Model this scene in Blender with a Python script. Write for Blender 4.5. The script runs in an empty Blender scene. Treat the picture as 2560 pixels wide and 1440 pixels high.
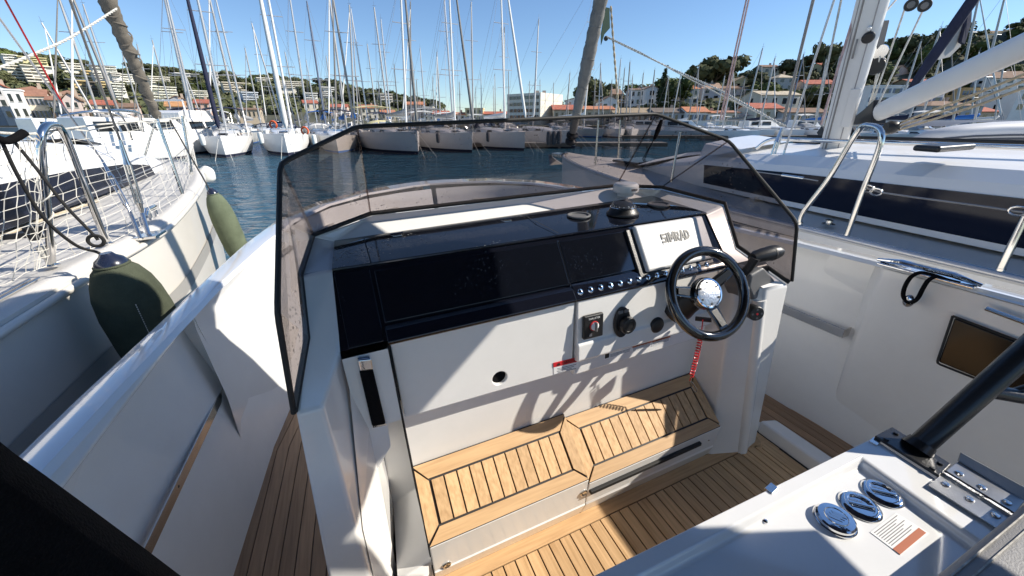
import bpy, bmesh, math, random
from mathutils import Vector, Matrix
random.seed(7)
S = bpy.context.scene
C = S.collection
# ------------------------------------------------------------------ camera, sky, sun, exposure
EYE = 2.2                                   # eye above the water
F_PX, HOR = 950.0, 305.0
TH = math.atan((720 - HOR) / F_PX)
cam_d = bpy.data.cameras.new('camera')
cam = bpy.data.objects.new('camera', cam_d)
C.objects.link(cam)
cam_d.sensor_width = 36.0
cam_d.lens = 36.0 * F_PX / 2560.0
cam_d.clip_start = 0.02
cam_d.clip_end = 6000
cam.location = (0, 0, EYE)
cam.rotation_euler = (math.radians(90) - TH, 0, 0)
S.camera = cam
PSI = math.atan((1280 - 835) / (F_PX / math.cos(TH)))
RB = Matrix.Rotation(PSI, 4, 'Z') @ Matrix.Rotation(math.radians(-2.0), 4, 'Y')
EYEB = 1.6                                  # eye above the cockpit sole
BM = Matrix.Translation((0, 0, EYE)) @ RB @ Matrix.Translation((0, 0, -EYEB))
WB = -0.6                                   # water in boat coordinates

SUN_B = Vector((-.775, .32, -.545)).normalized()   # light direction, boat frame
SUN_W = (RB.to_3x3() @ SUN_B).normalized()
elev = math.asin(-SUN_W.z)
azi = math.atan2(-SUN_W.x, -SUN_W.y)
W_ = bpy.data.worlds.new('World'); S.world = W_; W_.use_nodes = True
nt = W_.node_tree
sky = nt.nodes.new('ShaderNodeTexSky'); sky.sky_type = 'NISHITA'; sky.sun_disc = False
sky.sun_elevation = elev; sky.sun_rotation = azi
sky.air_density = 1.0; sky.dust_density = 0.0; sky.ozone_density = 2.0; sky.altitude = 20
bgn = nt.nodes['Background']; bgn.inputs['Strength'].default_value = 0.092
wbal = nt.nodes.new('ShaderNodeMix'); wbal.data_type = 'RGBA'; wbal.blend_type = 'MULTIPLY'; wbal.inputs[0].default_value = 1
wbal.inputs[7].default_value = (.80, .935, 1.11, 1)
nt.links.new(sky.outputs[0], wbal.inputs[6]); nt.links.new(wbal.outputs[2], bgn.inputs['Color'])
sun_d = bpy.data.lights.new('sun', 'SUN'); sun_d.energy = 4.8; sun_d.angle = math.radians(.53); sun_d.color = (1, .93, .82)
sun = bpy.data.objects.new('sun', sun_d); C.objects.link(sun)
sun.rotation_euler = SUN_W.to_track_quat('-Z', 'Y').to_euler()
S.view_settings.view_transform = 'Standard'
S.view_settings.look = 'None'
S.view_settings.gamma = 1
S.view_settings.exposure = 0.60
S.view_settings.use_curve_mapping = False
S.cycles.max_bounces = 8; S.cycles.transparent_max_bounces = 24
S.cycles.sample_clamp_indirect = 6

# ------------------------------------------------------------------ picture point -> place on a known plane
def wray(px, py):
    x = (px - 1280) / F_PX; y = -(py - 720) / F_PX
    c, s = math.cos(TH), math.sin(TH)
    return Vector((x, c + y * s, -s + y * c))
def W(px, py, Y):
    d = wray(px, py); return Vector((0, 0, EYE)) + d * (Y / d.y)
def WZ(px, py, z):
    d = wray(px, py); return Vector((0, 0, EYE)) + d * ((z - EYE) / d.z)
RBI = RB.to_3x3().transposed()
def _b(px, py, ax, v):
    d = RBI @ wray(px, py); o = Vector((0, 0, EYEB)); return o + d * ((v - o[ax]) / d[ax])
def BX(px, py, x): return _b(px, py, 0, x)
def BY(px, py, y): return _b(px, py, 1, y)
def BZ(px, py, z): return _b(px, py, 2, z)

# ------------------------------------------------------------------ materials
def new_mat(name):
    m = bpy.data.materials.new(name); m.use_nodes = True
    return m, m.node_tree.nodes, m.node_tree.links, m.node_tree.nodes['Principled BSDF']
def mat(name, col, rough=.5, metal=0, coat=0, var=0, vscale=4, bump=0, bscale=60, spec=.5, stretch=None, dark=None, emit=0):
    m, n, l, p = new_mat(name)
    p.inputs['Base Color'].default_value = (*col, 1)
    p.inputs['Roughness'].default_value = rough; p.inputs['Metallic'].default_value = metal
    p.inputs['Coat Weight'].default_value = coat; p.inputs['Coat Roughness'].default_value = .05
    p.inputs['Specular IOR Level'].default_value = spec
    tc = n.new('ShaderNodeTexCoord'); mp = n.new('ShaderNodeMapping')
    l.new(tc.outputs['Object'], mp.inputs[0])
    if stretch: mp.inputs['Scale'].default_value = stretch
    if var:
        t = n.new('ShaderNodeTexNoise'); t.inputs['Scale'].default_value = vscale; t.inputs['Detail'].default_value = 6
        t.inputs['Roughness'].default_value = .65
        l.new(mp.outputs[0], t.inputs['Vector'])
        r = n.new('ShaderNodeValToRGB'); r.color_ramp.elements[0].position = .3; r.color_ramp.elements[1].position = .7
        d = dark or tuple(c * (1 - var) for c in col)
        r.color_ramp.elements[0].color = (*d, 1); r.color_ramp.elements[1].color = (*[min(1, c * (1 + var * .5)) for c in col], 1)
        l.new(t.outputs[0], r.inputs[0]); l.new(r.outputs[0], p.inputs['Base Color'])
    if bump:
        t = n.new('ShaderNodeTexNoise'); t.inputs['Scale'].default_value = bscale; t.inputs['Detail'].default_value = 4
        l.new(mp.outputs[0], t.inputs['Vector'])
        b = n.new('ShaderNodeBump'); b.inputs['Strength'].default_value = bump; b.inputs['Distance'].default_value = .01
        l.new(t.outputs[0], b.inputs['Height']); l.new(b.outputs[0], p.inputs['Normal'])
    if emit:
        p.inputs['Emission Color'].default_value = (*col, 1); p.inputs['Emission Strength'].default_value = emit
    return m
M = {}
M['gel'] = mat('white_gelcoat', (.80, .79, .765), .26, coat=.5, var=.055, vscale=3.5, bump=.02, bscale=5)
M['gelgloss'] = mat('glossy_white_gelcoat', (.78, .78, .77), .10, coat=1.0, var=.05, vscale=3, bump=.04, bscale=7)
M['deck'] = mat('white_nonskid_deck', (.60, .58, .545), .6, var=.06, vscale=5, bump=.35, bscale=260)
M['yacht'] = mat('ivory_yacht_gelcoat', (.66, .63, .575), .3, coat=.3, var=.07, vscale=1.6, bump=.02, bscale=4)
M['yachtw'] = mat('white_yacht_gelcoat', (.76, .755, .74), .38, coat=.12, var=.04, vscale=1.6)
M['band'] = mat('grey_hull_stripe', (.35, .34, .32), .4, var=.05)
M['blackgloss'] = mat('black_acrylic', (.006, .007, .012), .03, coat=.6, spec=.6)
M['blackscreen'] = mat('black_glass_screen', (.004, .005, .008), .015, coat=1.0, spec=.7)
M['black'] = mat('black_plastic', (.014, .014, .015), .38, bump=.12, bscale=300)
M['blackm'] = mat('matt_black_fabric', (.008, .008, .009), .95, var=.3, vscale=30, bump=.5, bscale=400, spec=.1)
M['blackmetal'] = mat('black_coated_tube', (.012, .012, .013), .32, coat=.3, bump=.1, bscale=200)
M['rubber'] = mat('black_rubber', (.018, .018, .018), .65)
M['greyplastic'] = mat('charcoal_plastic', (.15, .15, .152), .42, bump=.1, bscale=300)
M['carbon'] = mat('black_carbon_rim', (.010, .010, .010), .09, coat=1.0)
M['steel'] = mat('stainless_steel', (.72, .70, .67), .13, 1, var=.06, vscale=8)
M['chrome'] = mat('chrome', (.80, .80, .80), .05, 1, bump=.10, bscale=30)
M['etched'] = mat('etched_steel_badge', (.72, .72, .72), .34, 1, var=.22, vscale=90, bump=.22, bscale=140)
M['alu'] = mat('anodised_mast', (.55, .55, .56), .36, .55, var=.10, vscale=3, stretch=(1, 1, .2))
M['mastw'] = mat('white_mast_paint', (.72, .71, .69), .35, var=.06, vscale=3, stretch=(1, 1, .2))
M['mastw2'] = mat('pale_grey_mast', (.46, .45, .44), .4, .3, var=.12, vscale=2)
M['mastd'] = mat('dull_grey_mast', (.26, .25, .24), .45, .3, var=.12, vscale=2)
M['mastb'] = mat('blue_grey_mast', (.16, .19, .26), .45, .3, var=.12, vscale=2)
M['wire'] = mat('stay_wire', (.30, .30, .31), .4, .6)
M['caulk'] = mat('black_deck_caulking', (.012, .012, .013), .6)
M['caulkb'] = mat('brown_grey_caulking', (.030, .027, .027), .6)
M['orange'] = mat('warning_orange_print', (.42, .12, .05), .5)
M['red'] = mat('danger_red_print', (.62, .02, .03), .45)
M['paper'] = mat('white_sticker', (.80, .80, .79), .45)
M['ink'] = mat('black_print', (.02, .02, .02), .5)
M['inkg'] = mat('grey_print', (.10, .10, .11), .5)
M['redp'] = mat('red_plastic_coil', (.55, .015, .02), .3, coat=.4)
M['fender'] = mat('green_fleece_cover', (.072, .082, .056), .95, var=.25, vscale=10, bump=.45, bscale=260, spec=.15)
M['fender2'] = mat('sage_fleece_cover', (.13, .155, .10), .95, var=.22, vscale=10, bump=.4, bscale=260, spec=.15)
M['fwhite'] = mat('white_vinyl_fender', (.72, .72, .68), .4)
M['fnavy'] = mat('navy_vinyl_cap', (.012, .016, .035), .25, coat=.5)
M['canvas'] = mat('taupe_sail_sleeve', (.165, .145, .118), .9, var=.22, vscale=9, bump=.5, bscale=24)
M['canvasg'] = mat('grey_sail_sleeve', (.20, .195, .185), .9, var=.22, vscale=9, bump=.5, bscale=24)
M['navy'] = mat('navy_canvas', (.012, .016, .045), .85, var=.3, vscale=8, bump=.3, bscale=20)
M['bluec'] = mat('bright_blue_canvas', (.02, .13, .42), .85, var=.25, vscale=3)
M['yellowc'] = mat('cream_yellow_canvas', (.62, .55, .30), .85, var=.15, vscale=3)
M['greyc'] = mat('grey_canvas', (.33, .33, .33), .9, var=.2, vscale=4)
M['whitec'] = mat('white_canvas', (.68, .67, .64), .9, var=.12, vscale=4)
M['clear'] = mat('clear_vinyl_window', (.30, .31, .32), .12, coat=.8)
M['ropew'] = mat('white_rope', (.62, .60, .54), .9, var=.45, vscale=60)
M['ropeb'] = mat('black_flecked_rope', (.014, .014, .014), .9, var=.2, vscale=50)
M['ropet'] = mat('tan_rope', (.48, .40, .28), .9, var=.3, vscale=50)
M['roper'] = mat('red_flecked_rope', (.55, .38, .35), .9, var=.4, vscale=50)
M['greyseat'] = mat('grey_vinyl_upholstery', (.33, .325, .325), .6, var=.06, vscale=30, bump=.25, bscale=350)
M['winblue'] = mat('dark_navy_window', (.008, .011, .024), .12, spec=.3)
M['dglass'] = mat('dark_glass', (.012, .014, .016), .08, coat=.6)
M['smoke'] = mat('smoked_hatch', (.012, .010, .008), .12, spec=.4)
M['hypalon'] = mat('light_grey_hypalon', (.58, .58, .59), .5, var=.05, vscale=5)
M['green'] = mat('dark_green_flag', (.004, .035, .02), .8)
M['lifering'] = mat('orange_lifering', (.75, .12, .03), .5)
M['dockwood'] = mat('weathered_dock_wood', (.20, .16, .12), .85, var=.3, vscale=2)
M['concrete'] = mat('quay_concrete', (.36, .34, .31), .9, var=.2, vscale=.6)
M['bark'] = mat('brown_bark', (.09, .065, .045), .95)

def droplets(m, scale, amt):
    n, l = m.node_tree.nodes, m.node_tree.links; p = n['Principled BSDF']
    tc = n.new('ShaderNodeTexCoord'); vo = n.new('ShaderNodeTexVoronoi'); vo.inputs['Scale'].default_value = scale; l.new(tc.outputs['Object'], vo.inputs['Vector'])
    ns = n.new('ShaderNodeTexNoise'); ns.inputs['Scale'].default_value = 3.5; ns.inputs['Detail'].default_value = 3; l.new(tc.outputs['Object'], ns.inputs['Vector'])
    mr = n.new('ShaderNodeMapRange'); mr.inputs[1].default_value = .48; mr.inputs[2].default_value = .72; mr.inputs[3].default_value = .02; mr.inputs[4].default_value = amt; l.new(ns.outputs[0], mr.inputs[0])
    lt = n.new('ShaderNodeMath'); lt.operation = 'SUBTRACT'; l.new(mr.outputs[0], lt.inputs[0]); l.new(vo.outputs['Distance'], lt.inputs[1])
    cl = n.new('ShaderNodeMath'); cl.operation = 'MAXIMUM'; cl.inputs[1].default_value = 0; l.new(lt.outputs[0], cl.inputs[0])
    b = n.new('ShaderNodeBump'); b.inputs['Strength'].default_value = .9; b.inputs['Distance'].default_value = .012; l.new(cl.outputs[0], b.inputs['Height'])
    l.new(b.outputs[0], p.inputs['Normal']); l.new(b.outputs[0], p.inputs['Coat Normal'])
    # faint dried film of dust
    d = n.new('ShaderNodeTexNoise'); d.inputs['Scale'].default_value = 9; d.inputs['Detail'].default_value = 8; l.new(tc.outputs['Object'], d.inputs['Vector'])
    r = n.new('ShaderNodeMapRange'); r.inputs[1].default_value = .45; r.inputs[2].default_value = .8; r.inputs[3].default_value = .02; r.inputs[4].default_value = .16; l.new(d.outputs[0], r.inputs[0]); l.new(r.outputs[0], p.inputs['Roughness'])
droplets(M['blackgloss'], 70, .42); droplets(M['blackscreen'], 90, .30)
def teak_mat(name, base, dk, along_y=True):
    m, n, l, p = new_mat(name)
    tc = n.new('ShaderNodeTexCoord'); mp = n.new('ShaderNodeMapping')
    mp.inputs['Scale'].default_value = (90, 5, 60) if along_y else (5, 90, 60)
    l.new(tc.outputs['Object'], mp.inputs[0])
    oi = n.new('ShaderNodeObjectInfo')
    t = n.new('ShaderNodeTexNoise'); t.noise_dimensions = '4D'; t.inputs['Scale'].default_value = 1; t.inputs['Detail'].default_value = 5
    mu = n.new('ShaderNodeMath'); mu.operation = 'MULTIPLY'; mu.inputs[1].default_value = 40
    l.new(oi.outputs['Random'], mu.inputs[0]); l.new(mu.outputs[0], t.inputs['W']); l.new(mp.outputs[0], t.inputs['Vector'])
    r = n.new('ShaderNodeValToRGB'); e = r.color_ramp.elements
    e[0].position = .28; e[1].position = .62; e[0].color = (*dk, 1); e[1].color = (*base, 1)
    l.new(t.outputs[0], r.inputs[0])
    h = n.new('ShaderNodeHueSaturation'); mr = n.new('ShaderNodeMapRange'); mr.inputs[3].default_value = .86; mr.inputs[4].default_value = 1.12
    l.new(oi.outputs['Random'], mr.inputs[0]); l.new(mr.outputs[0], h.inputs['Value']); l.new(r.outputs[0], h.inputs['Color'])
    l.new(h.outputs[0], p.inputs['Base Color']); p.inputs['Roughness'].default_value = .62
    b = n.new('ShaderNodeBump'); b.inputs['Strength'].default_value = .25; b.inputs['Distance'].default_value = .002
    l.new(t.outputs[0], b.inputs['Height']); l.new(b.outputs[0], p.inputs['Normal'])
    return m
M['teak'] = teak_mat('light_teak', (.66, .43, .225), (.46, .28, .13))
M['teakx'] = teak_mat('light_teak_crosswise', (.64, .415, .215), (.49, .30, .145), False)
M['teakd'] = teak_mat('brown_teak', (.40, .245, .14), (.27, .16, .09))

def glass_mat(name, tint, drops=True):
    m, n, l, p = new_mat(name)
    n.remove(p); out = n['Material Output']
    tr = n.new('ShaderNodeBsdfTransparent'); tr.inputs[0].default_value = (*tint, 1)
    gl = n.new('ShaderNodeBsdfGlossy'); gl.inputs['Roughness'].default_value = .015
    lw = n.new('ShaderNodeLayerWeight'); lw.inputs[0].default_value = .5
    pw_ = n.new('ShaderNodeMath'); pw_.operation = 'POWER'; pw_.inputs[1].default_value = 4.5; l.new(lw.outputs['Facing'], pw_.inputs[0])
    fr = n.new('ShaderNodeMath'); fr.operation = 'MULTIPLY_ADD'; fr.inputs[1].default_value = .75; fr.inputs[2].default_value = .03; l.new(pw_.outputs[0], fr.inputs[0])
    mx = n.new('ShaderNodeMixShader'); l.new(fr.outputs[0], mx.inputs[0]); l.new(tr.outputs[0], mx.inputs[1]); l.new(gl.outputs[0], mx.inputs[2])
    if drops:
        tc = n.new('ShaderNodeTexCoord'); vo = n.new('ShaderNodeTexVoronoi'); vo.inputs['Scale'].default_value = 55
        vo.inputs['Randomness'].default_value = 1
        l.new(tc.outputs['Object'], vo.inputs['Vector'])
        ns = n.new('ShaderNodeTexNoise'); ns.inputs['Scale'].default_value = 9; l.new(tc.outputs['Object'], ns.inputs['Vector'])
        a = n.new('ShaderNodeMath'); a.operation = 'LESS_THAN'
        mm = n.new('ShaderNodeMapRange'); mm.inputs[1].default_value = .45; mm.inputs[2].default_value = .75; mm.inputs[3].default_value = 0; mm.inputs[4].default_value = .30
        l.new(ns.outputs[0], mm.inputs[0]); l.new(vo.outputs['Distance'], a.inputs[0]); l.new(mm.outputs[0], a.inputs[1])
        df = n.new('ShaderNodeBsdfDiffuse'); df.inputs[0].default_value = (.30, .27, .25, 1)
        sc = n.new('ShaderNodeMath'); sc.operation = 'MULTIPLY'; sc.inputs[1].default_value = .5; l.new(a.outputs[0], sc.inputs[0])
        m2 = n.new('ShaderNodeMixShader'); l.new(sc.outputs[0], m2.inputs[0]); l.new(mx.outputs[0], m2.inputs[1]); l.new(df.outputs[0], m2.inputs[2])
        mx = m2
    l.new(mx.outputs[0], out.inputs[0])
    return m
M['tint'] = glass_mat('smoked_acrylic', (.66, .62, .61))
M['cover'] = mat('pale_grey_cover', (.56, .56, .56), .45, var=.06, vscale=14)
M['hinge'] = mat('dull_steel_plate', (.40, .40, .40), .32, 1, var=.25, vscale=12, bump=.06, bscale=20)
M['net'] = mat('white_net_cord', (.74, .71, .64), .9)

def foliage_mat(name, a, b, c):
    m, n, l, p = new_mat(name)
    oi = n.new('ShaderNodeObjectInfo'); tc = n.new('ShaderNodeTexCoord')
    t = n.new('ShaderNodeTexNoise'); t.inputs['Scale'].default_value = .7; t.inputs['Detail'].default_value = 5
    l.new(tc.outputs['Object'], t.inputs['Vector'])
    r = n.new('ShaderNodeValToRGB'); e = r.color_ramp.elements
    e[0].position = .3; e[1].position = .72; e[0].color = (*a, 1); e[1].color = (*c, 1)
    x = e.new(.5); x.color = (*b, 1)
    l.new(t.outputs[0], r.inputs[0])
    h = n.new('ShaderNodeHueSaturation'); mr = n.new('ShaderNodeMapRange'); mr.inputs[3].default_value = .7; mr.inputs[4].default_value = 1.3
    l.new(oi.outputs['Random'], mr.inputs[0]); l.new(mr.outputs[0], h.inputs['Value']); l.new(r.outputs[0], h.inputs['Color'])
    l.new(h.outputs[0], p.inputs['Base Color']); p.inputs['Roughness'].default_value = .85; p.inputs['Specular IOR Level'].default_value = .2
    return m
M['pine'] = foliage_mat('pine_foliage', (.045, .052, .026), (.082, .090, .042), (.13, .128, .06))
M['broad'] = foliage_mat('broadleaf_foliage', (.035, .05, .015), (.07, .09, .025), (.12, .13, .04))
M['cyp'] = foliage_mat('cypress_foliage', (.012, .02, .01), (.022, .034, .015), (.04, .05, .02))
M['palm'] = foliage_mat('palm_foliage', (.04, .055, .02), (.07, .085, .03), (.11, .11, .045))

_cache = {}
def wall(col):
    k = ('w',) + tuple(round(c, 2) for c in col)
    if k not in _cache: _cache[k] = mat('stucco', col, .9, var=.10, vscale=.5)
    return _cache[k]
def tile(col):
    k = ('t',) + tuple(round(c, 2) for c in col)
    if k not in _cache: _cache[k] = mat('clay_roof_tiles', col, .9, var=.35, vscale=1.2, bump=.6, bscale=3)
    return _cache[k]

# ------------------------------------------------------------------ mesh builder
class MB:
    def __init__(s): s.v = []; s.f = []; s.mi = []; s.m = 0
    def add(s, vs, fs):
        o = len(s.v); s.v += [tuple(x) for x in vs]
        s.f += [tuple(i + o for i in f) for f in fs]; s.mi += [s.m] * len(fs); return s
    def poly(s, pts): return s.add(pts, [tuple(range(len(pts)))])
    def box8(s, p): return s.add(p, [(0, 3, 2, 1), (4, 5, 6, 7), (0, 1, 5, 4), (1, 2, 6, 5), (2, 3, 7, 6), (3, 0, 4, 7)])
    def box(s, x0, x1, y0, y1, z0, z1):
        return s.box8([(x0, y0, z0), (x1, y0, z0), (x1, y1, z0), (x0, y1, z0), (x0, y0, z1), (x1, y0, z1), (x1, y1, z1), (x0, y1, z1)])
    def obox(s, c, X, Y, Z):
        c, X, Y, Z = Vector(c), Vector(X), Vector(Y), Vector(Z)
        return s.box8([c + X * a + Y * b + Z * d for d in (-1, 1) for a, b in ((-1, -1), (1, -1), (1, 1), (-1, 1))])
    def prism(s, pts, vec):
        n = len(pts); vec = Vector(vec)
        vs = [Vector(p) for p in pts] + [Vector(p) + vec for p in pts]
        fs = [tuple(range(n - 1, -1, -1)), tuple(range(n, 2 * n))] + [(i, (i + 1) % n, n + (i + 1) % n, n + i) for i in range(n)]
        return s.add(vs, fs)
    def tube(s, pts, r, n=8, closed=False, caps=True):
        pts = [Vector(p) for p in pts]; k = len(pts)
        rs = r if isinstance(r, (list, tuple)) else [r] * k
        t0 = (pts[1] - pts[0]).normalized()
        u = t0.orthogonal().normalized(); vs = []
        for i in range(k):
            if closed: t = pts[(i + 1) % k] - pts[i - 1]
            else: t = pts[min(i + 1, k - 1)] - pts[max(i - 1, 0)]
            t = t.normalized() if t.length > 1e-9 else t0
            u = (u - t * u.dot(t)); u = u.normalized() if u.length > 1e-9 else t.orthogonal().normalized()
            w = t.cross(u)
            vs += [pts[i] + (u * math.cos(a) + w * math.sin(a)) * rs[i] for a in [2 * math.pi * j / n for j in range(n)]]
        fs = []
        for i in range(k if closed else k - 1):
            a, b = i * n, ((i + 1) % k) * n
            fs += [(a + j, a + (j + 1) % n, b + (j + 1) % n, b + j) for j in range(n)]
        if caps and not closed: fs += [tuple(range(n - 1, -1, -1)), tuple((k - 1) * n + j for j in range(n))]
        return s.add(vs, fs)
    def lathe(s, prof, o, ax, n=24):
        o, ax = Vector(o), Vector(ax).normalized(); u = ax.orthogonal().normalized(); w = ax.cross(u); vs = []; fs = []
        for r, h in prof: vs += [o + ax * h + (u * math.cos(a) + w * math.sin(a)) * max(r, 1e-5) for a in [2 * math.pi * j / n for j in range(n)]]
        for i in range(len(prof) - 1):
            fs += [(i * n + j, i * n + (j + 1) % n, (i + 1) * n + (j + 1) % n, (i + 1) * n + j) for j in range(n)]
        fs += [tuple(range(n - 1, -1, -1)), tuple((len(prof) - 1) * n + j for j in range(n))]
        return s.add(vs, fs)
    def loft(s, rings, closed=False, cap=True):
        n = len(rings[0]); vs = [p for r in rings for p in r]; fs = []
        for i in range(len(rings) - 1):
            for j in range(n if closed else n - 1):
                fs.append((i * n + j, i * n + (j + 1) % n, (i + 1) * n + (j + 1) % n, (i + 1) * n + j))
        if cap: fs += [tuple(range(n - 1, -1, -1)), tuple((len(rings) - 1) * n + j for j in range(n))]
        return s.add(vs, fs)
    def ball(s, c, r, nu=12, nv=8, sc=(1, 1, 1)):
        c = Vector(c)
        prof = [(math.sin(math.pi * i / nv), -math.cos(math.pi * i / nv)) for i in range(nv + 1)]
        vs = []; fs = []
        for a, h in prof: vs += [c + Vector((a * math.cos(t) * sc[0], a * math.sin(t) * sc[1], h * sc[2])) * r for t in [2 * math.pi * j / nu for j in range(nu)]]
        for i in range(nv): fs += [(i * nu + j, i * nu + (j + 1) % nu, (i + 1) * nu + (j + 1) % nu, (i + 1) * nu + j) for j in range(nu)]
        return s.add(vs, fs)
    def build(s, name, m, parent=None, smooth=True, bevel=0, angle=35, seg=2, fix=True, kind=None):
        me = bpy.data.meshes.new(name); me.from_pydata(s.v, [], s.f)
        ms = m if isinstance(m, (list, tuple)) else [m]
        for x in ms: me.materials.append(x)
        if len(ms) > 1: me.polygons.foreach_set('material_index', s.mi)
        if fix:
            bm = bmesh.new(); bm.from_mesh(me); bmesh.ops.remove_doubles(bm, verts=bm.verts, dist=1e-5)
            bmesh.ops.recalc_face_normals(bm, faces=bm.faces); bm.to_mesh(me); bm.free()
        if smooth:
            me.polygons.foreach_set('use_smooth', [True] * len(me.polygons)); me.set_sharp_from_angle(angle=math.radians(angle))
        o = bpy.data.objects.new(name, me); C.objects.link(o)
        if parent is not None: o.parent = parent
        if bevel:
            b = o.modifiers.new('edge', 'BEVEL'); b.width = bevel; b.segments = seg; b.limit_method = 'ANGLE'; b.angle_limit = math.radians(30); b.harden_normals = smooth
        if kind: o['kind'] = kind
        return o
def tag(o, label=None, cat=None, group=None, kind=None):
    if label: o['label'] = label
    if cat: o['category'] = cat
    if group: o['group'] = group
    if kind: o['kind'] = kind
    return o
def empty(name, label=None, cat=None, mtx=None, group=None, parent=None):
    o = bpy.data.objects.new(name, None); C.objects.link(o); o.empty_display_size = .1
    if mtx is not None: o.matrix_world = mtx
    if parent is not None: o.parent = parent
    return tag(o, label, cat, group)
def inst(src, name=None, parent=None, loc=None, mtx=None):
    o = bpy.data.objects.new(name or src.name.split('.')[0], src.data); C.objects.link(o)
    if parent is not None: o.parent = parent
    if loc is not None: o.location = loc
    if mtx is not None: o.matrix_local = mtx
    return o
def bsp(pts, n):
    """smooth curve through the points"""
    pts = [Vector(p) for p in pts]; out = []
    for i in range(len(pts) - 1):
        p0, p1, p2, p3 = pts[max(i - 1, 0)], pts[i], pts[i + 1], pts[min(i + 2, len(pts) - 1)]
        for k in range(n):
            t = k / n
            out.append(.5 * ((2 * p1) + (p2 - p0) * t + (2 * p0 - 5 * p1 + 4 * p2 - p3) * t * t + (3 * p1 - p0 - 3 * p2 + p3) * t ** 3))
    return out + [pts[-1]]
def text(name, body, size, m, parent, o, X, Y, ext=.0006, align='CENTER', bold=0):
    cu = bpy.data.curves.new(name, 'FONT'); cu.body = body; cu.size = size; cu.extrude = 0; cu.align_x = align; cu.align_y = 'CENTER'
    cu.resolution_u = 2
    cu.materials.append(m); ob = bpy.data.objects.new(name, cu); C.objects.link(ob)
    X = Vector(X).normalized(); Y = Vector(Y); Y = (Y - X * Y.dot(X)).normalized(); Z = X.cross(Y)
    mt = Matrix((X, Y, Z)).transposed().to_4x4(); mt.translation = Vector(o) + Z * .001
    me = bpy.data.meshes.new_from_object(ob); bpy.data.objects.remove(ob); o2 = bpy.data.objects.new(name, me); C.objects.link(o2)
    if bold:
        vs = [v.co.copy() for v in me.vertices]; fs = [tuple(p_.vertices) for p_ in me.polygons]; n_ = len(vs); V2, F2 = [], []
        for q, (dx, dy) in enumerate(((-1, -.5), (1, -.5), (-1, .5), (1, .5), (0, 0))):
            V2 += [(v.x + dx * bold * .8, v.y + dy * bold, v.z + q * 6e-5) for v in vs]; F2 += [tuple(i + q * n_ for i in f) for f in fs]
        me = bpy.data.meshes.new(name); me.from_pydata(V2, [], F2)
    if not me.materials: me.materials.append(m)
    if parent is not None: o2.parent = parent
    o2.matrix_local = mt
    return o2

GLY = {'S': (.74, [[(.64, .87), (.12, .87), (.12, .5), (.62, .5), (.62, .13), (.1, .13)]]), 'I': (.44, [[(.21, 0), (.21, 1)]]), 'M': (.94, [[(.12, 0), (.12, 1)], [(.14, .98), (.46, .3), (.78, .98)], [(.80, 0), (.80, 1)]]), 'R': (.78, [[(.14, 0), (.14, 1)], [(.14, .87), (.6, .87), (.6, .5), (.14, .5)], [(.34, .5), (.62, 0)]]), 'A': (.80, [[(.08, 0), (.40, 1), (.72, 0)], [(.2, .3), (.6, .3)]]), 'D': (.78, [[(.14, 0), (.14, 1)], [(.14, .87), (.46, .87), (.64, .68), (.64, .32), (.46, .13), (.14, .13)]])}
def block_text(name, body, h, m, parent, o, X, Y, xs=.78, th=.25):
    """heavy sans letters drawn as strokes"""
    X = Vector(X).normalized(); Y = Vector(Y); Y = (Y - X * Y.dot(X)).normalized(); Z = X.cross(Y); o = Vector(o)
    wtot = sum(GLY[c][0] for c in body) * xs * h; cx = -wtot / 2; b_ = MB(); k = 0
    for c in body:
        adv, strokes = GLY[c]
        for st in strokes:
            pts = [Vector(((cx + p_[0] * xs * h), (p_[1] - .5) * h)) for p_ in st]
            for a, e in zip(pts, pts[1:]):
                d = (e - a).normalized(); n_ = Vector((-d.y, d.x)) * th * h * .5; ex = d * th * h * (.38 if len(st) > 2 else 0); k += 1
                b_.poly([o + X * q.x + Y * q.y + Z * (.0008 + k * 3e-5) for q in (a - ex - n_, e + ex - n_, e + ex + n_, a - ex + n_)])
        cx += adv * xs * h
    return b_.build(name, m, parent, smooth=False, fix=False)
# ================================================================== SETTING: water
wm = MB(); wm.add([(-900, -60, 0), (900, -60, 0), (900, 900, 0), (-900, 900, 0)], [(0, 1, 2, 3)])
m, n, l, p = new_mat('harbour_water')
p.inputs['Base Color'].default_value = (.028, .098, .150, 1); p.inputs['Roughness'].default_value = .06; p.inputs['IOR'].default_value = 1.33
tc = n.new('ShaderNodeTexCoord'); mp = n.new('ShaderNodeMapping'); mp.inputs['Scale'].default_value = (1, 1.7, 1); l.new(tc.outputs['Object'], mp.inputs[0])
t1 = n.new('ShaderNodeTexNoise'); t1.inputs['Scale'].default_value = 1.5; t1.inputs['Detail'].default_value = 5; t1.inputs['Roughness'].default_value = .55; t1.inputs['Distortion'].default_value = .6
t2 = n.new('ShaderNodeTexNoise'); t2.inputs['Scale'].default_value = .35; t2.inputs['Detail'].default_value = 2
l.new(mp.outputs[0], t1.inputs[0]); l.new(mp.outputs[0], t2.inputs[0])
ad = n.new('ShaderNodeMath'); ad.operation = 'MULTIPLY_ADD'; ad.inputs[1].default_value = 1.2; l.new(t2.outputs[0], ad.inputs[0]); l.new(t1.outputs[0], ad.inputs[2])
b = n.new('ShaderNodeBump'); b.inputs['Strength'].default_value = 1.0; b.inputs['Distance'].default_value = .30
l.new(ad.outputs[0], b.inputs['Height']); l.new(b.outputs[0], p.inputs['Normal'])
tag(wm.build('water', m, smooth=False, fix=False), kind='structure')

# ================================================================== OUR MOTORBOAT
boat = empty('motorboat', 'white open motorboat with teak decks and smoked windshield, the boat the picture is taken from', 'motorboat', BM)
V = Vector
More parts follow.
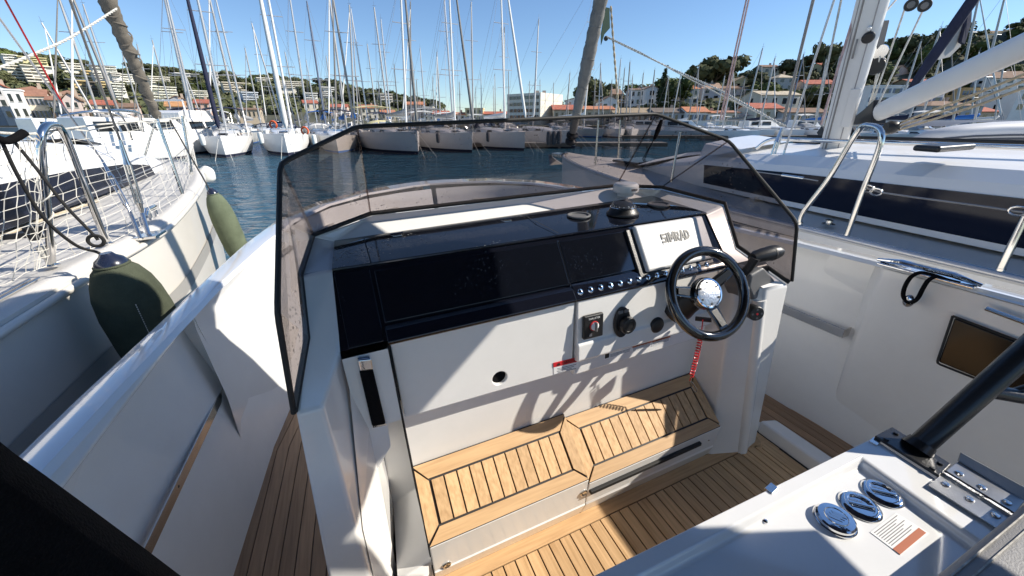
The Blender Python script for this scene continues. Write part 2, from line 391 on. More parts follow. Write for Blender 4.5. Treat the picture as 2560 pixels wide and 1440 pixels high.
# --- hull and bulwarks
def xl(y):      # outer gunwale, port
    pts = [(-1.5, -.80), (.96, -.79), (1.44, -.745), (1.93, -.70), (2.5, -.60), (2.99, -.47), (3.35, -.25), (3.62, .10), (3.75, .5), (3.77, .68)]
    for (a, b_), (c, d) in zip(pts, pts[1:]):
        if y <= c: return b_ + (d - b_) * (y - a) / (c - a)
    return .68
def gz(y): return .95 + max(0, y - 1.9) * .055
ys = [-1.5, -.5, .3, .83, 1.2, 1.44, 1.75, 1.93, 2.2, 2.5, 2.75, 2.99, 3.2, 3.35, 3.5, 3.62, 3.70, 3.75, 3.77]
CX = .70
mir = lambda q: V((2 * CX - q.x, q.y, q.z))
hm = MB()
for side in (0, 1):
    rings = []
    for y in ys:
        x = xl(y); z = gz(y); k = (.68 - x)
        ring = [V((x + .17 * k / 1.4, y - .25 * max(0, (y - 3)), WB - .1)), V((x + .05, y - .1 * max(0, y - 3), .1)), V((x - .012, y, z - .12)), V((x - .012, y, z - .03)), V((x, y, z))]
        rings.append([mir(q) for q in ring] if side else ring)
    hm.loft(rings, cap=False)
hm.build('hull', M['gel'], boat, angle=40)
# gunwale cap (top strip)
for side in (0, 1):
    gm = MB(); rings = []
    for y in ys:
        x = xl(y); z = gz(y); w = .095 if y < 1.9 else .095 + .05 * min(1, (y - 1.9))
        dx, dy = (w, 0) if y < 2.9 else (w * .7, -w * .9)
        if y > 3.55: dx, dy = w * .3, -w * 1.2
        ring = [V((x, y, z)), V((x + .012, y, z + .006)), V((x + dx - .012, y + dy, z + .004)), V((x + dx, y + dy, z - .012))]
        rings.append([mir(q) for q in ring] if side else ring)
    gm.loft(rings, cap=False); gm.build('gunwale', M['gelgloss'], boat, angle=50)
# port inner wall: pocket aft, sloping bulwark forward
pw = MB()
yA, yB = -1.5, 1.74
pw.poly([(-.735, yA, .936), (-.70, yB, .936), (-.672, yB, .90), (-.712, yA, .90)])                 # lip under the strip
pw.poly([(-.712, yA, .90), (-.672, yB, .90), (-.775, yB + .05, .84), (-.80, yA, .84)])
pw.poly([(-.80, yA, .84), (-.775, yB + .05, .84), (-.80, yB + .12, .16), (-.83, yA, .16)])       # pocket back
pw.poly([(-.83, yA, .16), (-.80, yB + .12, .16), (-.735, 1.90, .13), (-.75, yA, .13)])           # shelf
pw.poly([(-.75, yA, .13), (-.735, 1.90, .13), (-.70, 1.95, .0), (-.755, yA, .0)])                 # lip of the shelf
pw.build('side_pocket', M['gel'], boat, bevel=.012)
pf = MB()
pf.poly([(-.665, yB, .94), (-.775, yB + .05, .84), (-.80, yB + .12, .16), (-.735, 1.90, .13), (-.70, 1.95, 0), (-.672, 1.82, .5)])
pf.build('pocket_end', M['gelgloss'], boat, bevel=.006)
fw = MB(); rings = []
for y, x0, x1, x2 in ((1.74, -.665, -.672, -.70), (1.95, -.60, -.655, -.70), (2.3, -.545, -.57, -.60), (2.6, -.45, -.48, -.50), (2.9, -.33, -.36, -.38), (3.15, -.15, -.18, -.18), (3.32, .1, .08, .1), (3.42, .4, .38, .4), (3.45, .68, .68, .68)):
    z = gz(y)
    rings.append([V((x0, y, z - .004)), V((x1 + .0, y - .02 * (y > 2.9), z - .10)), V((x1 + .005, y - .03 * (y > 2.9), .5)), V((x2, y - .04 * (y > 2.9), 0))])
fw.loft(rings, cap=False); fw.build('bow_bulwark', M['gelgloss'], boat, angle=30)
fw2 = MB(); fw2.loft([[mir(q) for q in r] for r in rings], cap=False); fw2.build('bow_bulwark', M['gelgloss'], boat, angle=30)
# recessed grab slots in the bow bulwark
for y0, y1 in ((2.62, 2.74), (2.96, 3.16), (3.30, 3.41)):
    for s in (0, 1):
        sm = MB(); q = []
        for k in range(9):
            y = y0 + (y1 - y0) * k / 8
            for a, b_ in zip(rings, rings[1:]):
                if a[0].y <= y <= b_[0].y:
                    u = (y - a[0].y) / (b_[0].y - a[0].y); pt = a[1].lerp(b_[1], u); pt.x += .012; pt.y -= .008 * (y > 2.9); pt.z -= .03; q.append(mir(pt) if s else pt)
        sm.tube(q, .018, 8); sm.build('grab_slot', M['band'], boat)
# starboard inner wall
sw = MB()
sw.poly([(2.185, .83, .94), (2.215, 2.3, .94), (2.20, 2.3, 0), (2.235, .83, 0)])                    # recess wall
sw.poly([(2.10, .80, .935), (2.185, .86, .94), (2.235, .90, .10), (2.20, .86, 0), (2.16, .80, 0)])  # pillar side
sw.poly([(2.05, -1.5, .93), (2.10, .80, .935), (2.16, .80, 0), (2.12, -1.5, 0)])                    # aft wall
sw.box(2.17, 2.24, .86, 2.2, 0, .085)
sw.build('side_wall', M['gel'], boat, bevel=.014)
# ceiling boards of the cleat and gunwale inner strip starboard
gs = MB(); gs.poly([(2.05, -1.5, .932), (2.10, .80, .937), (2.19, .86, .942), (2.21, 1.9, .95), (2.16, 1.9, .955), (2.14, -1.5, .955)]); gs.prism([(2.05, -1.5, .932), (2.10, .80, .937), (2.14, .80, .957), (2.13, -1.5, .957)], (.0, 0, .002))
gs.build('gunwale_inner_strip', M['gelgloss'], boat, bevel=.004)
# --- decks: dark caulked base with separate planks
fl = MB(); fl.box(-.80, 2.26, -1.5, 3.6, -.06, -.004); fl.build('cockpit_sole', M['caulk'], boat, smooth=False)
def plank(par, pts, m, z, h=.006, nm='plank'):
    """flat plank from a ground polygon"""
    b_ = MB(); b_.prism([(q[0], q[1], z) for q in pts], (0, 0, h)); return b_.build(nm, m, par, smooth=False)
well = empty('cockpit_floor', parent=boat)
x = -.02; k = 0
while x < 1.70:
    x2 = min(x + .0440, 1.70)
    plank(well, [(x, .10), (x2, .10), (x2, .862), (x, .862)], M['teak'], -.004); x = x2 + .0060; k += 1
plank(well, [(-.03, .867), (1.62, .867), (1.655, .897), (1.655, .924), (-.03, .924)], M['teakx'], -.004)
plank(well, [(1.706, .10), (1.775, .10), (1.775, .845), (1.74, .857), (1.706, .837)], M['teak'], -.004)
plank(well, [(1.66, .867), (1.70, .843), (1.735, .863), (1.75, .90), (1.75, .924), (1.66, .924)], M['teakx'], -.004)
plank(well, [(1.60, .80), (1.785, .80), (1.785, .95), (1.60, .95)], M['teakx'], -.0055, .003)
side_p = empty('port_side_deck', parent=boat)
for i in range(9):
    a0, a1 = i / 9, (i + 1) / 9
    pts0, pts1 = [], []
    for y, xo, xi in ((-.6, -.74, -.20), (.8, -.735, -.27), (1.3, -.715, -.285), (1.9, -.685, -.27), (2.3, -.59, -.22)):
        # planks follow the hull side and are snaped off by the console edge
        w = .0585; xa = xo + .012 + i * w; xb = xa + w - .0045
        if xa > xi: break
        pts0.append((xa, y)); pts1.append((min(xb, xi), y))
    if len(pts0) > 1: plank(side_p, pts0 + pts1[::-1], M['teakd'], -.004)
side_s = empty('starboard_side_deck', parent=boat)
for i in range(7):
    w = .052; xa = 2.225 - (i + 1) * w; xb = xa + w - .0045
    q = [(xa, -.6), (xb, -.6), (xb + .0, .8), (xb - .02, 1.5), (xb - .06, 2.2), (xa - .06, 2.2), (xa - .02, 1.5), (xa, .8)]
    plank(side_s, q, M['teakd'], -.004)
rd = MB(); rd.prism([(1.79, -.3, -.01), (1.875, -.3, -.01), (1.875, .90, -.01), (1.79, .93, -.01)], (0, 0, .085))
rd.prism([(1.39, .926, -.01), (1.795, .926, -.01), (1.875, .93, -.01), (1.80, 1.02, -.01), (1.39, 1.08, -.01)], (0, 0, .03))
rd.build('coaming_ridge', M['gel'], boat, bevel=.014)

# --- console
con = empty('console', parent=boat)
L = [V((-.22, .86, .965)), V((-.176, 1.0, 1.083)), V((-.18, 1.2, 1.19)), V((-.145, 1.45, 1.24)), V((.062, 1.6, 1.26))]
R = [V((1.59, .87, .93)), V((1.52, 1.08, 1.04)), V((1.54, 1.2, 1.205)), V((1.42, 1.47, 1.25)), V((1.25, 1.6, 1.256))]
DFL, DNL, DNR, DFR = V((-.081, 1.48, 1.207)), V((-.088, 1.17, 1.205)), V((1.40, 1.17, 1.19)), V((1.396, 1.5, 1.21))
DBL, DBR = V((-.109, 1.03, 1.0)), V((1.42, 1.03, .99))
QL = V((-.103, 1.06, 1.045)); C1 = V((-.157, .86, .965)); 
sh = MB()
sh.poly([L[4], R[4], DFR, DFL]); sh.poly([L[3], L[4], DFL]); sh.poly([L[2], L[3], DFL, DNL]); sh.poly([R[4], R[3], DFR]); sh.poly([R[3], R[2], DNR, DFR])
sh.poly([L[1], L[2], DNL, QL]); sh.poly([L[0], L[1], QL, DBL, C1])
QR = V((1.425, 1.06, 1.03)); C1r = V((1.47, .88, .93))
sh.poly([R[2], R[1], QR, DNR]); sh.poly([R[1], R[0], C1r, DBR, QR])
# port column
B0, B1 = V((-.30, .80, 0)), V((-.165, .815, 0))
sh.poly([L[0], C1, B1, B0])
sh.poly([C1, DBL, V((-.105, 1.0, .0)), B1])                       # bevel into the recess
sh.poly([L[0], B0, V((-.31, 1.9, 0)), V((-.145, 1.46, 1.235)), L[2], L[1]])   # outer side
sh.poly([L[3], V((-.31, 1.9, 0)), V((.02, 2.15, 0)), L[4]])
sh.poly([L[4], V((.02, 2.15, 0)), V((1.35, 2.15, 0)), R[4]])
sh.poly([R[4], V((1.35, 2.15, 0)), V((1.70, 1.9, 0)), R[3]])
# starboard column
B0r, B1r = V((1.72, .88, 0)), V((1.60, .86, 0))
sh.poly([R[0], C1r, B1r, B0r])
sh.poly([R[0], B0r, V((1.70, 1.9, 0)), R[3], R[2], R[1]])
sh.poly([C1r, B1r, V((1.43, .92, 0)), V((1.405, .97, .93))])
sh.poly([V((1.405, .97, .93)), V((1.43, .92, 0)), V((1.40, 1.09, 0)), V((1.38, 1.09, .95))])
sh.build('console_shell', M['gel'], con, bevel=.012)
rb = MB(); rb.tube([(1.475, .905, .88), (1.545, .885, .40), (1.60, .875, .0)], .03, 12); rb.build('column_bead', M['gel'], con)
# inner liner: strap panel, niche, back wall
ln = MB()
ln.poly([(-.105, 1.0, 1.0), (.018, 1.0, 1.0), (.018, 1.0, .735), (-.025, 1.0, .735), (-.03, .99, .65), (-.105, .985, .55)])     # strap panel
ln.poly([(-.105, 1.0, .9), (-.075, 1.0, .76), (-.10, .965, .12), (-.165, .815, 0), (-.15, .86, .5)])
ln.poly([(-.075, 1.0, .755), (-.03, 1.0, .74), (-.02, 1.14, .70), (-.06, 1.14, .72)])      # niche ceiling
ln.poly([(-.075, 1.0, .76), (-.06, 1.14, .72), (-.07, 1.12, .22), (-.105, .96, .12)])   # niche side
ln.poly([(-.06, 1.14, .72), (.02, 1.14, .72), (.02, 1.10, .30), (-.07, 1.12, .24)])     # niche back
ln.poly([(-.07, 1.12, .24), (.02, 1.10, .30), (.022, .90, .16), (-.10, .90, .13)])      # niche floor
ln.poly([(-.10, .90, .13), (.022, .90, .16), (.022, .925, .0), (-.165, .82, .0), (-.16, .83, .04)])
ln.poly([(.024, 1.085, .74), (1.40, 1.085, .74), (1.40, 1.085, .34), (.024, 1.085, .34)])  # back wall
ln.build('console_liner', M['gel'], con, bevel=.006)
sp = MB(); sp.box(.021, .0245, .94, 1.028, .0, 1.0); 
sp2 = MB(); sp2.poly([(.0195, .89, .03), (.0195, 1.03, .99), (.0245, 1.03, .99), (.0245, .89, .03)]); sp2.build('panel_seam', M['caulk'], con, smooth=False)
# retaining strap
st = MB(); st.prism([(-.068, .998, .958), (-.032, .998, .952), (-.030, .998, .748), (-.069, .998, .754)], (0, -.016, 0)); so = st.build('retaining_strap', M['blackm'], con, bevel=.005)
bu = MB(); bu.prism([(-.067, .998, 1.0), (-.029, .998, .994), (-.031, .998, .955), (-.067, .998, .960)], (0, -.020, 0)); bu.build('buckle', M['chrome'], con, bevel=.006)
bu = MB(); bu.prism([(-.069, .998, .756), (-.029, .998, .749), (-.029, .998, .738), (-.069, .998, .744)], (0, -.010, 0)); bu.build('buckle', M['chrome'], con, bevel=.002)
# lower storage panel with round hole
lp = MB(); N = 28; hc = (.366, .757); hr = .027
outer = [(.028, 1.0), (.665, 1.0), (.665, .697), (.028, .712)]
ring = [(hc[0] + hr * math.cos(2 * math.pi * k / N), hc[1] + hr * math.sin(2 * math.pi * k / N)) for k in range(N)]
def edge_pt(a):
    d = (math.cos(a), math.sin(a)); best = 9
    for (p0, p1) in zip(outer, outer[1:] + outer[:1]):
        ex, ez = p1[0] - p0[0], p1[1] - p0[1]; den = d[0] * ez - d[1] * ex
        if abs(den) < 1e-9: continue
        t = ((p0[0] - hc[0]) * ez - (p0[1] - hc[1]) * ex) / den; u = ((p0[0] - hc[0]) * d[1] - (p0[1] - hc[1]) * d[0]) / den
        if t > 0 and -1e-6 <= u <= 1 + 1e-6: best = min(best, t)
    return (hc[0] + d[0] * best, hc[1] + d[1] * best)
angs = sorted([2 * math.pi * k / N for k in range(N)] + [math.atan2(q[1] - hc[1], q[0] - hc[0]) % (2 * math.pi) for q in outer])
inn = [(hc[0] + hr * math.cos(a), hc[1] + hr * math.sin(a)) for a in angs]; out = [edge_pt(a) for a in angs]; n_ = len(angs)
vs = [(x, 1.03, z) for x, z in inn] + [(x, 1.03, z) for x, z in out] + [(x, 1.075, z) for x, z in out] + [(x, 1.045, z) for x, z in inn]
fs = []
for i in range(n_):
    j = (i + 1) % n_
    fs += [(i, j, n_ + j, n_ + i), (n_ + i, n_ + j, 2 * n_ + j, 2 * n_ + i), (i, 3 * n_ + i, 3 * n_ + j, j)]
lp.add(vs, fs); lpo = lp.build('storage_panel', M['gel'], con, bevel=.004)
hb = MB(); hb.lathe([(.0285, 0), (.0285, .004)], (hc[0], 1.047, hc[1]), (0, -1, 0), 24); hb.build('hole_plug', M['blackm'], con)
# danger sticker
dg = empty('danger_sticker', parent=con)
q = [V((.580, 1.0295, .757)), V((.690, 1.0295, .750)), V((.692, 1.0295, .696)), V((.583, 1.0295, .704))]
b_ = MB(); b_.prism(q, (0, -.001, 0)); b_.build('label_sheet', M['paper'], dg, smooth=False)
b_ = MB(); b_.prism([q[0], q[1], q[1] + V((.0007, 0, -.020)), q[0] + V((.001, 0, -.020))], (0, -.002, 0)); b_.build('label_band', M['red'], dg, smooth=False)
text('lettering', '\u25b2 DANGER', .0175, M['ink'], dg, (.640, 1.0268, .7435), (1, 0, -.064), (0, 0, 1), bold=.0002)
for k in range(4):
    b_ = MB(); z = .726 - k * .0065; b_.prism([(.596 + .004 * (k % 2), 1.0285, z), (.681 - .01 * (k % 3), 1.0285, z - .0055), (.681 - .01 * (k % 3), 1.0285, z - .0075), (.596 + .004 * (k % 2), 1.0285, z - .002)], (0, -.0005, 0)); b_.build('print_line', M['inkg'], dg, smooth=False)
# helm panel with protruding lower lip
hp = MB()
prof = [(1.025, .995), (1.015, .825), (1.006, .815), (1.003, .752), (1.008, .743), (1.03, .738), (1.03, .668), (1.07, .668), (1.07, .995)]
hp.prism([(.672, y, z - 0.0) for y, z in prof], (.685, 0, -.01))
hp.prism([(1.360, y, z) for y, z in ((1.025, .985), (1.015, .815), (1.03, .735), (1.07, .73), (1.07, .985))], (.05, 0, -.002))
hp.build('helm_panel', M['gel'], con, bevel=.007)
ws = empty('warning_sticker', parent=con)
for x0, x1, hd in ((.81, .945, 0), (.949, 1.048, 1), (1.052, 1.15, 1)):
    z0 = .700 - .01 * (x0 - .8) / .35; yf = 1.0295
    quad = lambda xa, xb, za, zb, y: [(xa, y, za), (xb, y, za), (xb, y, zb), (xa, y, zb)]
    b_ = MB(); b_.prism(quad(x0, x1, z0, z0 + .032, yf), (0, -.001, 0)); b_.build('label_sheet', M['paper'], ws, smooth=False)
    if hd:
        b_ = MB(); b_.prism(quad(x0, x1, z0 + .020, z0 + .032, yf), (0, -.002, 0)); b_.build('label_band', M['orange'], ws, smooth=False)
        text('lettering', '\u25b2 WARNING', .0105, M['ink'], ws, ((x0 + x1) / 2, yf - .0024, z0 + .026), (1, 0, 0), (0, 0, 1), bold=.0003)
    else:
        b_ = MB(); b_.prism(quad(x0 + .004, x0 + .024, z0 + .005, z0 + .027, yf), (0, -.002, 0)); b_.build('pictogram', M['ink'], ws, smooth=False)
    for k in range(3):
        z = z0 + .017 - k * .0055; xa = x0 + (.03 if not hd else .005)
        b_ = MB(); b_.prism(quad(xa, x1 - .006, z - .0016, z, yf - .0006), (0, -.001, 0)); b_.build('print_line', M['inkg'], ws, smooth=False)

# --- dashboard
dash = empty('dashboard', parent=boat)
db = MB()
db.prism([(-.081, 1.48, 1.20), (-.088, 1.165, 1.20), (1.402, 1.165, 1.185), (1.398, 1.5, 1.204)], (0, 0, .009)); db.build('dash_top', M['blackgloss'], dash, bevel=.003)
fp = [(-.09, 1.168, 1.200), (-.112, 1.035, 1.0)]
b_ = MB(); b_.prism([(-.088, 1.172, 1.198), (1.40, 1.172, 1.183), (1.42, 1.04, .995), (-.108, 1.04, 1.003)], (0, .03, 0)); b_.build('fascia', M['blackgloss'], dash)
def fas(x, t, off=0):     # point on the fascia face, t=0 top .. 1 bottom
    a = V((x, 1.170, 1.195 - .010 * x)); c = V((x, 1.038, 1.0 - .006 * x)); nrm = V((0, -.83, .56)); return a.lerp(c, t) + nrm * off
def fpanel(nm, x0, x1, t0, t1, m, th=.006, bev=.002, off=.002):
    b_ = MB(); b_.box8([fas(x0, t1, off), fas(x1, t1, off), fas(x1, t1, off + th), fas(x0, t1, off + th), fas(x0, t0, off), fas(x1, t0, off), fas(x1, t0, off + th), fas(x0, t0, off + th)]); return b_.build(nm, m, dash, bevel=bev)
fpanel('glove_door', .026, .660, .07, .76, M['blackscreen'], .008)
fpanel('screen', .668, 1.00, .07, .74, M['blackscreen'], .008)
fpanel('side_panel', -.085, .014, .04, .98, M['blackgloss'], .004)
tr = MB(); tr.tube([fas(.664, .05, .008), fas(.664, .80, .008)], .0022, 6); tr.build('screen_trim', M['steel'], dash)
# lower lip
lip = MB(); pr = [(.80, .0), (.80, .012), (.86, .026), (1.02, .030), (1.05, .022), (1.05, 0)]
lip.loft([[fas(xx, t, o) for t, o in pr] for xx in (-.04 if 0 else .022, .4, .66)], cap=True)
lip.build('dash_ledge', M['blackgloss'], dash, bevel=.003)
swp = MB(); pr = [(.76, .0), (.76, .008), (.82, .016), (1.02, .022), (1.05, .014), (1.05, 0)]
swp.loft([[fas(xx, t, o) for t, o in pr] for xx in (.664, 1.0, 1.405)], cap=True); swp.build('switch_strip', M['blackgloss'], dash, bevel=.003)
nx = V((1, 0, -.008)).normalized()
for k in range(15):
    x = .688 + k * .0432
    sb = MB(); o = fas(x, .915, .0185); ax = V((0, -.80, .60))
    sb.lathe([(.0122, 0), (.0122, .002), (.010, .004), (.0075, .003), (.007, .005), (.004, .006)], o, ax, 16); sb.build('push_button', M['chrome'], dash)
# small round instruments on strip
# lid seams and hinges
se = MB()
for a, c in (((.02, 1.445), (.672, 1.44)), ((.672, 1.44), (.672, 1.168)), ((.02, 1.445), (.022, 1.17))):
    z = lambda q: 1.2098 - .0095 * (q[0] + .08)
    d = (V((c[0], c[1], 0)) - V((a[0], a[1], 0))).normalized(); w = V((-d.y, d.x, 0)) * .0018
    A, B = V((a[0], a[1], 1.2105)), V((c[0], c[1], 1.2105 - .004 * (c[0] > .5)))
    se.poly([A + w, B + w, B - w, A - w])
se.build('lid_seam', M['rubber'], dash, smooth=False, fix=False)
for x in (.135, .578):
    hi = empty('hinge', parent=dash); z = 1.2095 - .0065 * x
    h_ = MB(); h_.prism([(x - .022, 1.442, z), (x + .022, 1.442, z), (x + .015, 1.415, z), (x - .015, 1.415, z)], (0, 0, .003)); h_.prism([(x - .024, 1.448, z), (x + .024, 1.448, z), (x + .022, 1.472, z), (x - .022, 1.472, z)], (0, 0, .003)); h_.build('hinge_leaf', M['steel'], hi, bevel=.001)
    h_ = MB(); h_.tube([(x - .024, 1.445, z + .004), (x + .024, 1.445, z + .004)], .004, 8); h_.build('hinge_pin', M['chrome'], hi)
for x, y in ((.875, 1.354), (1.297, 1.345)):
    cu = MB(); z = 1.2125 - .0085 * x / 1.2 + .004 * (x > 1)
    cu.lathe([(.050, 0), (.050, .004), (.047, .006), (.041, .005), (.039, -.05), (.0, -.05)], (x, y, z), (0, 0, 1), 32); cu.build('cup_holder', M['greyplastic'], dash)
# chartplotter under a white cover
cp = empty('chartplotter', parent=boat)
b_ = MB(); b_.box8([fas(.955, .92, .004), fas(1.335, .92, .004), fas(1.335, .92, .02), fas(.955, .92, .02), fas(.955, .06, .004), fas(1.335, .06, .004), fas(1.335, .06, .02), fas(.955, .06, .02)]); b_.build('bezel', M['black'], cp, bevel=.004)
b_ = MB(); b_.box8([fas(.982, .84, .018), fas(1.346, .84, .018), fas(1.340, .83, .036), fas(.988, .83, .036), fas(.982, .02, .018), fas(1.346, .02, .018), fas(1.340, .035, .036), fas(.988, .035, .036)]); b_.build('sun_cover', M['cover'], cp, bevel=.012, seg=3)
fy = (fas(1, 0) - fas(1, 1)).normalized()
b_ = MB(); c = fas(1.165, .33, .0365); b_.obox(c, nx * .070, fy * .026, V((0, -.83, .56)) * .0006); b_.build('badge_plate', M['cover'], cp, bevel=.0)
block_text('lettering', 'SIMRAD', .040, M['ink'], cp, fas(1.165, .33, .0378), nx, fy, .80, .17)
# compass
cm = empty('compass', parent=boat); co = V((1.06, 1.30, 1.203))
b_ = MB(); b_.lathe([(.068, 0), (.068, .006), (.060, .012), (.052, .030), (.050, .034)], co, (0, 0, 1), 32); b_.build('base_ring', M['black'], cm)
b_ = MB(); b_.tube([co + V((.0525 * math.cos(a), .0525 * math.sin(a), .031)) for a in [2 * math.pi * k / 32 for k in range(32)]], .0022, 6, closed=True); b_.build('chrome_ring', M['chrome'], cm)
b_ = MB(); b_.lathe([(.046, .022), (.046, .038), (.040, .041)], co, (0, -.25, 1), 32); b_.build('compass_card', M['black'], cm)
for k in range(14):
    a = math.radians(-150 + k * 23); b_ = MB(); d = V((math.sin(a), -math.cos(a), 0)); t = V((math.cos(a), math.sin(a), 0))
    if k % 3 == 0 and d.y < .3:
        text('numeral', ['33', 'N', '3', '6', 'E', '12'][k // 3 % 6], .021, M['paper'], cm, co + d * .047 + V((0, 0, .033)), t, (0, 0, 1))
    else:
        b_.obox(co + d * .0467 + V((0, 0, .033)), t * .0013, V((0, 0, .005)), d * .0004); b_.build('tick_mark', M['paper'], cm, smooth=False)
b_ = MB(); b_.ball(co + V((0, 0, .030)), .050, 24, 14, (1, 1, .82)); b_.build('glass_dome', glass_mat('compass_dome', (.93, .93, .94), False), cm)
# antenna puck
pu = empty('antenna_puck', parent=boat); po = V((1.235, 1.508, 1.228))
b_ = MB(); b_.lathe([(.040, 0), (.042, .012), (.046, .018), (.060, .020), (.062, .028), (.060, .050), (.050, .060), (.02, .064)], po, (0, 0, 1), 32); b_.build('puck_housing', M['gel'], pu)
block_text('lettering', 'SIMRAD', .010, M['inkg'], pu, po + V((.0, -.0622, .036)), (1, 0, 0), (0, 0, 1))

# --- windshield
wsd = empty('windshield', parent=boat)
TL = [V((-.22, .86, .97)), V((-.185, .845, 1.24)), V((-.147, 1.17, 1.508)), V((.062, 1.35, 1.585))]
TR = [V((1.605, .872, .945)), V((1.545, .88, 1.195)), V((1.48, 1.19, 1.478)), V((1.227, 1.35, 1.588))]
bl = [V((-.218, .857, .975)), V((-.172, 1.0, 1.088)), V((-.176, 1.2, 1.195)), V((-.141, 1.45, 1.245)), V((.064, 1.6, 1.265))]
br = [V((1.592, .872, .94)), V((1.522, 1.08, 1.048)), V((1.542, 1.2, 1.212)), V((1.422, 1.47, 1.256)), V((1.25, 1.6, 1.262))]
def pane(nm, pts, th=.006):
    b_ = MB(); c = sum((V(p) for p in pts), V()) / len(pts); nn = (V(pts[1]) - V(pts[0])).cross(V(pts[-1]) - V(pts[0])).normalized()
    b_.prism(pts, nn * th); return b_.build(nm, M['tint'], wsd, smooth=False)
pane('pane', [bl[4], br[4], TR[3], TL[3]])
pane('pane', [bl[3], bl[4], TL[3], TL[2]])
pane('pane', [br[4], br[3], TR[2], TR[3]])
pane('pane', [bl[0], bl[1], bl[2], bl[3], TL[2], TL[1]])
pane('pane', [br[3], br[2], br[1], TR[0], TR[1], TR[2]])
up = lambda q: q + V((0, 0, .002))
def rnd(pts, r=.03):
    pts = [V(p) for p in pts]; o_ = [pts[0]]
    for a, c, e in zip(pts, pts[1:], pts[2:]):
        d0, d1 = (a - c), (e - c); r0 = min(r, d0.length * .4, d1.length * .4); p0 = c + d0.normalized() * r0; p1 = c + d1.normalized() * r0
        o_ += [p0, (p0 + p1) * .25 + c * .5, p1]
    return o_ + [pts[-1]]
b_ = MB(); b_.tube(rnd([TL[0], TL[1], TL[2], TL[3], TR[3], TR[2], TR[1], TR[0]], .025), .0065, 8); b_.build('edge_trim', M['rubber'], wsd)
b_ = MB(); b_.tube([bl[0], bl[1], bl[2], bl[3], bl[4], br[4], br[3], br[2], br[1], br[0]], .0085, 8); b_.build('base_seal', M['rubber'], wsd)
for a, c in ((bl[3], TL[2]), (bl[4], TL[3]), (br[4], TR[3]), (br[3], TR[2])):
    b_ = MB(); b_.tube([a, c], .0032, 6); b_.build('bend_line', M['tint'], wsd)

# --- footrest
frt = empty('footrest', parent=boat)
def fz(y, d=0): return .27 + (y - .88) * (.15 / .18) - d
def incl(pts, m, d, h=.006, nm='plank'):
    b_ = MB(); b_.prism([(x, y, fz(y, d)) for x, y in pts], (0, -h * .64, h * .77)); return b_.build(nm, m, frt, smooth=False)
for x0, x1, d in ((.024, .664, .004), (.668, 1.395, .028)):
    b_ = MB(); b_.prism([(x0, .878, fz(.878, d) - .001), (x0, 1.083, fz(1.083, d)), (x0, 1.083, .05), (x0, .958, .05)], (x1 - x0, 0, 0)); b_.build('step_base', M['caulkb'], frt, smooth=False)
    bw = .052
    yf, yb = .880, 1.062; yi, yo = yf + .042, yb - .030
    incl([(x0, yb + .018), (x1, yb + .018), (x1 - bw + .007, yo + .006), (x0 + bw - .007, yo + .006)], M['teakx'], d)
    incl([(x0 + .001, yf), (x1 - .001, yf), (x1 - bw + .005, yi - .006), (x0 + bw - .005, yi - .006)], M['teakx'], d)
    incl([(x0, yf + .008), (x0 + bw - .007, yi), (x0 + bw - .007, yo), (x0, yb + .010)], M['teak'], d)
    incl([(x1, yf + .008), (x1, yb + .010), (x1 - bw + .007, yo), (x1 - bw + .007, yi)], M['teak'], d)
    x = x0 + bw; nn_ = round((x1 - x0 - 2 * bw) / .049); w = (x1 - x0 - 2 * bw) / nn_
    for k in range(nn_):
        incl([(x + .0030, yi), (x + w - .0030, yi), (x + w - .0030, yo), (x + .0030, yo)], M['teak'], d); x += w
rs = MB(); rs.prism([(.024, .877, .262), (.024, .893, .105), (.024, .889, .098), (.024, .912, .03), (.024, .925, 0), (.024, .95, 0), (.024, .95, .255)], (.642, 0, 0))
rs.prism([(.668, .877, .238), (.668, .893, .105), (.668, .889, .098), (.668, .912, .03), (.668, .925, 0), (.668, .95, 0), (.668, .95, .232)], (.735, 0, 0))
rs.build('riser', M['gel'], frt, bevel=.006)
b_ = MB(); b_.box(.675, 1.28, .868, .886, .178, .196); b_.build('rubber_strip', M['rubber'], frt, bevel=.003)
for x, z in ((.648, .19), (.072, .115)):
    b_ = MB(); b_.lathe([(.016, 0), (.016, .004), (.012, .006), (.009, .004), (.003, .004)], (x, .877 + (.262 - z) * .10, z), (0, -1, 0), 20); b_.build('latch', M['steel'], frt)
b_ = MB(); b_.lathe([(.004, 0), (.004, .003)], (1.345, .885, .17), (0, -1, 0), 10); b_.build('screw', M['steel'], frt)

# --- helm controls
th = empty('thruster_control', parent=boat)
pnl = V((.028 / .18, 0, 0)); HN = V((0, -.9983, .0587)); HU = V((0, .0587, .9983))
def hpt(x, z, off=0): return V((x, 1.025 - (.995 - z) * .0588, z)) + HN * off
b_ = MB(); b_.obox(hpt(.733, .885, .008), (.043, 0, -.001), HU * .048, HN * .008); b_.build('control_plate', M['black'], th, bevel=.006)
b_ = MB(); b_.lathe([(.019, 0), (.019, .003), (.016, .004)], hpt(.733, .889, .016), HN, 24); b_.build('joystick_ring', M['redp'], th)
b_ = MB(); b_.lathe([(.0165, 0), (.016, .006), (.013, .008)], hpt(.734, .889, .017), HN, 24); b_.build('joystick_disc', M['paper'], th)
b_ = MB(); b_.obox(hpt(.735, .889, .027), (.0035, 0, 0), HU * .018, HN * .007); b_.build('joystick', M['greyplastic'], th, bevel=.002)
text('lettering', 'THRUSTER', .0105, M['paper'], th, hpt(.733, .920, .0165), (1, 0, -.01), HU)
b_ = MB(); b_.obox(hpt(.719, .855, .0165), (.006, 0, 0), HU * .006, HN * .001); b_.build('key_pad', M['inkg'], th)
rc = empty('rotary_control', parent=boat)
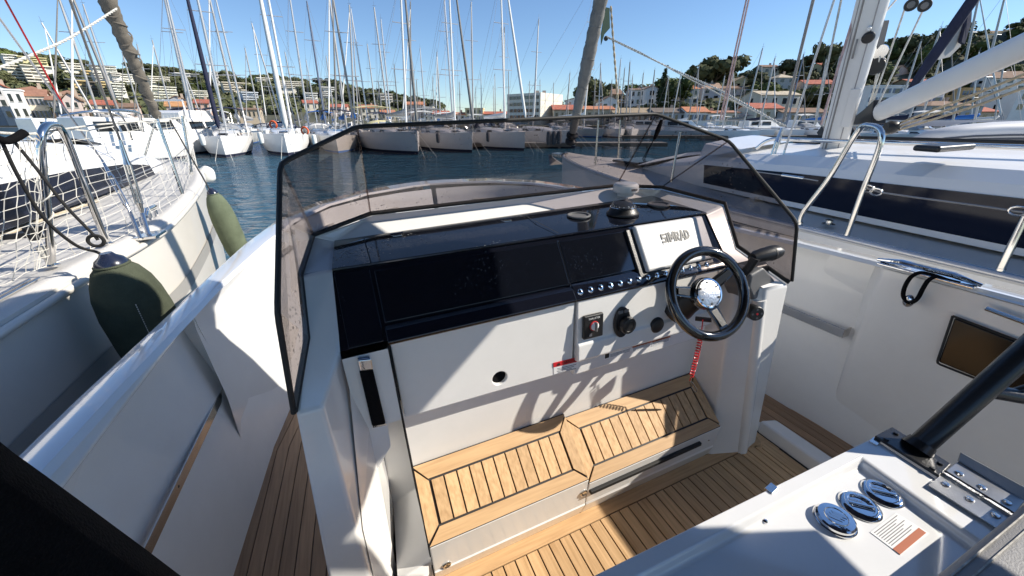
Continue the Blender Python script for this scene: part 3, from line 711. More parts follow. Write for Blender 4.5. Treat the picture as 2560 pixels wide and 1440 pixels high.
b_ = MB(); b_.prism([hpt(.865 + .037 * math.cos(a) * (1 if abs(math.cos(a)) < .9 else 1), .868 + .064 * math.sin(a), 0) for a in [2 * math.pi * k / 20 for k in range(20)]], HN * .016); b_.build('control_body', M['black'], rc, bevel=.005)
b_ = MB(); b_.lathe([(.034, 0), (.034, .018), (.031, .024), (.022, .026), (.020, .023), (.0, .023)], hpt(.876, .861, .016), HN, 28); b_.build('knob', M['black'], rc)
for dx in (-.015, .012):
    b_ = MB(); b_.obox(hpt(.865 + dx, .916, .017), (.010, 0, 0), HU * .006, HN * .003); b_.build('rocker', M['greyplastic'], rc, bevel=.002)
kn = MB(); kn.lathe([(.034, 0), (.034, .006), (.030, .012), (.027, .014), (.0, .014)], hpt(1.045, .808, 0), HN, 28); kn.build('dimmer_knob', M['black'], boat)
kp = empty('round_keypad', parent=boat); ko = V((1.462, .906, .842))
ko = BY(1889, 783, .855); kn_ = V((-.35, -.92, .15)).normalized()
b_ = MB(); b_.lathe([(.030, -.03), (.030, .006), (.027, .010)], ko, kn_, 28); b_.build('keypad_body', M['black'], kp)
ku = V((0, .15, 1)); ku = (ku - kn_ * ku.dot(kn_)).normalized(); kr = ku.cross(kn_)
for a, mm_ in ((0, 'paper'), (90, 'paper'), (180, 'paper'), (270, 'paper'), (None, 'red')):
    c = ko + kn_ * .0102 + (V() if a is None else (kr * math.cos(math.radians(a)) + ku * math.sin(math.radians(a))) * .018)
    b_ = MB(); b_.lathe([(.0045, 0), (.0045, .001)], c, kn_, 12); b_.build('key', M['inkg'] if mm_ == 'paper' else M['red'], kp)

# steering wheel
sw_ = empty('steering_wheel', parent=boat)
wc = BY(1771, 733, .895); wn = V((-.10, -.86, .50)).normalized()
wu = (V((0, 0, 1)) - wn * wn.z).normalized(); wr = wu.cross(wn)
rr = .160
rim = [wc + (wr * math.cos(a) + wu * math.sin(a)) * rr for a in [2 * math.pi * k / 56 for k in range(56)]]
b_ = MB(); b_.tube(rim, .019, 14, closed=True); b_.build('rim', M['carbon'], sw_, angle=60)
hub0 = wc - wn * .022
b_ = MB(); b_.lathe([(.034, -.05), (.058, -.012), (.062, .004), (.060, .020), (.054, .026)], hub0, wn, 36); b_.build('hub', M['carbon'], sw_)
b_ = MB(); b_.lathe([(.058, .018), (.056, .027), (.050, .028), (.048, .025)], hub0, wn, 36); b_.build('hub_ring', M['chrome'], sw_)
b_ = MB(); b_.lathe([(.0485, .022), (.0485, .026), (.045, .0275), (.0, .0275)], hub0, wn, 36); b_.build('hub_badge', M['etched'], sw_)
for k in range(6):
    a = math.radians(30 + 60 * k); b_ = MB(); b_.lathe([(.0045, 0), (.004, .003)], hub0 + wn * .027 + (wr * math.cos(a) + wu * math.sin(a)) * .041, wn, 10); b_.build('bolt', M['ink'], sw_)
for a in (168, 30, 285):
    a = math.radians(a); d = wr * math.cos(a) + wu * math.sin(a); t = wn.cross(d)
    b_ = MB(); r0, r1 = .045, .150
    A = [hub0 + d * r0 + t * .024 * s1 + wn * (.004 + .006 * s2) for s1, s2 in ((-1, -1), (1, -1), (1, 1), (-1, 1))]
    B = [wc + d * r1 + t * .019 * s1 + wn * (-.004 + .006 * s2) for s1, s2 in ((-1, -1), (1, -1), (1, 1), (-1, 1))]
    b_.loft([A, B], closed=True); b_.build('spoke', M['carbon'], sw_, bevel=.003)
    b_ = MB(); A = [hub0 + d * .065 + t * .014 * s1 + wn * (.0095 + .003 * s2) for s1, s2 in ((-1, -1), (1, -1), (1, 1), (-1, 1))]; B = [wc + d * .132 + t * .012 * s1 + wn * (.0035 + .003 * s2) for s1, s2 in ((-1, -1), (1, -1), (1, 1), (-1, 1))]
    b_.loft([A, B], closed=True); b_.build('spoke_inlay', M['black'], sw_, bevel=.001)
cb = BY(1690, 775, 1.012)
b_ = MB(); cd = (hub0 - wn * .02 - cb)
b_.lathe([(.056, -.01), (.056, .03), (.048, .06), (.044, cd.length * .7), (.030, cd.length)], cb, cd, 28); b_.build('steering_column', M['black'], sw_)
b_ = MB(); b_.tube([cb + V((.06, -.05, -.03)), cb + V((.09, -.10, -.02))], .010, 8); b_.build('tilt_lever', M['black'], sw_)

# throttle
tl = empty('throttle', parent=boat)
t0 = BY(1880, 735, .90)
b_ = MB(); q = [BY(1878, 688, .90), BY(1912, 668, .90), BY(1940, 700, .90), BY(1937, 733, .90), BY(1885, 752, .90), BY(1872, 720, .90)]
b_.prism(q, (-.03, .10, -.01)); b_.build('control_box', M['greyplastic'], tl, bevel=.012, seg=3)
q = [BY(1840, 655, 1.0), BY(1905, 640, 1.0), BY(1912, 690, 1.0), BY(1835, 705, 1.0)]
b_ = MB(); b_.prism(q, (-.02, -.05, -.02)); b_.build('control_base', M['black'], tl, bevel=.01)
b_ = MB(); b_.tube([BY(1848, 690, .93), BY(1868, 668, .915), BY(1886, 640, .90)], [.011, .011, .012], 10); b_.build('lever_arm', M['steel'], tl)
b_ = MB(); b_.tube([BY(1852, 692, .915), BY(1872, 670, .90), BY(1888, 645, .89)], [.017, .017, .018], 10); b_.build('lever_arm', M['black'], tl)
b_ = MB(); b_.tube([BY(1880, 645, .90), BY(1890, 642, .90), BY(1925, 633, .885), BY(1940, 630, .88), BY(1950, 630, .877)], [.018, .025, .029, .027, .020], 16); b_.build('grip', M['black'], tl)
b_ = MB(); b_.tube([BY(1925, 634, .884), BY(1928, 633, .884)], .0295, 16); b_.build('grip_ring', M['rubber'], tl)

# --- port side rail in the pocket
pr_ = empty('pocket_rail', parent=boat)
b_ = MB(); b_.loft([[V((-.700, 1.865, .515)), V((-.694, 1.865, .515)), V((-.694, 1.865, .475)), V((-.700, 1.865, .475))], [V((-.735, .93, .515)), V((-.729, .93, .515)), V((-.729, .93, .475)), V((-.735, .93, .475))]], closed=True); b_.build('rail_bar', M['steel'], pr_, bevel=.001)
b_ = MB(); b_.box(-.79, -.694, 1.862, 1.868, .475, .515); b_.build('rail_bracket', M['steel'], pr_, bevel=.004)
b_ = MB(); b_.box(-.83, -.729, .925, .931, .475, .515); b_.build('rail_bracket', M['steel'], pr_, bevel=.001)
for x in (-.765, -.735):
    b_ = MB(); b_.lathe([(.006, 0), (.005, .003)], (x, 1.861, .495), (0, -1, 0), 12); b_.build('screw', M['steel'], pr_)
for y in (1.0, 1.28):
    b_ = MB(); b_.lathe([(.005, 0), (.005, .002)], (-.7305 + (y - .93) * .0374, y, .495), (1, 0, 0), 10); b_.build('screw', M['rubber'], pr_)
# starboard retaining band, cleat, window, handrail
sr = empty('stowage_band', parent=boat)
b_ = MB(); b_.box(2.125, 2.129, .86, 1.9, .535, .585); b_.box(2.125, 2.22, .855, .860, .535, .585); b_.build('band_bar', M['steel'], sr, bevel=.002)
wn_ = empty('side_window', parent=boat)
b_ = MB(); b_.prism([BX(2385, 795, 2.085), BX(2600, 878, 2.085), BX(2600, 1010, 2.085), BX(2345, 905, 2.085)], (.02, 0, 0)); b_.build('window_pane', M['smoke'], wn_, bevel=.006)
b_ = MB(); b_.tube(rnd([BX(2382, 790, 2.086), BX(2620, 880, 2.086), BX(2620, 1018, 2.086), BX(2342, 908, 2.086), BX(2382, 790, 2.086)], .01), .0045, 6); b_.build('window_frame', M['rubber'], wn_)
b_ = MB(); b_.tube([BX(2465, 771, 2.07), BX(2640, 835, 2.07)], .0085, 8); b_.build('grab_rail', M['steel'], boat)
cl = empty('cleat', parent=boat)
b_ = MB(); b_.obox((2.085, .66, .962), (.026, 0, 0), (.0, .15, -.0), (0, 0, .005)); b_.build('cleat_base', M['chrome'], cl, bevel=.004)
b_ = MB(); b_.tube([(2.085, .50, .972), (2.085, .58, .985), (2.085, .74, .985), (2.085, .82, .972)], [.007, .012, .012, .007], 10); b_.build('cleat_bar', M['chrome'], cl)
ed = MB(); ed.ball(BX(2272, 752, 2.06), .026, 14, 10, (.6, .8, 1.1)); ed.build('fairlead_knob', M['chrome'], boat)

# --- helm seat module (lower right)
sm = empty('seat_module', parent=boat)
zt = .755
b_ = MB()
# rim round a recessed panel
o4 = [V((-.10, .378, zt)), V((1.21, .341, zt)), V((1.14, -.35, zt)), V((-.10, -.35, zt))]
i4 = [V((-.02, .338, zt)), V((1.10, .314, zt)), V((1.035, -.30, zt)), V((-.02, -.30, zt))]
i4b = [V((-.01, .326, zt - .022)), V((1.09, .304, zt - .022)), V((1.025, -.29, zt - .022)), V((-.01, -.29, zt - .022))]
for k in range(4):
    j = (k + 1) % 4; b_.poly([o4[k], o4[j], i4[j], i4[k]]); b_.poly([i4[k], i4[j], i4b[j], i4b[k]])
    b_.poly([o4[k], o4[j], o4[j] - V((0, .0, .70)), o4[k] - V((0, 0, .70))])
b_.poly(i4b); b_.build('module_top', M['gelgloss'], sm, bevel=.008, seg=3)
for px, py, flat in ((2089, 1296, 1), (2153, 1259, 0), (2209, 1227, 0)):
    fc = empty('filler_cap', parent=sm); o = BZ(px, py, zt - .012); o.z = zt - .022
    b_ = MB()
    if flat: b_.lathe([(.041, 0), (.041, .005), (.039, .007), (.038, .0075), (.0375, .013), (.034, .016), (.02, .0175), (0, .0175)], o, (0, 0, 1), 40)
    else: b_.lathe([(.041, 0), (.041, .003), (.038, .006), (.032, .0085), (.026, .0085), (.024, .003), (0, .003)], o, (0, 0, 1), 40)
    b_.build('cap_body', M['chrome'], fc, angle=25)
    if flat:
        b_ = MB(); b_.tube([o + V((.022 * math.cos(a), .022 * math.sin(a), .0178)) for a in [2 * math.pi * k / 24 for k in range(24)]], .0012, 6, closed=True); b_.build('cap_emblem', M['steel'], fc)
        for k in range(3):
            b_ = MB(); b_.obox(o + V((-.008 + k * .008, 0, .018)), (.0018, .004, 0), (-.006, .010, 0), (0, 0, .0006)); b_.build('cap_emblem', M['steel'], fc)
    else:
        b_ = MB(); b_.obox(o + V((0, 0, .006)), V((.72, -.69, 0)) * .026, V((.69, .72, 0)) * .004, (0, 0, .0035)); b_.build('cap_grip', M['chrome'], fc, bevel=.002)
        text('lettering', 'DIESEL' if px == 2209 else 'WASTE', .0085, M['ink'], fc, o + V((.005, .012, .0036)), (-.72, .69, 0), (-.69, -.72, 0))
# upside-down warning label (read from the seat behind)
wl = empty('warning_label', parent=sm); z = zt - .0215
q = [BZ(2247 - 72, 1336 - 5, z), BZ(2240, 1282, z), BZ(2322, 1333, z), BZ(2250, 1387, z)]
A, B, D, E_ = q   # left, top, right, bottom
b_ = MB(); b_.prism(q, (0, 0, .0008)); b_.build('label_sheet', M['paper'], wl, smooth=False)
lm = lambda u, v: A + (B - A) * u + (E_ - A) * v      # u along left->top, v left->bottom
b_ = MB(); b_.prism([lm(0, .76), lm(1, .76), lm(1, 1), lm(0, 1)], (0, 0, .0014)); b_.build('label_band', M['orange'], wl, smooth=False)
text('lettering', '\u25b2 WARNING', .0125, M['ink'], wl, lm(.5, .88) + V((0, 0, .0015)), A - B, A - E_, bold=.0002)
for k in range(8):
    v = .08 + k * .082
    b_ = MB(); b_.prism([lm(.06, v), lm(.94 - .12 * (k % 3), v), lm(.94 - .12 * (k % 3), v + .022), lm(.06, v + .022)], (0, 0, .0012)); b_.build('print_line', M['inkg'], wl, smooth=False)
for px, py in ((1912, 1304), (2190, 1188)):
    b_ = MB(); o = BZ(px, py, zt - .022); b_.lathe([(.0065, 0), (.006, .004), (.003, .006)], o, (0, 0, 1), 12); b_.build('screw', M['chrome'], sm)
for px, py in ((1928, 1222), (2187, 1105)):
    b_ = MB(); o = BZ(px, py, zt); b_.obox(o, (.014, .002, 0), (-.001, .009, 0), (0, 0, .004)); b_.build('seat_stop', M['steel'], sm, bevel=.001)
# roof support
rp = empty('hardtop', parent=boat)
b_ = MB(); b_.prism([BZ(2185, 1094, zt + .004), BZ(2228, 1072, zt + .004), BZ(2375, 1165, zt + .004), BZ(2345, 1195, zt + .004)], (0, 0, .008)); b_.build('foot_plate', M['blackmetal'], rp, bevel=.002)
for px, py in ((2215, 1100), (2240, 1085), (2330, 1172), (2350, 1160)):
    o = BZ(px, py, zt + .012); b_ = MB(); b_.lathe([(.006, 0), (.006, .003), (.004, .005)], o, (0, 0, 1), 10); b_.build('bolt', M['blackmetal'], rp)
p0 = V((1.253, .268, zt + .01)); p1 = V((1.448, .231, 1.03)); p2 = p0 + (p1 - p0) * 1.55
b_ = MB(); b_.tube(bsp([p0, p1, p2, V((1.62, .12, 1.6)), V((1.60, -.05, 2.12))], 6), .026, 16); b_.build('roof_leg', M['blackmetal'], rp)
b_ = MB(); b_.tube([p0, p0 + V((.012, -.002, .018))], [.034, .028], 16); b_.build('leg_collar', M['blackmetal'], rp)
pm = p0.lerp(p1, .63)
b_ = MB(); b_.tube([pm, pm + V((.14, -.10, -.02)), pm + V((.34, -.22, -.05))], .018, 12); b_.build('leg_brace', M['blackmetal'], rp)
b_ = MB(); b_.tube([pm + V((.05, -.03, -.008)), pm + V((.10, -.06, .03)), p0.lerp(p1, 1.1) + V((.03, -.03, 0))], .010, 10); b_.build('leg_brace', M['blackmetal'], rp)
b_ = MB(); b_.tube(bsp([V((.16, .27, zt)), V((-.06, .20, 1.03)), V((-.20, .0, 1.6)), V((-.20, -.3, 2.12))], 6)[8:], .026, 12)
b_ = MB(); b_.prism([(x, y, 2.12) for x, y in ((-.6, -1.6), (2.12, -1.6), (2.10, .20), (2.01, .36), (1.08, 1.28), (.91, 1.41), (.82, 1.44), (.59, 1.46), (.46, 1.45), (.38, 1.36), (.1, 1.2), (-.6, 1.1))], (0, 0, .07)); b_.build('roof', M['navy'], rp, bevel=.02)  # out of view; outline shaped by tracing back the shade edges it throws
b_ = MB(); b_.tube(bsp([V((1.22, -.34, zt)), V((1.45, -.38, 1.10)), V((1.68, -.42, 1.6)), V((1.72, -.45, 2.12))], 5), .03, 12); b_.build('roof_leg', M['blackmetal'], rp)  # unseen aft leg and brace, added to throw shade on the seat module
b_ = MB(); b_.tube([V((1.64, -.05, 1.55)), V((1.68, -.42, 1.45))], .022, 10); b_.build('leg_brace', M['blackmetal'], rp)
b_ = MB(); b_.prism([(1.70, -.12, 1.36), (1.70, -.80, 1.42), (1.70, -.80, 2.12), (1.70, -.12, 2.12)], (.015, 0, 0)); b_.build('shade_screen', M['blackm'], rp)  # unseen screen, added to shade the module top and leave the cushion lit
# steel hinge plates beside the seat
hg = empty('seat_hinge', parent=boat)
q = [BZ(2318, 1215, zt + .004), BZ(2395, 1155, zt + .004), BZ(2560, 1255, zt + .004), BZ(2500, 1330, zt + .004)]
b_ = MB(); b_.prism(q, (0, 0, .004)); b_.build('hinge_plate', M['hinge'], hg, bevel=.001)
b_ = MB(); e1 = q[1].lerp(q[2], .02); b_.prism([q[1], q[2], q[2] + V((.02, .008, .022)), q[1] + V((.010, .005, .022))], (.003, .003, 0)); b_.build('hinge_plate', M['clear'], hg, bevel=.004)
for u in (.15, .5, .85):
    for v in (.25, .7):
        o = q[0].lerp(q[3], u).lerp(q[1].lerp(q[2], u), v) + V((0, 0, .004)); b_ = MB(); b_.lathe([(.008, 0), (.007, .003), (.003, .004)], o, (0, 0, 1), 12); b_.build('bolt', M['steel'], hg)
b_ = MB(); b_.tube([q[0].lerp(q[1], .48) + V((0, 0, .008)), q[3].lerp(q[2], .48) + V((0, 0, .008))], .006, 8); b_.build('hinge_pin', M['chrome'], hg)

# --- loose things on our boat (top level)
cu = empty('seat_cushion', 'grey vinyl seat cushion with double white stitching in the bottom right corner', 'cushion', BM)
A = BZ(2300, 1462, .83); B = BZ(2580, 1235, .83); dr = (B - A).normalized(); nr = V((dr.y, -dr.x, 0))
rings = []
for u in (-.6, .0, .3, .6, 1.0, 1.8):
    p_ = A + (B - A) * u
    rings.append([p_ + nr * .0 + V((0, 0, -.07)), p_ + V((0, 0, -.035)), p_ + nr * .004 + V((0, 0, -.012)), p_ + nr * .016 + V((0, 0, .0)), p_ + nr * .04 + V((0, 0, .006)), p_ + nr * .20 + V((0, 0, .012)), p_ + nr * .40 + V((0, 0, .010))])
b_ = MB(); b_.loft(rings, cap=False); b_.build('cushion_cover', M['greyseat'], cu, angle=60)
for off, z in ((.014, .001), (.030, .0055)):
    b_ = MB(); k = 0; n_s = 150
    for k in range(n_s):
        p_ = A + (B - A) * (-.1 + 1.3 * k / n_s) + nr * off + V((0, 0, z)); b_.obox(p_, dr * .0024, nr * .0011, (0, 0, .0011))
    b_.build('stitching', M['ropew'], cu, smooth=False, kind='stuff')
bl_ = MB(); q = [BY(-60, 1150, .30), BY(0, 1195, .30), BY(90, 1255, .30), BY(200, 1330, .30), BY(360, 1440, .30), BY(480, 1525, .30)]
rings = []
for p_ in q: rings.append([p_ + V((-.01, .03, -.002)), p_ + V((.0, .0, .0)), p_ + V((-.01, -.03, -.012)), p_ + V((-.05, -.05, -.06)), p_ + V((-.12, -.02, -.16)), p_ + V((-.12, .05, -.12))])
bl_.loft(rings, closed=True); o = bl_.build('black_cover', M['blackm'], None, angle=70); o.matrix_world = BM
tag(o, 'matt black padded fabric cover filling the bottom left corner', 'cover')
# kill cord
ld = empty('safety_lanyard', 'red coiled kill switch lanyard hanging under the steering wheel', 'lanyard', BM)
ka, kb = BY(1754, 828, .925), BY(1728, 940, .935)
pts = []; T = 17
ax = (kb - ka).normalized(); u = ax.orthogonal().normalized(); w = ax.cross(u)
for k in range(T * 12 + 1):
    t = k / (T * 12); a = 2 * math.pi * k / 12; pts.append(ka.lerp(kb, t) + (u * math.cos(a) + w * math.sin(a)) * .0085 * (1 if t < .8 else 1 + 0 * t) + V((.004 * math.sin(t * 3), 0, 0)))
b_ = MB(); b_.tube(pts, .0023, 5); b_.build('coil', M['redp'], ld)
kc = BY(1724, 952, .937); kd = BY(1741, 980, .94)
b_ = MB(); b_.tube([kb, kc], .002, 6); b_.build('cord_end', M['redp'], ld)
d = (kd - kc); s_ = d.cross(V((0, 1, 0))).normalized() * .007
b_ = MB(); b_.tube([kc, kc + d * .3 + s_, kc + d * .85 + s_, kd, kc + d * .85 - s_, kc + d * .3 - s_], .0028, 8, closed=True); b_.build('snap_hook', M['steel'], ld)
b_ = MB(); b_.tube([BY(1757, 800, .93), ka], .0025, 6); b_.build('cord_start', M['redp'], ld)
# mooring loop on the cleat
ro = MB(); kx = BX(2272, 757, 2.055)
for q in ([(2352, 694), (2325, 686), (2300, 682), (2278, 692), (2263, 715), (2258, 738), (2266, 753), (2276, 757)], [(2400, 708), (2368, 700), (2342, 692), (2322, 700), (2308, 720), (2298, 740), (2288, 752), (2278, 757)]):
    ro.tube(bsp([BX(px, py, 2.078 - .03 * min(1, i / 4)) for i, (px, py) in enumerate(q)], 5), .0075, 8)
o = ro.build('mooring_loop', M['blackm']); o.matrix_world = BM
tag(o, 'black elastic loop hooked over the chrome cleat on the starboard gunwale', 'rope')
# ================================================================== NEIGHBOUR YACHTS (same frame as our boat)
def tb(par, name, pts, r, m, n=8, **k):
    b_ = MB(); b_.tube(pts, r, n, **k); return b_.build(name, m, par, angle=60)
def hull_rings(edge, other, zlow, nz=7, flare=.10, stem=.0):
    """edge, other: matching lists of deck edge points of the two sides; gives rings across the hull"""
    rings = []
    for a, b_ in zip(edge, other):
        c = (a + b_) / 2; ring = []
        for s_, e in ((0, a), (1, b_)):
            q = []
            for k in range(nz):
                t = k / (nz - 1); w = 1 - flare * t * t
                q.append(V((c.x + (e.x - c.x) * w, c.y + (e.y - c.y) * w - stem * t * 0, e.z + (zlow - e.z) * t)))
            ring += q[::-1] if s_ == 0 else q
        rings.append(ring)
    return rings
# ------------------------------------------------------------------ port yacht
py_ = empty('sailing_yacht', 'ivory sailing yacht alongside on the left with netted rails and a taupe furled sail', 'yacht', BM)
edge = bsp([V((-1.27, -2.5, .95)), V((-1.27, .6, .96)), V((-1.25, 1.9, .98)), V((-1.21, 2.5, 1.0)), V((-1.17, 2.85, 1.01)), V((-1.17, 3.3, 1.02)), V((-1.27, 4.3, 1.06)), V((-1.42, 5.2, 1.10)), V((-1.75, 6.3, 1.14)), V((-2.15, 7.0, 1.17)), V((-2.60, 7.4, 1.19))], 4)
ax0, ax1 = V((-3.2, -2.5, 0)), V((-2.65, 7.45, 0))
adir = (ax1 - ax0).normalized(); anrm = V((adir.y, -adir.x, 0))
def refl(q): d = (q - ax0).dot(anrm); return q - anrm * (2 * d)
oth = [refl(q) for q in edge]
b_ = MB(); b_.loft(hull_rings(edge, oth, WB - .2, 8, .16)); b_.build('hull', M['yacht'], py_, angle=40)
b_ = MB(); rings = []
for a, c in zip(edge, oth):
    d = (c - a); rings.append([a + d * .0 + V((.0, 0, .0)), a + d * .008 + V((0, 0, .022)), a + d * .02 + V((0, 0, .024)), a + d * .032 + V((0, 0, .008)), a + d * .08 + V((0, 0, .006)), a + d * .5 + V((0, 0, .05)), c + V((0, 0, .004))])
b_.loft(rings, cap=False); b_.build('deck', M['deck'], py_, angle=50)
# grey stripe on the topsides and its notch
b_ = MB(); rr_ = hull_rings(edge, oth, WB - .2, 20, .16)
rings = [[r_[19 - 4] + anrm * .006, r_[19 - 5] + anrm * .006] for r_ in rr_[2:-12]]
b_.loft(rings, cap=False); b_.build('hull_stripe', M['band'], py_, fix=False)
for j in (4, 5):
    tb(py_, 'toe_track', [q + V((-.10 - .03 * (j - 4), 0, .022)) for q in edge[0:11]], .006, M['steel'], 6)
tb(py_, 'rubbing_strake', [q + anrm * .01 + V((0, 0, -.03)) for q in edge], .018, M['yacht'], 8)
# coachroof with dark navy side window
cr = [V((-3.2, -2.5, 1)), V((-2.05, -2.5, 1.02)), V((-2.12, 2.0, 1.05)), V((-2.25, 3.6, 1.08)), V((-2.55, 5.0, 1.12)), V((-2.8, 5.4, 1.13))]
b_ = MB(); rings = []
for t, (x0, y, h) in enumerate(((-1.88, -2.5, .55), (-1.88, .5, .55), (-1.89, 2.5, .52), (-1.90, 4.0, .44), (-1.93, 5.2, .33), (-2.02, 6.1, .19), (-2.25, 6.9, .04))):
    zb = 1.02 + .02 * max(0, y); c = V((-2.9 + .05 * y, y, zb + h + .08)); a = V((x0, y, zb)); u_ = V((x0 - .03, y, zb + h * .66)); u2 = V((x0 - .16, y, zb + h))
    m_ = lambda q: refl(q)
    rings.append([a, u_, u2, c, m_(u2), m_(u_), m_(a)])
b_.loft(rings, cap=True); b_.build('coachroof', M['yachtw'], py_, angle=25)
b_ = MB(); b_.loft([[V((x0 + .006, y, 1.03 + .018 * y)), V((x0 - .012, y, 1.325 - dz))] for x0, y, dz in ((-1.88, -2.5, 0), (-1.88, .5, 0), (-1.89, 2.5, 0), (-1.90, 4.0, .0), (-1.925, 5.0, .03), (-1.945, 5.6, .09))], cap=False); b_.build('cabin_window', M['winblue'], py_, fix=False)
b_ = MB(); b_.obox(BZ(345, 400, 1.16) if 0 else V((-2.5, 5.3, 1.50)), (.26, .0, 0), (0, .22, -.03), (0, 0, .012)); b_.build('deck_hatch', M['smoke'], py_, bevel=.02)
# rails: hoop, stanchions
def foot(p_, r=.03):
    b_ = MB(); b_.lathe([(r, 0), (r, .006), (r * .5, .012), (r * .45, .04)], p_, (0, 0, 1), 14); b_.build('stanchion_base', M['steel'], py_)
hb_, ht_, hf = BZ(212, 640, 1.0), BY(118, 318, 2.5), BZ(290, 612, 1.0)
f1 = V((-1.36, 2.42, 1.02)); f2 = V((-1.27, 2.72, 1.03))
t1_, t2_ = BY(103, 345, 2.35), BY(135, 312, 2.50); t3_ = BY(165, 345, 2.6)
tb(py_, 'rail_hoop', bsp([f1, f1.lerp(t1_, .5), t1_, t2_, t3_, t3_.lerp(f2, .5), f2], 6), .0145, M['steel'], 12)
foot(f1); foot(f2)
st_pts = []
for (bx, by), (tx, ty), z, y in (((460, 496), (393, 298), 1.04, None), ((480, 440), (455, 290), 1.10, None)):
    f_ = BZ(bx, by, z); t_ = BY(tx, ty, f_.y + .05)
    tb(py_, 'stanchion', [f_, t_], .0125, M['steel'], 10); foot(f_); st_pts.append((f_, t_))
# furled headsail and stay
g0, g1 = BY(392, 292, 7.0), BY(255, -30, 6.2)
gp = [g0.lerp(g1, k / 30) for k in range(31)]
random.seed(3)
rs_ = [(.050 + .026 * (k / 30)) * (1 + .09 * math.sin(k * 1.9) + .05 * random.uniform(-1, 1)) for k in range(31)]
b_ = MB(); gp2 = [q + V((.012 * math.sin(k * 2.3), .0, .0)) for k, q in enumerate(gp)]
b_.tube(gp2, rs_, 14); b_.build('furled_sail', M['canvas'], py_, angle=80)
# spiral lashings of the sleeve
for k in range(2, 30, 3):
    c = gp2[k]; d = (gp[1] - gp[0]).normalized(); u = d.orthogonal().normalized(); w = d.cross(u); r_ = rs_[k] * 1.02
    tb(py_, 'sleeve_fold', [c + (u * math.cos(a) + w * math.sin(a)) * r_ + d * .05 * math.sin(a + k) for a in [2 * math.pi * j / 14 for j in range(15)]], .009, M['canvas'], 5)
tb(py_, 'forestay', [g0, V((-2.63, 7.42, 1.2))], .012, M['steel'], 8)
# shroud rods with turnbuckles
def turnbuckle(par, a, c, r=.020):
    d = (c - a); u = d.normalized(); s_ = u.cross(V((0, 1, 0))).normalized() * r
    tb(par, 'turnbuckle', [a, a + d * .12, a + d * .16], [r * .5, r * .9, r * 1.15], M['steel'], 10)
    for k in (-1, 1): tb(par, 'turnbuckle', [a + d * .14 + s_ * k * .85, a + d * .70 + s_ * k * .85], r * .42, M['steel'], 8)
    tb(par, 'turnbuckle', [a + d * .68, a + d * .74, a + d * 1.0], [r * 1.15, r * .9, r * .5], M['steel'], 10)
    tb(par, 'turnbuckle_screw', [a, a + d * .35], r * .38, M['steel'], 6); tb(par, 'turnbuckle_screw', [a + d * .55, c], r * .38, M['steel'], 6)
ch = BZ(372, 588, 1.02); s0 = BY(345, 500, 3.05); s1 = BY(300, 350, 3.0); s2 = BY(168, -20, 2.6)
tb(py_, 'chainplate', [ch, s0.lerp(ch, .4)], .012, M['steel'], 8); turnbuckle(py_, s0.lerp(ch, .4), s1, .016)
tb(py_, 'shroud', [s1, s2], .0055, M['mastd'], 8)
ch2 = BZ(352, 598, 1.02); q0 = BY(325, 530, 2.95); q1 = BY(255, 400, 3.1); q2 = BY(-20, 20, 2.75)
tb(py_, 'chainplate', [ch2, q0], .010, M['steel'], 8); turnbuckle(py_, q0, q1, .012); tb(py_, 'shroud', [q1, q2], .005, M['alu'], 8)
tb(py_, 'inner_shroud', [BY(162, 270, 3.2), BY(-20, -60, 2.9)], .0045, M['redp'], 6)
b_ = MB(); b_.obox(ch + V((0, 0, .0)), (.06, 0, 0), (0, .08, 0), (0, 0, .008)); b_.build('chainplate_cover', M['steel'], py_, bevel=.003)
# net
netp = [BY(-60, 318, 2.0), BY(100, 335, 2.35)] ; 
top = [BY(-40, 330, 1.9), BY(60, 335, 2.2), BY(100, 332, 2.4), BY(240, 312, 3.1), BY(393, 300, st_pts[0][1].y), BY(455, 292, st_pts[1][1].y)]
bot = [BZ(-60, 560, 1.02) if 0 else V((-1.42, 1.9, 1.02)), V((-1.38, 2.3, 1.03)), V((-1.35, 2.45, 1.03)), V((-1.24, 3.1, 1.04)), st_pts[0][0], st_pts[1][0]]
tp, bt = bsp(top, 5), bsp(bot, 5)
nb = MB(); nv = len(tp); nh = 13; random.seed(5)
P = [[tp[i].lerp(bt[i], j / nh) + V((random.uniform(-.008, .008), random.uniform(-.012, .012), random.uniform(-.007, .007) - .018 * math.sin(math.pi * ((i % 6) / 6)) * (1 - j / nh))) for j in range(nh + 1)] for i in range(nv)]
for i in range(nv): nb.tube(P[i], .0017, 3, caps=False)
for j in range(nh + 1): nb.tube([P[i][j] for i in range(nv)], .0017 if j else .0042, 3, caps=False)
# far side net and bow return
P2 = []
t0_, b0_ = tp[-1], bt[-1]; t9, b9 = V((-2.6, 7.35, 1.78)), V((-2.6, 7.38, 1.2))
for i in range(24):
    u = i / 23; sag = V((random.uniform(-.006, .006), 0, random.uniform(-.006, .006)))
    P2.append([t0_.lerp(t9, u).lerp(b0_.lerp(b9, u), j / 16) + V((.25 * math.sin(math.pi * u), .1 * math.sin(math.pi * u), 0)) + sag for j in range(17)])
for i in range(24): nb.tube(P2[i], .0016, 3, caps=False)
for j in range(17): nb.tube([P2[i][j] for i in range(24)], .0016, 3, caps=False)
nb.build('safety_net', M['net'], py_, smooth=False, fix=False, kind='stuff')
tb(py_, 'lifeline', [BY(-80, 322, 1.9)] + tp[::3] , .005, M['ropew'], 6)
tb(py_, 'pulpit', bsp([BY(225, 278, 4.6), BY(300, 276, 5.0), BY(345, 282, 5.4), BY(352, 300, 5.5), BY(358, 330, 5.55)], 5), .012, M['steel'], 8)
tb(py_, 'pulpit', bsp([BY(150, 290, 4.4), BY(225, 279, 4.6), BY(290, 284, 4.7), BY(312, 305, 4.75), BY(330, 350, 4.8)], 5), .010, M['steel'], 8)
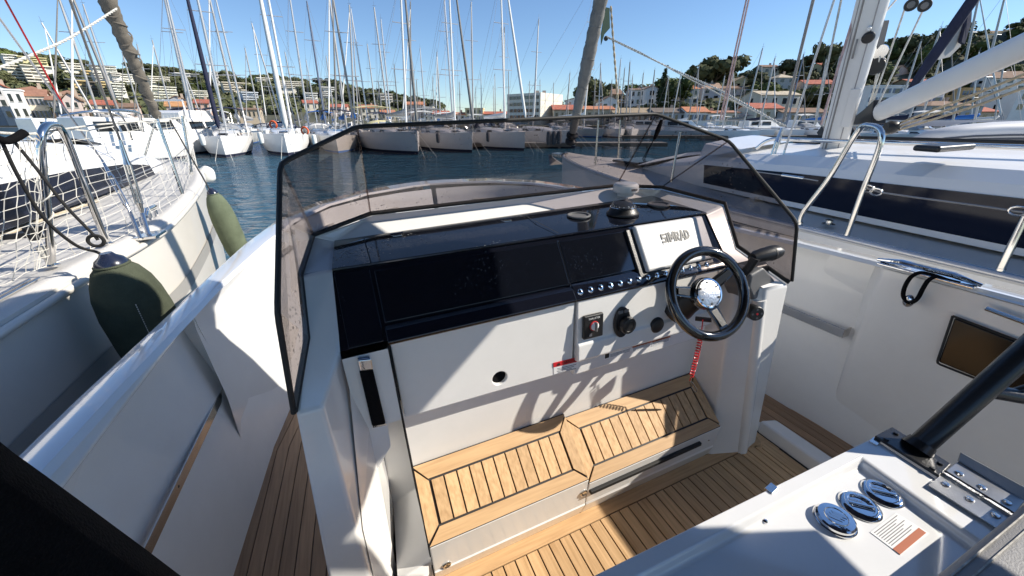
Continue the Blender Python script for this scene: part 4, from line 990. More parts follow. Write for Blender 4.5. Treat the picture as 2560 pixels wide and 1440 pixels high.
tb(py_, 'lifeline', [BZ(-40, 560, 1.30) if 0 else f1.lerp(t1_, .45), st_pts[0][0].lerp(st_pts[0][1], .5), st_pts[1][0].lerp(st_pts[1][1], .5)], .004, M['wire'], 6)
# cleat, rail clamps
cl2 = empty('deck_cleat', parent=py_); o = V((-1.26, 3.35, 1.05))
tb(cl2, 'cleat_horn', [o + V((.02, -.16, .03)), o + V((0, -.06, .055)), o + V((0, .06, .055)), o + V((-.02, .16, .04))], [.012, .017, .017, .012], M['chrome'], 10)
for k in (-1, 1): tb(cl2, 'cleat_leg', [o + V((0, k * .05, -.02)), o + V((0, k * .05, .05))], .012, M['chrome'], 8)
b_ = MB(); b_.obox(V((-1.185, 3.02, 1.0)), (.006, 0, 0), (0, .16, .003), (0, 0, .016)); b_.build('hawse_slot', M['steel'], py_, bevel=.008)
cp_ = MB(); o = f1 + V((0, 0, .16)); cp_.lathe([(.022, -.03), (.026, -.025), (.026, .03), (.02, .035)], o, (0, 0, 1), 12); cp_.obox(o + V((-.05, -.02, .0)), (.04, 0, 0), (0, .01, 0), (0, 0, .012)); cp_.obox(o + V((.03, 0, .02)), (.03, 0, 0), (0, .012, 0), (0, 0, .01)); cp_.build('rail_clamp', M['black'], py_, bevel=.003)
b_ = MB()
for k in range(9): b_.tube([f1 + V((.017 * math.cos(a), .017 * math.sin(a), .045 + k * .006)) for a in [2 * math.pi * j / 12 for j in range(12)]], .0032, 5, closed=True)
b_.build('rope_whipping', M['ropew'], py_)
wnd = MB(); q = []
for k in range(70):
    t = k / 69; a = t * 26; c = f1.lerp(t1_, .25 + .7 * t); q.append(c + V((.018 * math.cos(a), .018 * math.sin(a), 0)))
wnd.tube(q, .003, 5); wnd.build('rope_lashing', M['ropew'], py_)
b_ = MB(); b_.tube([V((-1.9, 2.7, 1.04)), V((-1.86, 2.72, 1.075)), V((-1.80, 2.72, 1.075)), V((-1.77, 2.74, 1.04))], .007, 8); b_.build('padeye', M['steel'], py_)
# ropes on the port yacht (top level)
def rope(label, pts, r, m, n=8, seg=6, sm=True, name='rope', twist=0, group=None):
    q = bsp(pts, seg) if sm else pts
    b_ = MB()
    if twist:
        L_ = sum((a - c).length for a, c in zip(q, q[1:])); k2 = max(30, min(1500, int(L_ / (r * 1.3)))); qq = []
        cum = [0]
        for a, c in zip(q, q[1:]): cum.append(cum[-1] + (c - a).length)
        def at(s_):
            for i in range(len(q) - 1):
                if s_ <= cum[i + 1] + 1e-9: return q[i].lerp(q[i + 1], (s_ - cum[i]) / max(1e-9, cum[i + 1] - cum[i]))
            return q[-1]
        d = (q[-1] - q[0]).normalized(); u = d.orthogonal().normalized(); w = d.cross(u)
        for st_ in range(2):
            pp = []
            for k in range(k2 + 1):
                a = k * .75 + math.pi * st_; pp.append(at(L_ * k / k2) + (u * math.cos(a) + w * math.sin(a)) * r * .5)
            b_.tube(pp, r * .55, 5)
    else: b_.tube(q, r, n)
    o = b_.build(name, m, None, angle=80); o.matrix_world = BM
    return tag(o, label, 'rope', group)
fk = BY(255, 640, 2.22)
rope('thick black flecked rope from the upper left down to the big green fender', [BY(4, 352, 2.0), BY(45, 440, 2.03), BY(110, 545, 2.08), BY(188, 612, 2.15), fk + V((-.01, 0, .02)), fk], .006, M['ropeb'])
rope('black flecked rope from the rail hoop to the ring above the big fender', [BY(28, 345, 2.2), BY(90, 420, 2.2), BY(160, 510, 2.2), BY(232, 585, 2.2), BY(245, 600, 2.2)], .006, M['ropeb'])
ring_c = BY(240, 602, 2.2)
rope('small black rope ring at the foot of the rail hoop', [ring_c + V((  .026 * math.cos(a), 0, .024 * math.sin(a))) for a in [2 * math.pi * k / 14 for k in range(15)]], .007, M['ropeb'])
rope('black rope knot with grip hanging over the netted rail at the far left', [BY(-20, 340, 2.0), BY(15, 352, 2.0), BY(38, 345, 2.02), BY(62, 330, 2.05)], .013, M['blackm'])
rope('thin dark cord from the corner stanchion to the second fender', [BY(425, 300, 4.6), BY(492, 418, 4.4), BY(505, 440, 4.3), BY(533, 490, 4.2)], .006, M['rubber'])
rope('thick twisted white rope slung from the taupe furled sail to the upper left', [BY(292, 22, 6.0), BY(180, 92, 5.0), BY(75, 140, 4.2), BY(-40, 185, 3.6)], .011, M['ropew'], twist=1)
rope('tan rope lying along the side deck below the navy cabin window', [V((-1.9, 2.2, 1.06)), V((-1.93, 2.6, 1.06)), V((-1.86, 3.1, 1.07)), V((-1.88, 3.6, 1.08)), V((-1.8, 4.0, 1.1))], .009, M['ropet'])
# fenders
def fender(label, c0, c1, r, m, cap, name='fender', lash=True):
    f = empty(name, label, 'fender', BM); d = (c1 - c0); L_ = d.length; u = d.normalized()
    prof = [(.30, .02), (.42, .0), (.62, .04), (.80, .12), (.93, .22), (1.0, .36), (1.0, .6), (.95, .78), (.80, .90), (.5, .97), (.1, 1.0)]
    b_ = MB(); b_.lathe([(r * a, L_ * h) for a, h in prof], c0, u, 32)
    random.seed(len(label)); 
    b_.v = [tuple(V(q) + V((random.uniform(-1, 1), random.uniform(-1, 1), random.uniform(-1, 1))) * r * .012) for q in b_.v]
    b_.build('fleece_cover', m, f, angle=80)
    b_ = MB(); b_.lathe([(r * .46, .03 * L_), (r * .46, -.005 * L_), (r * .38, -.04 * L_), (r * .22, -.065 * L_), (r * .16, -.085 * L_)], c0, u, 24); b_.build('vinyl_cap', cap, f)
    b_ = MB(); b_.tube([c0 + u * L_ * .0 + (u.orthogonal() * math.cos(a) + u.cross(u.orthogonal()) * math.sin(a)).normalized() * r * .44 for a in [2 * math.pi * k / 24 for k in range(24)]], r * .05, 6, closed=True); b_.build('cover_hem', m, f)
    if lash:
        n_ = 26; o_ = u.orthogonal().normalized(); b_ = MB()
        for k in range(n_):
            t = .25 + .42 * k / n_; a = math.radians(-62 - 6 * k / n_); dd = (V((1, 0, 0)) * math.cos(a) + V((0, 1, 0)) * math.sin(a)); dd = (dd - u * dd.dot(u)).normalized()
            b_.obox(c0 + u * L_ * t + dd * r * 1.005, u * L_ * .005, dd.cross(u) * r * .012, dd * r * .012)
        b_.build('seam_stitching', M['ropew'], f, smooth=False, kind='stuff')
    return f
fender('large dark green fleece covered fender hanging on the left yacht beside our gunwale', V((-1.045, 2.2, 1.045)), V((-1.03, 2.22, .38)), .135, M['fender'], M['fnavy'])
fender('slim sage green fender hanging near the bow of the left yacht over the water', V((-1.11, 4.2, 1.05)), V((-1.06, 4.2, .40)), .098, M['fender2'], M['fnavy'], lash=False)
fender('white vinyl fender on the far bow of the left yacht', BY(513, 418, 6.0), BY(524, 455, 6.0), .08, M['fwhite'], M['fwhite'], lash=False)

# ------------------------------------------------------------------ starboard yacht
ry = empty('sailing_yacht', 'white sailing yacht alongside on the right with a dark window band, tall mast and boom', 'yacht', BM)
redge = bsp([V((2.95, -4.5, .76)), V((2.86, -1.0, .78)), V((2.80, .55, .80)), V((2.80, 1.5, .81)), V((2.80, 2.5, .83)), V((2.86, 3.6, .86)), V((3.02, 4.7, .90)), V((3.28, 5.6, .93)), V((3.52, 6.0, .95))], 4)
bx0, bx1 = V((4.75, -4.5, 0)), V((3.55, 6.05, 0)); bd = (bx1 - bx0).normalized(); bn = V((bd.y, -bd.x, 0))
def reflr(q): d = (q - bx0).dot(bn); return q - bn * (2 * d)
roth = [reflr(q) for q in redge]
b_ = MB(); b_.loft(hull_rings(redge, roth, WB - .2, 8, .14)); b_.build('hull', M['yachtw'], ry, angle=40)
b_ = MB(); rings = []
for a, c in zip(redge, roth):
    d = (c - a); rings.append([a, a + V((0, 0, .012)), a + d * .008 + V((0, 0, .02)), a + d * .03 + V((0, 0, .004)), a + d * .12 + V((0, 0, .01)), a + d * .5 + V((0, 0, .06)), c])
b_.loft(rings, cap=False); b_.build('deck', M['deck'], ry, angle=50)
tb(ry, 'toe_rail', [q + V((.02, 0, .02)) for q in redge], .016, M['alu'], 8)
tb(ry, 'toe_track', [q + V((.07, 0, .02)) for q in redge], .008, M['steel'], 6)
# coachroof: lower white band, shade band, roof
b_ = MB(); wb_ = MB(); rings = []; wr_ = []
for x0, y, zb, z1, z2, z3 in ((3.30, -4.5, .82, 1.13, 1.19, 1.26), (3.22, -.5, .83, 1.13, 1.19, 1.25), (3.20, .75, .84, 1.13, 1.19, 1.25), (3.26, 2.0, .86, 1.12, 1.17, 1.24), (3.36, 2.9, .87, 1.09, 1.13, 1.18), (3.5, 3.6, .88, 1.0, 1.03, 1.06), (3.62, 4.1, .89, .92, .93, .94)):
    c = V(((bx0 + bd * ((y + 4.5))).x, y, z3 + .07))
    A_ = [V((x0, y, zb)), V((x0 - .03, y, z1)), V((x0 + .0, y, z2)), V((x0 + .10, y, z3)), V((x0 + .5, y, z3 + .035))]
    rings.append(A_ + [c] + [reflr(q) for q in A_[::-1]])
    if y < 3.0: wr_.append([A_[0] + V((-.006, 0, .04)), A_[1] + V((-.006, 0, -.0))])
b_.loft(rings, cap=True); b_.build('coachroof', M['yachtw'], ry, angle=18)
wb_.loft(wr_, cap=False); wb_.build('window_band', M['winblue'], ry, fix=False)
b_ = MB()
for y in (.2, 1.05, 1.7): b_.poly([(3.13, y, .9), (3.13, y + .004, .9), (3.12, y + .12, 1.12), (3.12, y + .116, 1.12)])
tb(ry, 'roof_handrail', bsp([V((3.55, 2.55, 1.25)), V((3.58, 2.45, 1.33)), V((3.62, 2.2, 1.335)), V((3.66, 1.2, 1.335)), V((3.72, 0, 1.33)), V((3.8, -2, 1.33))], 6), .016, M['steel'], 8)
tb(ry, 'roof_track', [V((4.0, 2.4, 1.34)), V((4.12, -2, 1.34))], .014, M['rubber'], 6)
b_ = MB(); b_.loft([[V((3.35, 3.0, 1.16)), V((3.40, 3.0, 1.28)), V((3.8, 3.0, 1.32)), V((4.1, 3.0, 1.33))], [V((3.35, 2.75, 1.20)), V((3.42, 2.6, 1.25)), V((3.8, 2.55, 1.28)), V((4.1, 2.55, 1.29))]], cap=False)
b_.build('roof_moulding', M['gel'], ry, bevel=.02)
b_ = MB(); b_.obox(BZ(2360, 368, 1.345), (.16, -.02, 0), (.02, .07, 0), (0, 0, .018)); b_.build('winch_pad', M['black'], ry, bevel=.015)
# hoop and stanchions
def sfoot(p_):
    b_ = MB(); b_.lathe([(.032, 0), (.032, .006), (.018, .012), (.017, .035)], p_, (0, 0, 1), 14); b_.build('stanchion_base', M['steel'], ry)
ha, hb2 = V((2.84, 1.60, .83)), V((2.84, 1.31, .82))
tA, tB = BX(2140, 335, 2.86), BX(2204, 345, 2.80); tM = BX(2172, 314, 2.83)
tb(ry, 'rail_hoop', bsp([ha, ha + V((.0, .0, .10)), ha.lerp(tA, .55) , tA, tM, tB, tB.lerp(hb2, .5), hb2], 7), .0155, M['steel'], 12); sfoot(ha); sfoot(hb2)
s_b, s_t = V((2.84, .652, .815)), BX(2575, 520, 2.87)
tb(ry, 'stanchion', [s_b, s_t], .0155, M['steel'], 12); sfoot(s_b)
b_ = MB(); o = V((3.02, 1.52, .84)); b_.lathe([(.04, 0), (.04, .008), (.02, .015), (.018, .03), (.024, .034), (.0, .04)], o, (0, 0, 1), 16); b_.build('deck_filler', M['steel'], ry)
tb(ry, 'lifeline', [BX(1880, 428, 2.86), BX(1955, 438, 2.86)], .004, M['wire'], 6)
tb(ry, 'lifeline', [BX(1955, 438, 2.86), BX(2010, 446, 2.86)], .010, M['steel'], 8)
tb(ry, 'lifeline', [BX(2010, 446, 2.86), BX(2045, 452, 2.86)], .004, M['wire'], 6)
tb(ry, 'lifeline', [BX(2165, 470, 2.83), BX(2205, 482, 2.83), BX(2290, 494, 2.83), BX(2470, 518, 2.84), BX(2535, 528, 2.84), BX(2640, 540, 2.84)], .0055, M['wire'], 6)
for px, py in ((2170, 472), (2190, 480), (2545, 528)):
    c = BX(px, py, 2.83); tb(ry, 'shackle', [c + V((0, .03 * math.cos(a), .02 * math.sin(a))) for a in [2 * math.pi * k / 10 for k in range(10)]], .005, M['steel'], 6, closed=True)
for (a_, c_), nm in ((((1700, 330), (1678, 455)), 1), (((1496, 300), (1488, 412)), 2), (((1550, 300), (1545, 395)), 3)):
    f_ = BZ(c_[0], c_[1], .93); 
    if f_.y > 6: f_ = BY(c_[0], c_[1], 5.6)
    t_ = BY(a_[0], a_[1], f_.y + .03); tb(ry, 'stanchion', [f_, t_], .0125, M['steel'], 10)
tb(ry, 'lifeline', [BY(1420, 318, 6.2), BY(1500, 302, 5.8), BY(1700, 318, 4.2), BY(1880, 322, 3.4), BY(2110, 316, 2.6), BY(2172, 318, 1.55)], .005, M['wire'], 6)
tb(ry, 'lifeline', [BY(1470, 360, 5.9), BY(1560, 372, 5.0), BY(1690, 395, 4.0), BY(1880, 428, 2.5)], .004, M['wire'], 6)
# anchor at the stem
an = empty('anchor', parent=ry); o = V((3.50, 6.08, .90))
b_ = MB(); b_.obox(o + V((0, .02, .05)), (.07, 0, 0), (0, .16, 0), (0, 0, .03)); b_.build('bow_roller', M['steel'], an, bevel=.01)
b_ = MB(); b_.loft([[o + V((-.03, -.2, .1)), o + V((.03, -.2, .1)), o + V((.03, -.2, .06)), o + V((-.03, -.2, .06))], [o + V((-.02, .34, .04)), o + V((.02, .34, .04)), o + V((.02, .34, .0)), o + V((-.02, .34, .0))]], closed=True); b_.build('shank', M['mastd'], an)
b_ = MB(); b_.loft([[o + V((-.14, .12, -.12)), o + V((.14, .12, -.12)), o + V((0, .14, -.05))], [o + V((-.01, .42, .02)), o + V((.01, .42, .02)), o + V((0, .42, .04))]], closed=True); b_.build('fluke', M['mastd'], an)
# deck hatch seen ahead
b_ = MB(); b_.obox(V((3.75, 4.35, .98)), (.26, 0, 0), (0, .26, 0), (0, 0, .015)); b_.build('deck_hatch', M['smoke'], ry, bevel=.02)
# grey furled sail at the bow
g0, g1 = BY(1432, 330, 6.05), BY(1510, -40, 5.0)
gp = [g0.lerp(g1, k / 30) for k in range(31)]; random.seed(11)
rs_ = [(.062 + .030 * min(1, k / 16)) * (1 + .06 * math.sin(k * 2.1) + .05 * random.uniform(-1, 1)) for k in range(31)]
b_ = MB(); b_.tube(gp, rs_, 14); b_.build('furled_sail', M['canvasg'], ry, angle=80)
for k in range(2, 30, 3):
    c = gp[k]; d = (gp[1] - gp[0]).normalized(); u = d.orthogonal().normalized(); w = d.cross(u)
    tb(ry, 'sleeve_fold', [c + (u * math.cos(a) + w * math.sin(a)) * rs_[k] * 1.02 + d * .04 * math.sin(a + k) for a in [2 * math.pi * j / 14 for j in range(15)]], .007, M['canvasg'], 5)
b_ = MB(); b_.lathe([(.05, 0), (.10, .02), (.10, .06), (.06, .10), (.10, .14), (.10, .18), (.05, .2)], g0 - (g1 - g0).normalized() * .22, g1 - g0, 16); b_.build('furling_drum', M['black'], ry)
# mast
mk = empty('mast', parent=ry)
mb0, mb1 = BY(2087, 352, 2.05), BY(2193, -40, 1.85)
mb0.z = 1.28
md = (mb1 - mb0).normalized(); mx_ = (V((-.88, -.47, 0))); mx_ = (mx_ - md * mx_.dot(md)).normalized(); my_ = md.cross(mx_)
sec = [(math.cos(a) * (1.0 if math.cos(a) > 0 else .9), math.sin(a)) for a in [2 * math.pi * k / 20 for k in range(20)]]
b_ = MB(); b_.loft([[mb0 + md * t * 7 + mx_ * .062 * x_ + my_ * .088 * y_ for x_, y_ in sec] for t in (0, .25, .5, 1)], closed=True); b_.build('mast_section', M['mastw'], mk, angle=60)
for v, w in ((.034, .004), (-.046, .006), (-.066, .003)):
    b_ = MB(); c0, c1 = mb0 + mx_ * .0622 * math.sqrt(max(0, 1 - (v / .088) ** 2)) + my_ * v, mb0 + md * 6 + mx_ * .0622 * math.sqrt(max(0, 1 - (v / .088) ** 2)) + my_ * v
    b_.tube([c0, c1], w, 6); b_.build('mast_groove', M['mastd'] if w > .005 else M['wire'], mk)
def onm(px, py, off=.09):
    d = RBI @ wray(px, py); o = V((0, 0, EYEB)); nrm = mx_; t = (mb0 + mx_ * off - o).dot(nrm) / d.dot(nrm); return o + d * t
for px, py, rx in ((2171, 93, .036), (2173, 70, .014)):
    c = onm(px, py, .063); b_ = MB(); b_.lathe([(rx, 0), (rx, .012), (rx * .8, .02), (.0, .02)], c, mx_, 20); b_.build('sheave_plate', M['black'] if rx > .03 else M['mastw'], mk)
c = onm(2137, 122, .062)
for s_ in (-1, 1): tb(mk, 'mast_cleat', [c + md * .06 * s_, c + md * .04 * s_ + mx_ * .012, c + md * .0 + mx_ * .02], .006, M['mastd'], 8)
b_ = MB(); cA, cB = onm(2112, 318, .062), onm(2140, 222, .062); b_.obox((cA + cB) / 2, my_ * .030, (cB - cA) * .5, mx_ * .006); b_.build('mast_cover_plate', M['mastw'], mk, bevel=.004)
for k in range(4):
    c = BZ(2030 + 24 * k, 345, 1.30); b_ = MB(); b_.obox(c + V((0, -.1, .03)), V((.016, -.008, 0)), (.03, .06, .05), (.0, -.014, .03)); b_.build('rope_clutch', M['black'], ry, bevel=.006)
b_ = MB(); b_.obox(BZ(2080, 352, 1.29), (.30, -.05, 0), (.05, .15, 0), (0, 0, .015)); b_.build('mast_collar', M['black'], ry, bevel=.008)
# goose neck, boom, vang
bo = empty('boom', parent=ry)
ba, bb = BY(2172, 292, 1.88), BY(2620, 88, .95)
bdv = (bb - ba).normalized(); bu_ = (V((0, 0, 1)) - bdv * bdv.z).normalized(); bv = bdv.cross(bu_)
b_ = MB(); b_.loft([[ba + bdv * t + bu_ * .066 * math.cos(a) + bv * .046 * math.sin(a) for a in [2 * math.pi * k / 16 for k in range(16)]] for t in (.10, .5, .9, 1.38)], closed=True); b_.build('boom_section', M['mastw'], bo, angle=60)
for o_ in (-.02, -.045): tb(bo, 'boom_groove', [ba + bdv * .12 + bu_ * o_ - bv * .047, ba + bdv * 1.37 + bu_ * o_ - bv * .047], .004, M['wire'], 5)
b_ = MB(); b_.loft([[ba + bdv * t + bu_ * h * s1 + bv * .05 * s2 for s1, s2 in ((1, 1), (1, -1), (-1, -1), (-1, 1))] for t, h in ((-.10, .03), (.0, .05), (.12, .088))], closed=True); b_.build('gooseneck', M['black'], bo, bevel=.008)
text('lettering', 'SELDEN', .04, M['ink'], bo, ba + bdv * .62 - bv * .0475 + bu_ * .02, bdv, bu_)
text('lettering', '30', .04, M['ink'], bo, ba + bdv * 1.02 - bv * .0475 + bu_ * .02, bdv, bu_)
for o_ in (.02, .055, .09):
    tb(bo, 'boom_line', [ba + bdv * .10 - bu_ * (.11 + o_ * .6) - bv * .05, ba + bdv * .8 - bu_ * (.105 + o_) - bv * .05, ba + bdv * 1.36 - bu_ * (.095 + o_) - bv * .05], .007, M['ropet'], 6)
b_ = MB(); b_.lathe([(.035, 0), (.045, .02), (.045, .05), (.035, .07)], ba + bdv * .25 - bu_ * .15 - bv * .04, bv, 16); b_.build('block', M['black'], bo)
# blocks high on the mast
for px, py in ((2278, 12), (2312, 14)):
    bk = empty('block', parent=ry); c = BY(px, py, 1.72); n_ = (V((0, 0, EYEB)) - c).normalized()
    b_ = MB(); b_.lathe([(.034, -.012), (.036, 0), (.034, .012)], c, n_, 24); b_.build('cheek', M['black'], bk); b_ = MB(); b_.lathe([(.020, 0), (.018, .004)], c + n_ * .012, n_, 20); b_.build('sheave', M['greyplastic'], bk)
    tb(bk, 'shackle', [c, c + V((0, 0, .12))], .006, M['steel'], 6)
b_ = MB(); c0, c1 = BY(2183, 175, 1.93), BY(2210, 55, 1.90); b_.obox((c0 + c1) / 2, bv * .02, (c1 - c0) * .5, bdv * .025); b_.build('mast_track_car', M['greyplastic'], mk, bevel=.005)
c0 = BY(2200, 130, 1.9); b_ = MB(); b_.lathe([(.045, -.02), (.05, 0), (.045, .02)], c0, (V((0, 0, EYEB)) - c0), 20); b_.build('winch_drum', M['steel'], mk)
b_ = MB(); c1 = BY(2190, 165, 1.9); b_.lathe([(.05, -.02), (.06, 0), (.05, .03)], c1, (V((0, 0, EYEB)) - c1), 20); b_.build('winch_drum', M['black'], mk)
# shrouds
w0, w1, w2, w3 = BZ(1915, 420, .86) if 0 else BY(1915, 440, 2.3), BY(1935, 385, 2.3), BY(1958, 305, 2.3), BY(2038, -20, 2.2)
turnbuckle(ry, BY(1918, 430, 2.3), BY(1955, 320, 2.3), .024); tb(ry, 'shroud', [w2, w3], .011, M['mastd'], 8)
turnbuckle(ry, BY(1935, 470, 2.2), BY(1962, 375, 2.2), .016); tb(ry, 'shroud', [BY(1962, 375, 2.2), BY(2092, -20, 2.1)], .008, M['alu'], 8)
tb(ry, 'chainplate', [BY(1905, 480, 2.3), BY(1918, 430, 2.3)], .014, M['steel'], 8); tb(ry, 'chainplate', [BY(1922, 500, 2.2), BY(1935, 470, 2.2)], .012, M['steel'], 8)
b_ = MB(); b_.obox(BY(1888, 520, 2.25), (.05, .0, .0), (0, .02, 0), (-.02, 0, .10)); b_.build('chainplate_bracket', M['steel'], ry, bevel=.006)
tb(ry, 'inner_stay', [BY(1690, 470, 3.6), BY(1720, 385, 3.6)], .010, M['rubber'], 6)
for a_, c_ in (((1640, 340), (1585, 435)), ((1636, 345), (1596, 430))): tb(ry, 'sheet_line', [BY(*a_, 4.4), BY(*c_, 4.4)], .006, M['blackm'], 6)
b_ = MB(); b_.tube([BY(1654, 300, 4.4), BY(1645, 325, 4.4), BY(1636, 348, 4.4)], [.02, .035, .02], 8); b_.build('lead_block', M['blackm'], ry)
tb(ry, 'sheet_line', [BY(1600, 415, 4.4), BY(1598, 430, 4.4), BY(1570, 478, 4.35)], [.01, .018, .012], M['blackm'], 8); tb(ry, 'sheet_line', [BY(1598, 430, 4.4), BY(1602, 465, 4.3)], [.018, .012], M['blackm'], 8)
# halyards along the mast
for (a_, c_, y, mm_, r_) in (((2150, -10), (2052, 312), 1.95, 'roper', .008), ((2105, -10), (2038, 312), 2.0, 'ropew', .007), ((2310, 20), (2192, 268), 1.8, 'ropew', .006), ((2262, 22), (2170, 292), 1.85, 'ropew', .006), ((2215, 130), (2160, 300), 1.9, 'ropew', .006), ((2200, 140), (2172, 292), 1.88, 'ropew', .006), ((2240, 0), (2180, 68), 1.86, 'ropew', .006), ((1874, -10), (1806, 300), 2.6, 'roper', .007), ((1868, -10), (1800, 300), 2.62, 'roper', .007)):
    b_ = MB(); b_.tube([BY(*a_, y), BY(*c_, y)], r_, 6); b_.build('halyard', M[mm_], ry)
# dark furled sail sleeve hanging from the boom
nv_ = empty('sail_cover', 'narrow navy sail sleeve with a grey corner leaning above the boom', 'sail cover', BM)
a0, a1 = BY(2275, 225, 2.6), BY(2445, -20, 2.3)
b_ = MB(); b_.tube([a0, a0.lerp(a1, .3), a0.lerp(a1, .7), a1], [.03, .046, .050, .048], 12); b_.build('sleeve', M['navy'], nv_, angle=70)
b_ = MB(); b_.prism([BY(2345, 150, 2.62), BY(2375, 142, 2.62), BY(2402, 115, 2.6), BY(2418, 45, 2.55), BY(2355, 110, 2.6)], (0, .015, 0)); b_.build('sail_corner', M['greyc'], nv_)
b_ = MB(); b_.prism([BY(2432, 0, 2.5), BY(2428, 60, 2.53), BY(2412, 110, 2.55), BY(2404, 105, 2.55), BY(2418, 50, 2.53)], (0, .03, 0)); b_.build('sleeve_flap', M['navy'], nv_)
# upturned tender on the far side of the coachroof
tn = empty('tender', 'pale grey inflatable tender lying upside down on the yacht deck at the right edge', 'dinghy', BM)
t0_, t1_ = BY(2322, 345, 1.7), BY(2700, 345, 1.2)
xa = (t1_ - t0_).normalized(); 
def tpt(px, py, u=0): 
    y = 1.70 - (px - 2322) / 378 * .5; return BY(px, py, y)
prof = [(2288, 352), (2294, 340), (2325, 325), (2400, 312), (2480, 305), (2560, 302), (2700, 300)]
low = [(2288, 356), (2300, 362), (2340, 365), (2400, 366), (2480, 367), (2560, 368), (2700, 370)]
rings = []
for (p_, q_) in zip(prof, low):
    A, B = tpt(*p_), tpt(*q_); c = (A + B) / 2; h = (A - B).length / 2; up_ = (A - B).normalized(); ou = V((.45, .9, 0))
    rings.append([c + up_ * h * math.cos(a) + ou * (h * .9 + .01) * math.sin(a) for a in [2 * math.pi * k / 16 for k in range(16)]])
b_ = MB(); b_.loft(rings, closed=True); b_.build('tube', M['hypalon'], tn, angle=70)
for off in (.02, -.12, -.22):
    tb(tn, 'rub_strake', [r_[0].lerp(r_[8], .5 - off) - V((.45, .9, 0)) * ((r_[0] - r_[8]).length * .45 + .012) for r_ in rings[1:]], .007, M['inkg'], 6)
hb_ = MB(); hb_.loft([[tpt(px, py) + V((.45, .9, 0)) * d for d in (.05, .3, .6)] for px, py in ((2370, 317), (2440, 306), (2520, 304), (2700, 303))], cap=False); hb_.build('hull_bottom', M['inkg'], tn, fix=False)
A, B = tpt(2415, 353), tpt(2480, 353)
text('lettering', 'Protender', .05, M['ink'], tn, (A + B) / 2 - V((.45, .9, 0)) * .085, (A - B), V((0, 0, -1)), bold=.001)
tb(tn, 'lashing', [tpt(2482, 308) - V((.2, .4, 0)) * .1, tpt(2470, 340) - V((.45, .9, 0)) * .12, tpt(2455, 366) - V((.2, .4, 0)) * .1], .006, M['ropew'], 6)
rope('black and white braided rope running from the grey sail sleeve to the right shrouds', [BY(1515, 92, 5.6), BY(1680, 172, 4.6), BY(1800, 225, 3.6), BY(1950, 310, 2.4)], .011, M['ropew'], twist=1, sm=False)
rope('second braided rope just above the first beside the grey sail sleeve', [BY(1515, 90, 5.6), BY(1600, 130, 5.0), BY(1690, 180, 4.5), BY(1800, 236, 3.6), BY(1965, 315, 2.4)], .007, M['ropew'], twist=1, sm=False)
rope('tan twisted rope hanging straight down from the green flag', [BY(1527, 15, 5.7), BY(1536, 140, 5.75), BY(1547, 285, 5.8)], .018, M['ropet'], twist=1, sm=False)
fg = MB(); fg.prism([BY(1515, 18, 5.6), BY(1524, 20, 5.6), BY(1525, 70, 5.6), BY(1511, 86, 5.6), BY(1503, 112, 5.6), BY(1503, 85, 5.6), BY(1508, 55, 5.6)], (0, .012, 0)); o = fg.build('flag', M['green'], None); o.matrix_world = BM
tag(o, 'dark green folded flag hanging behind the grey sail sleeve', 'flag')
bk = MB(); c = BY(1515, 96, 5.6); bk.lathe([(.03, -.012), (.034, 0), (.03, .012)], c, (V((0, 0, EYEB)) - c), 16); o = bk.build('rope_block', M['black'], None); o.matrix_world = BM
tag(o, 'small black pulley at the top end of the braided ropes', 'pulley')
# ================================================================== BACKGROUND (world frame, water at z = 0)
random.seed(21)
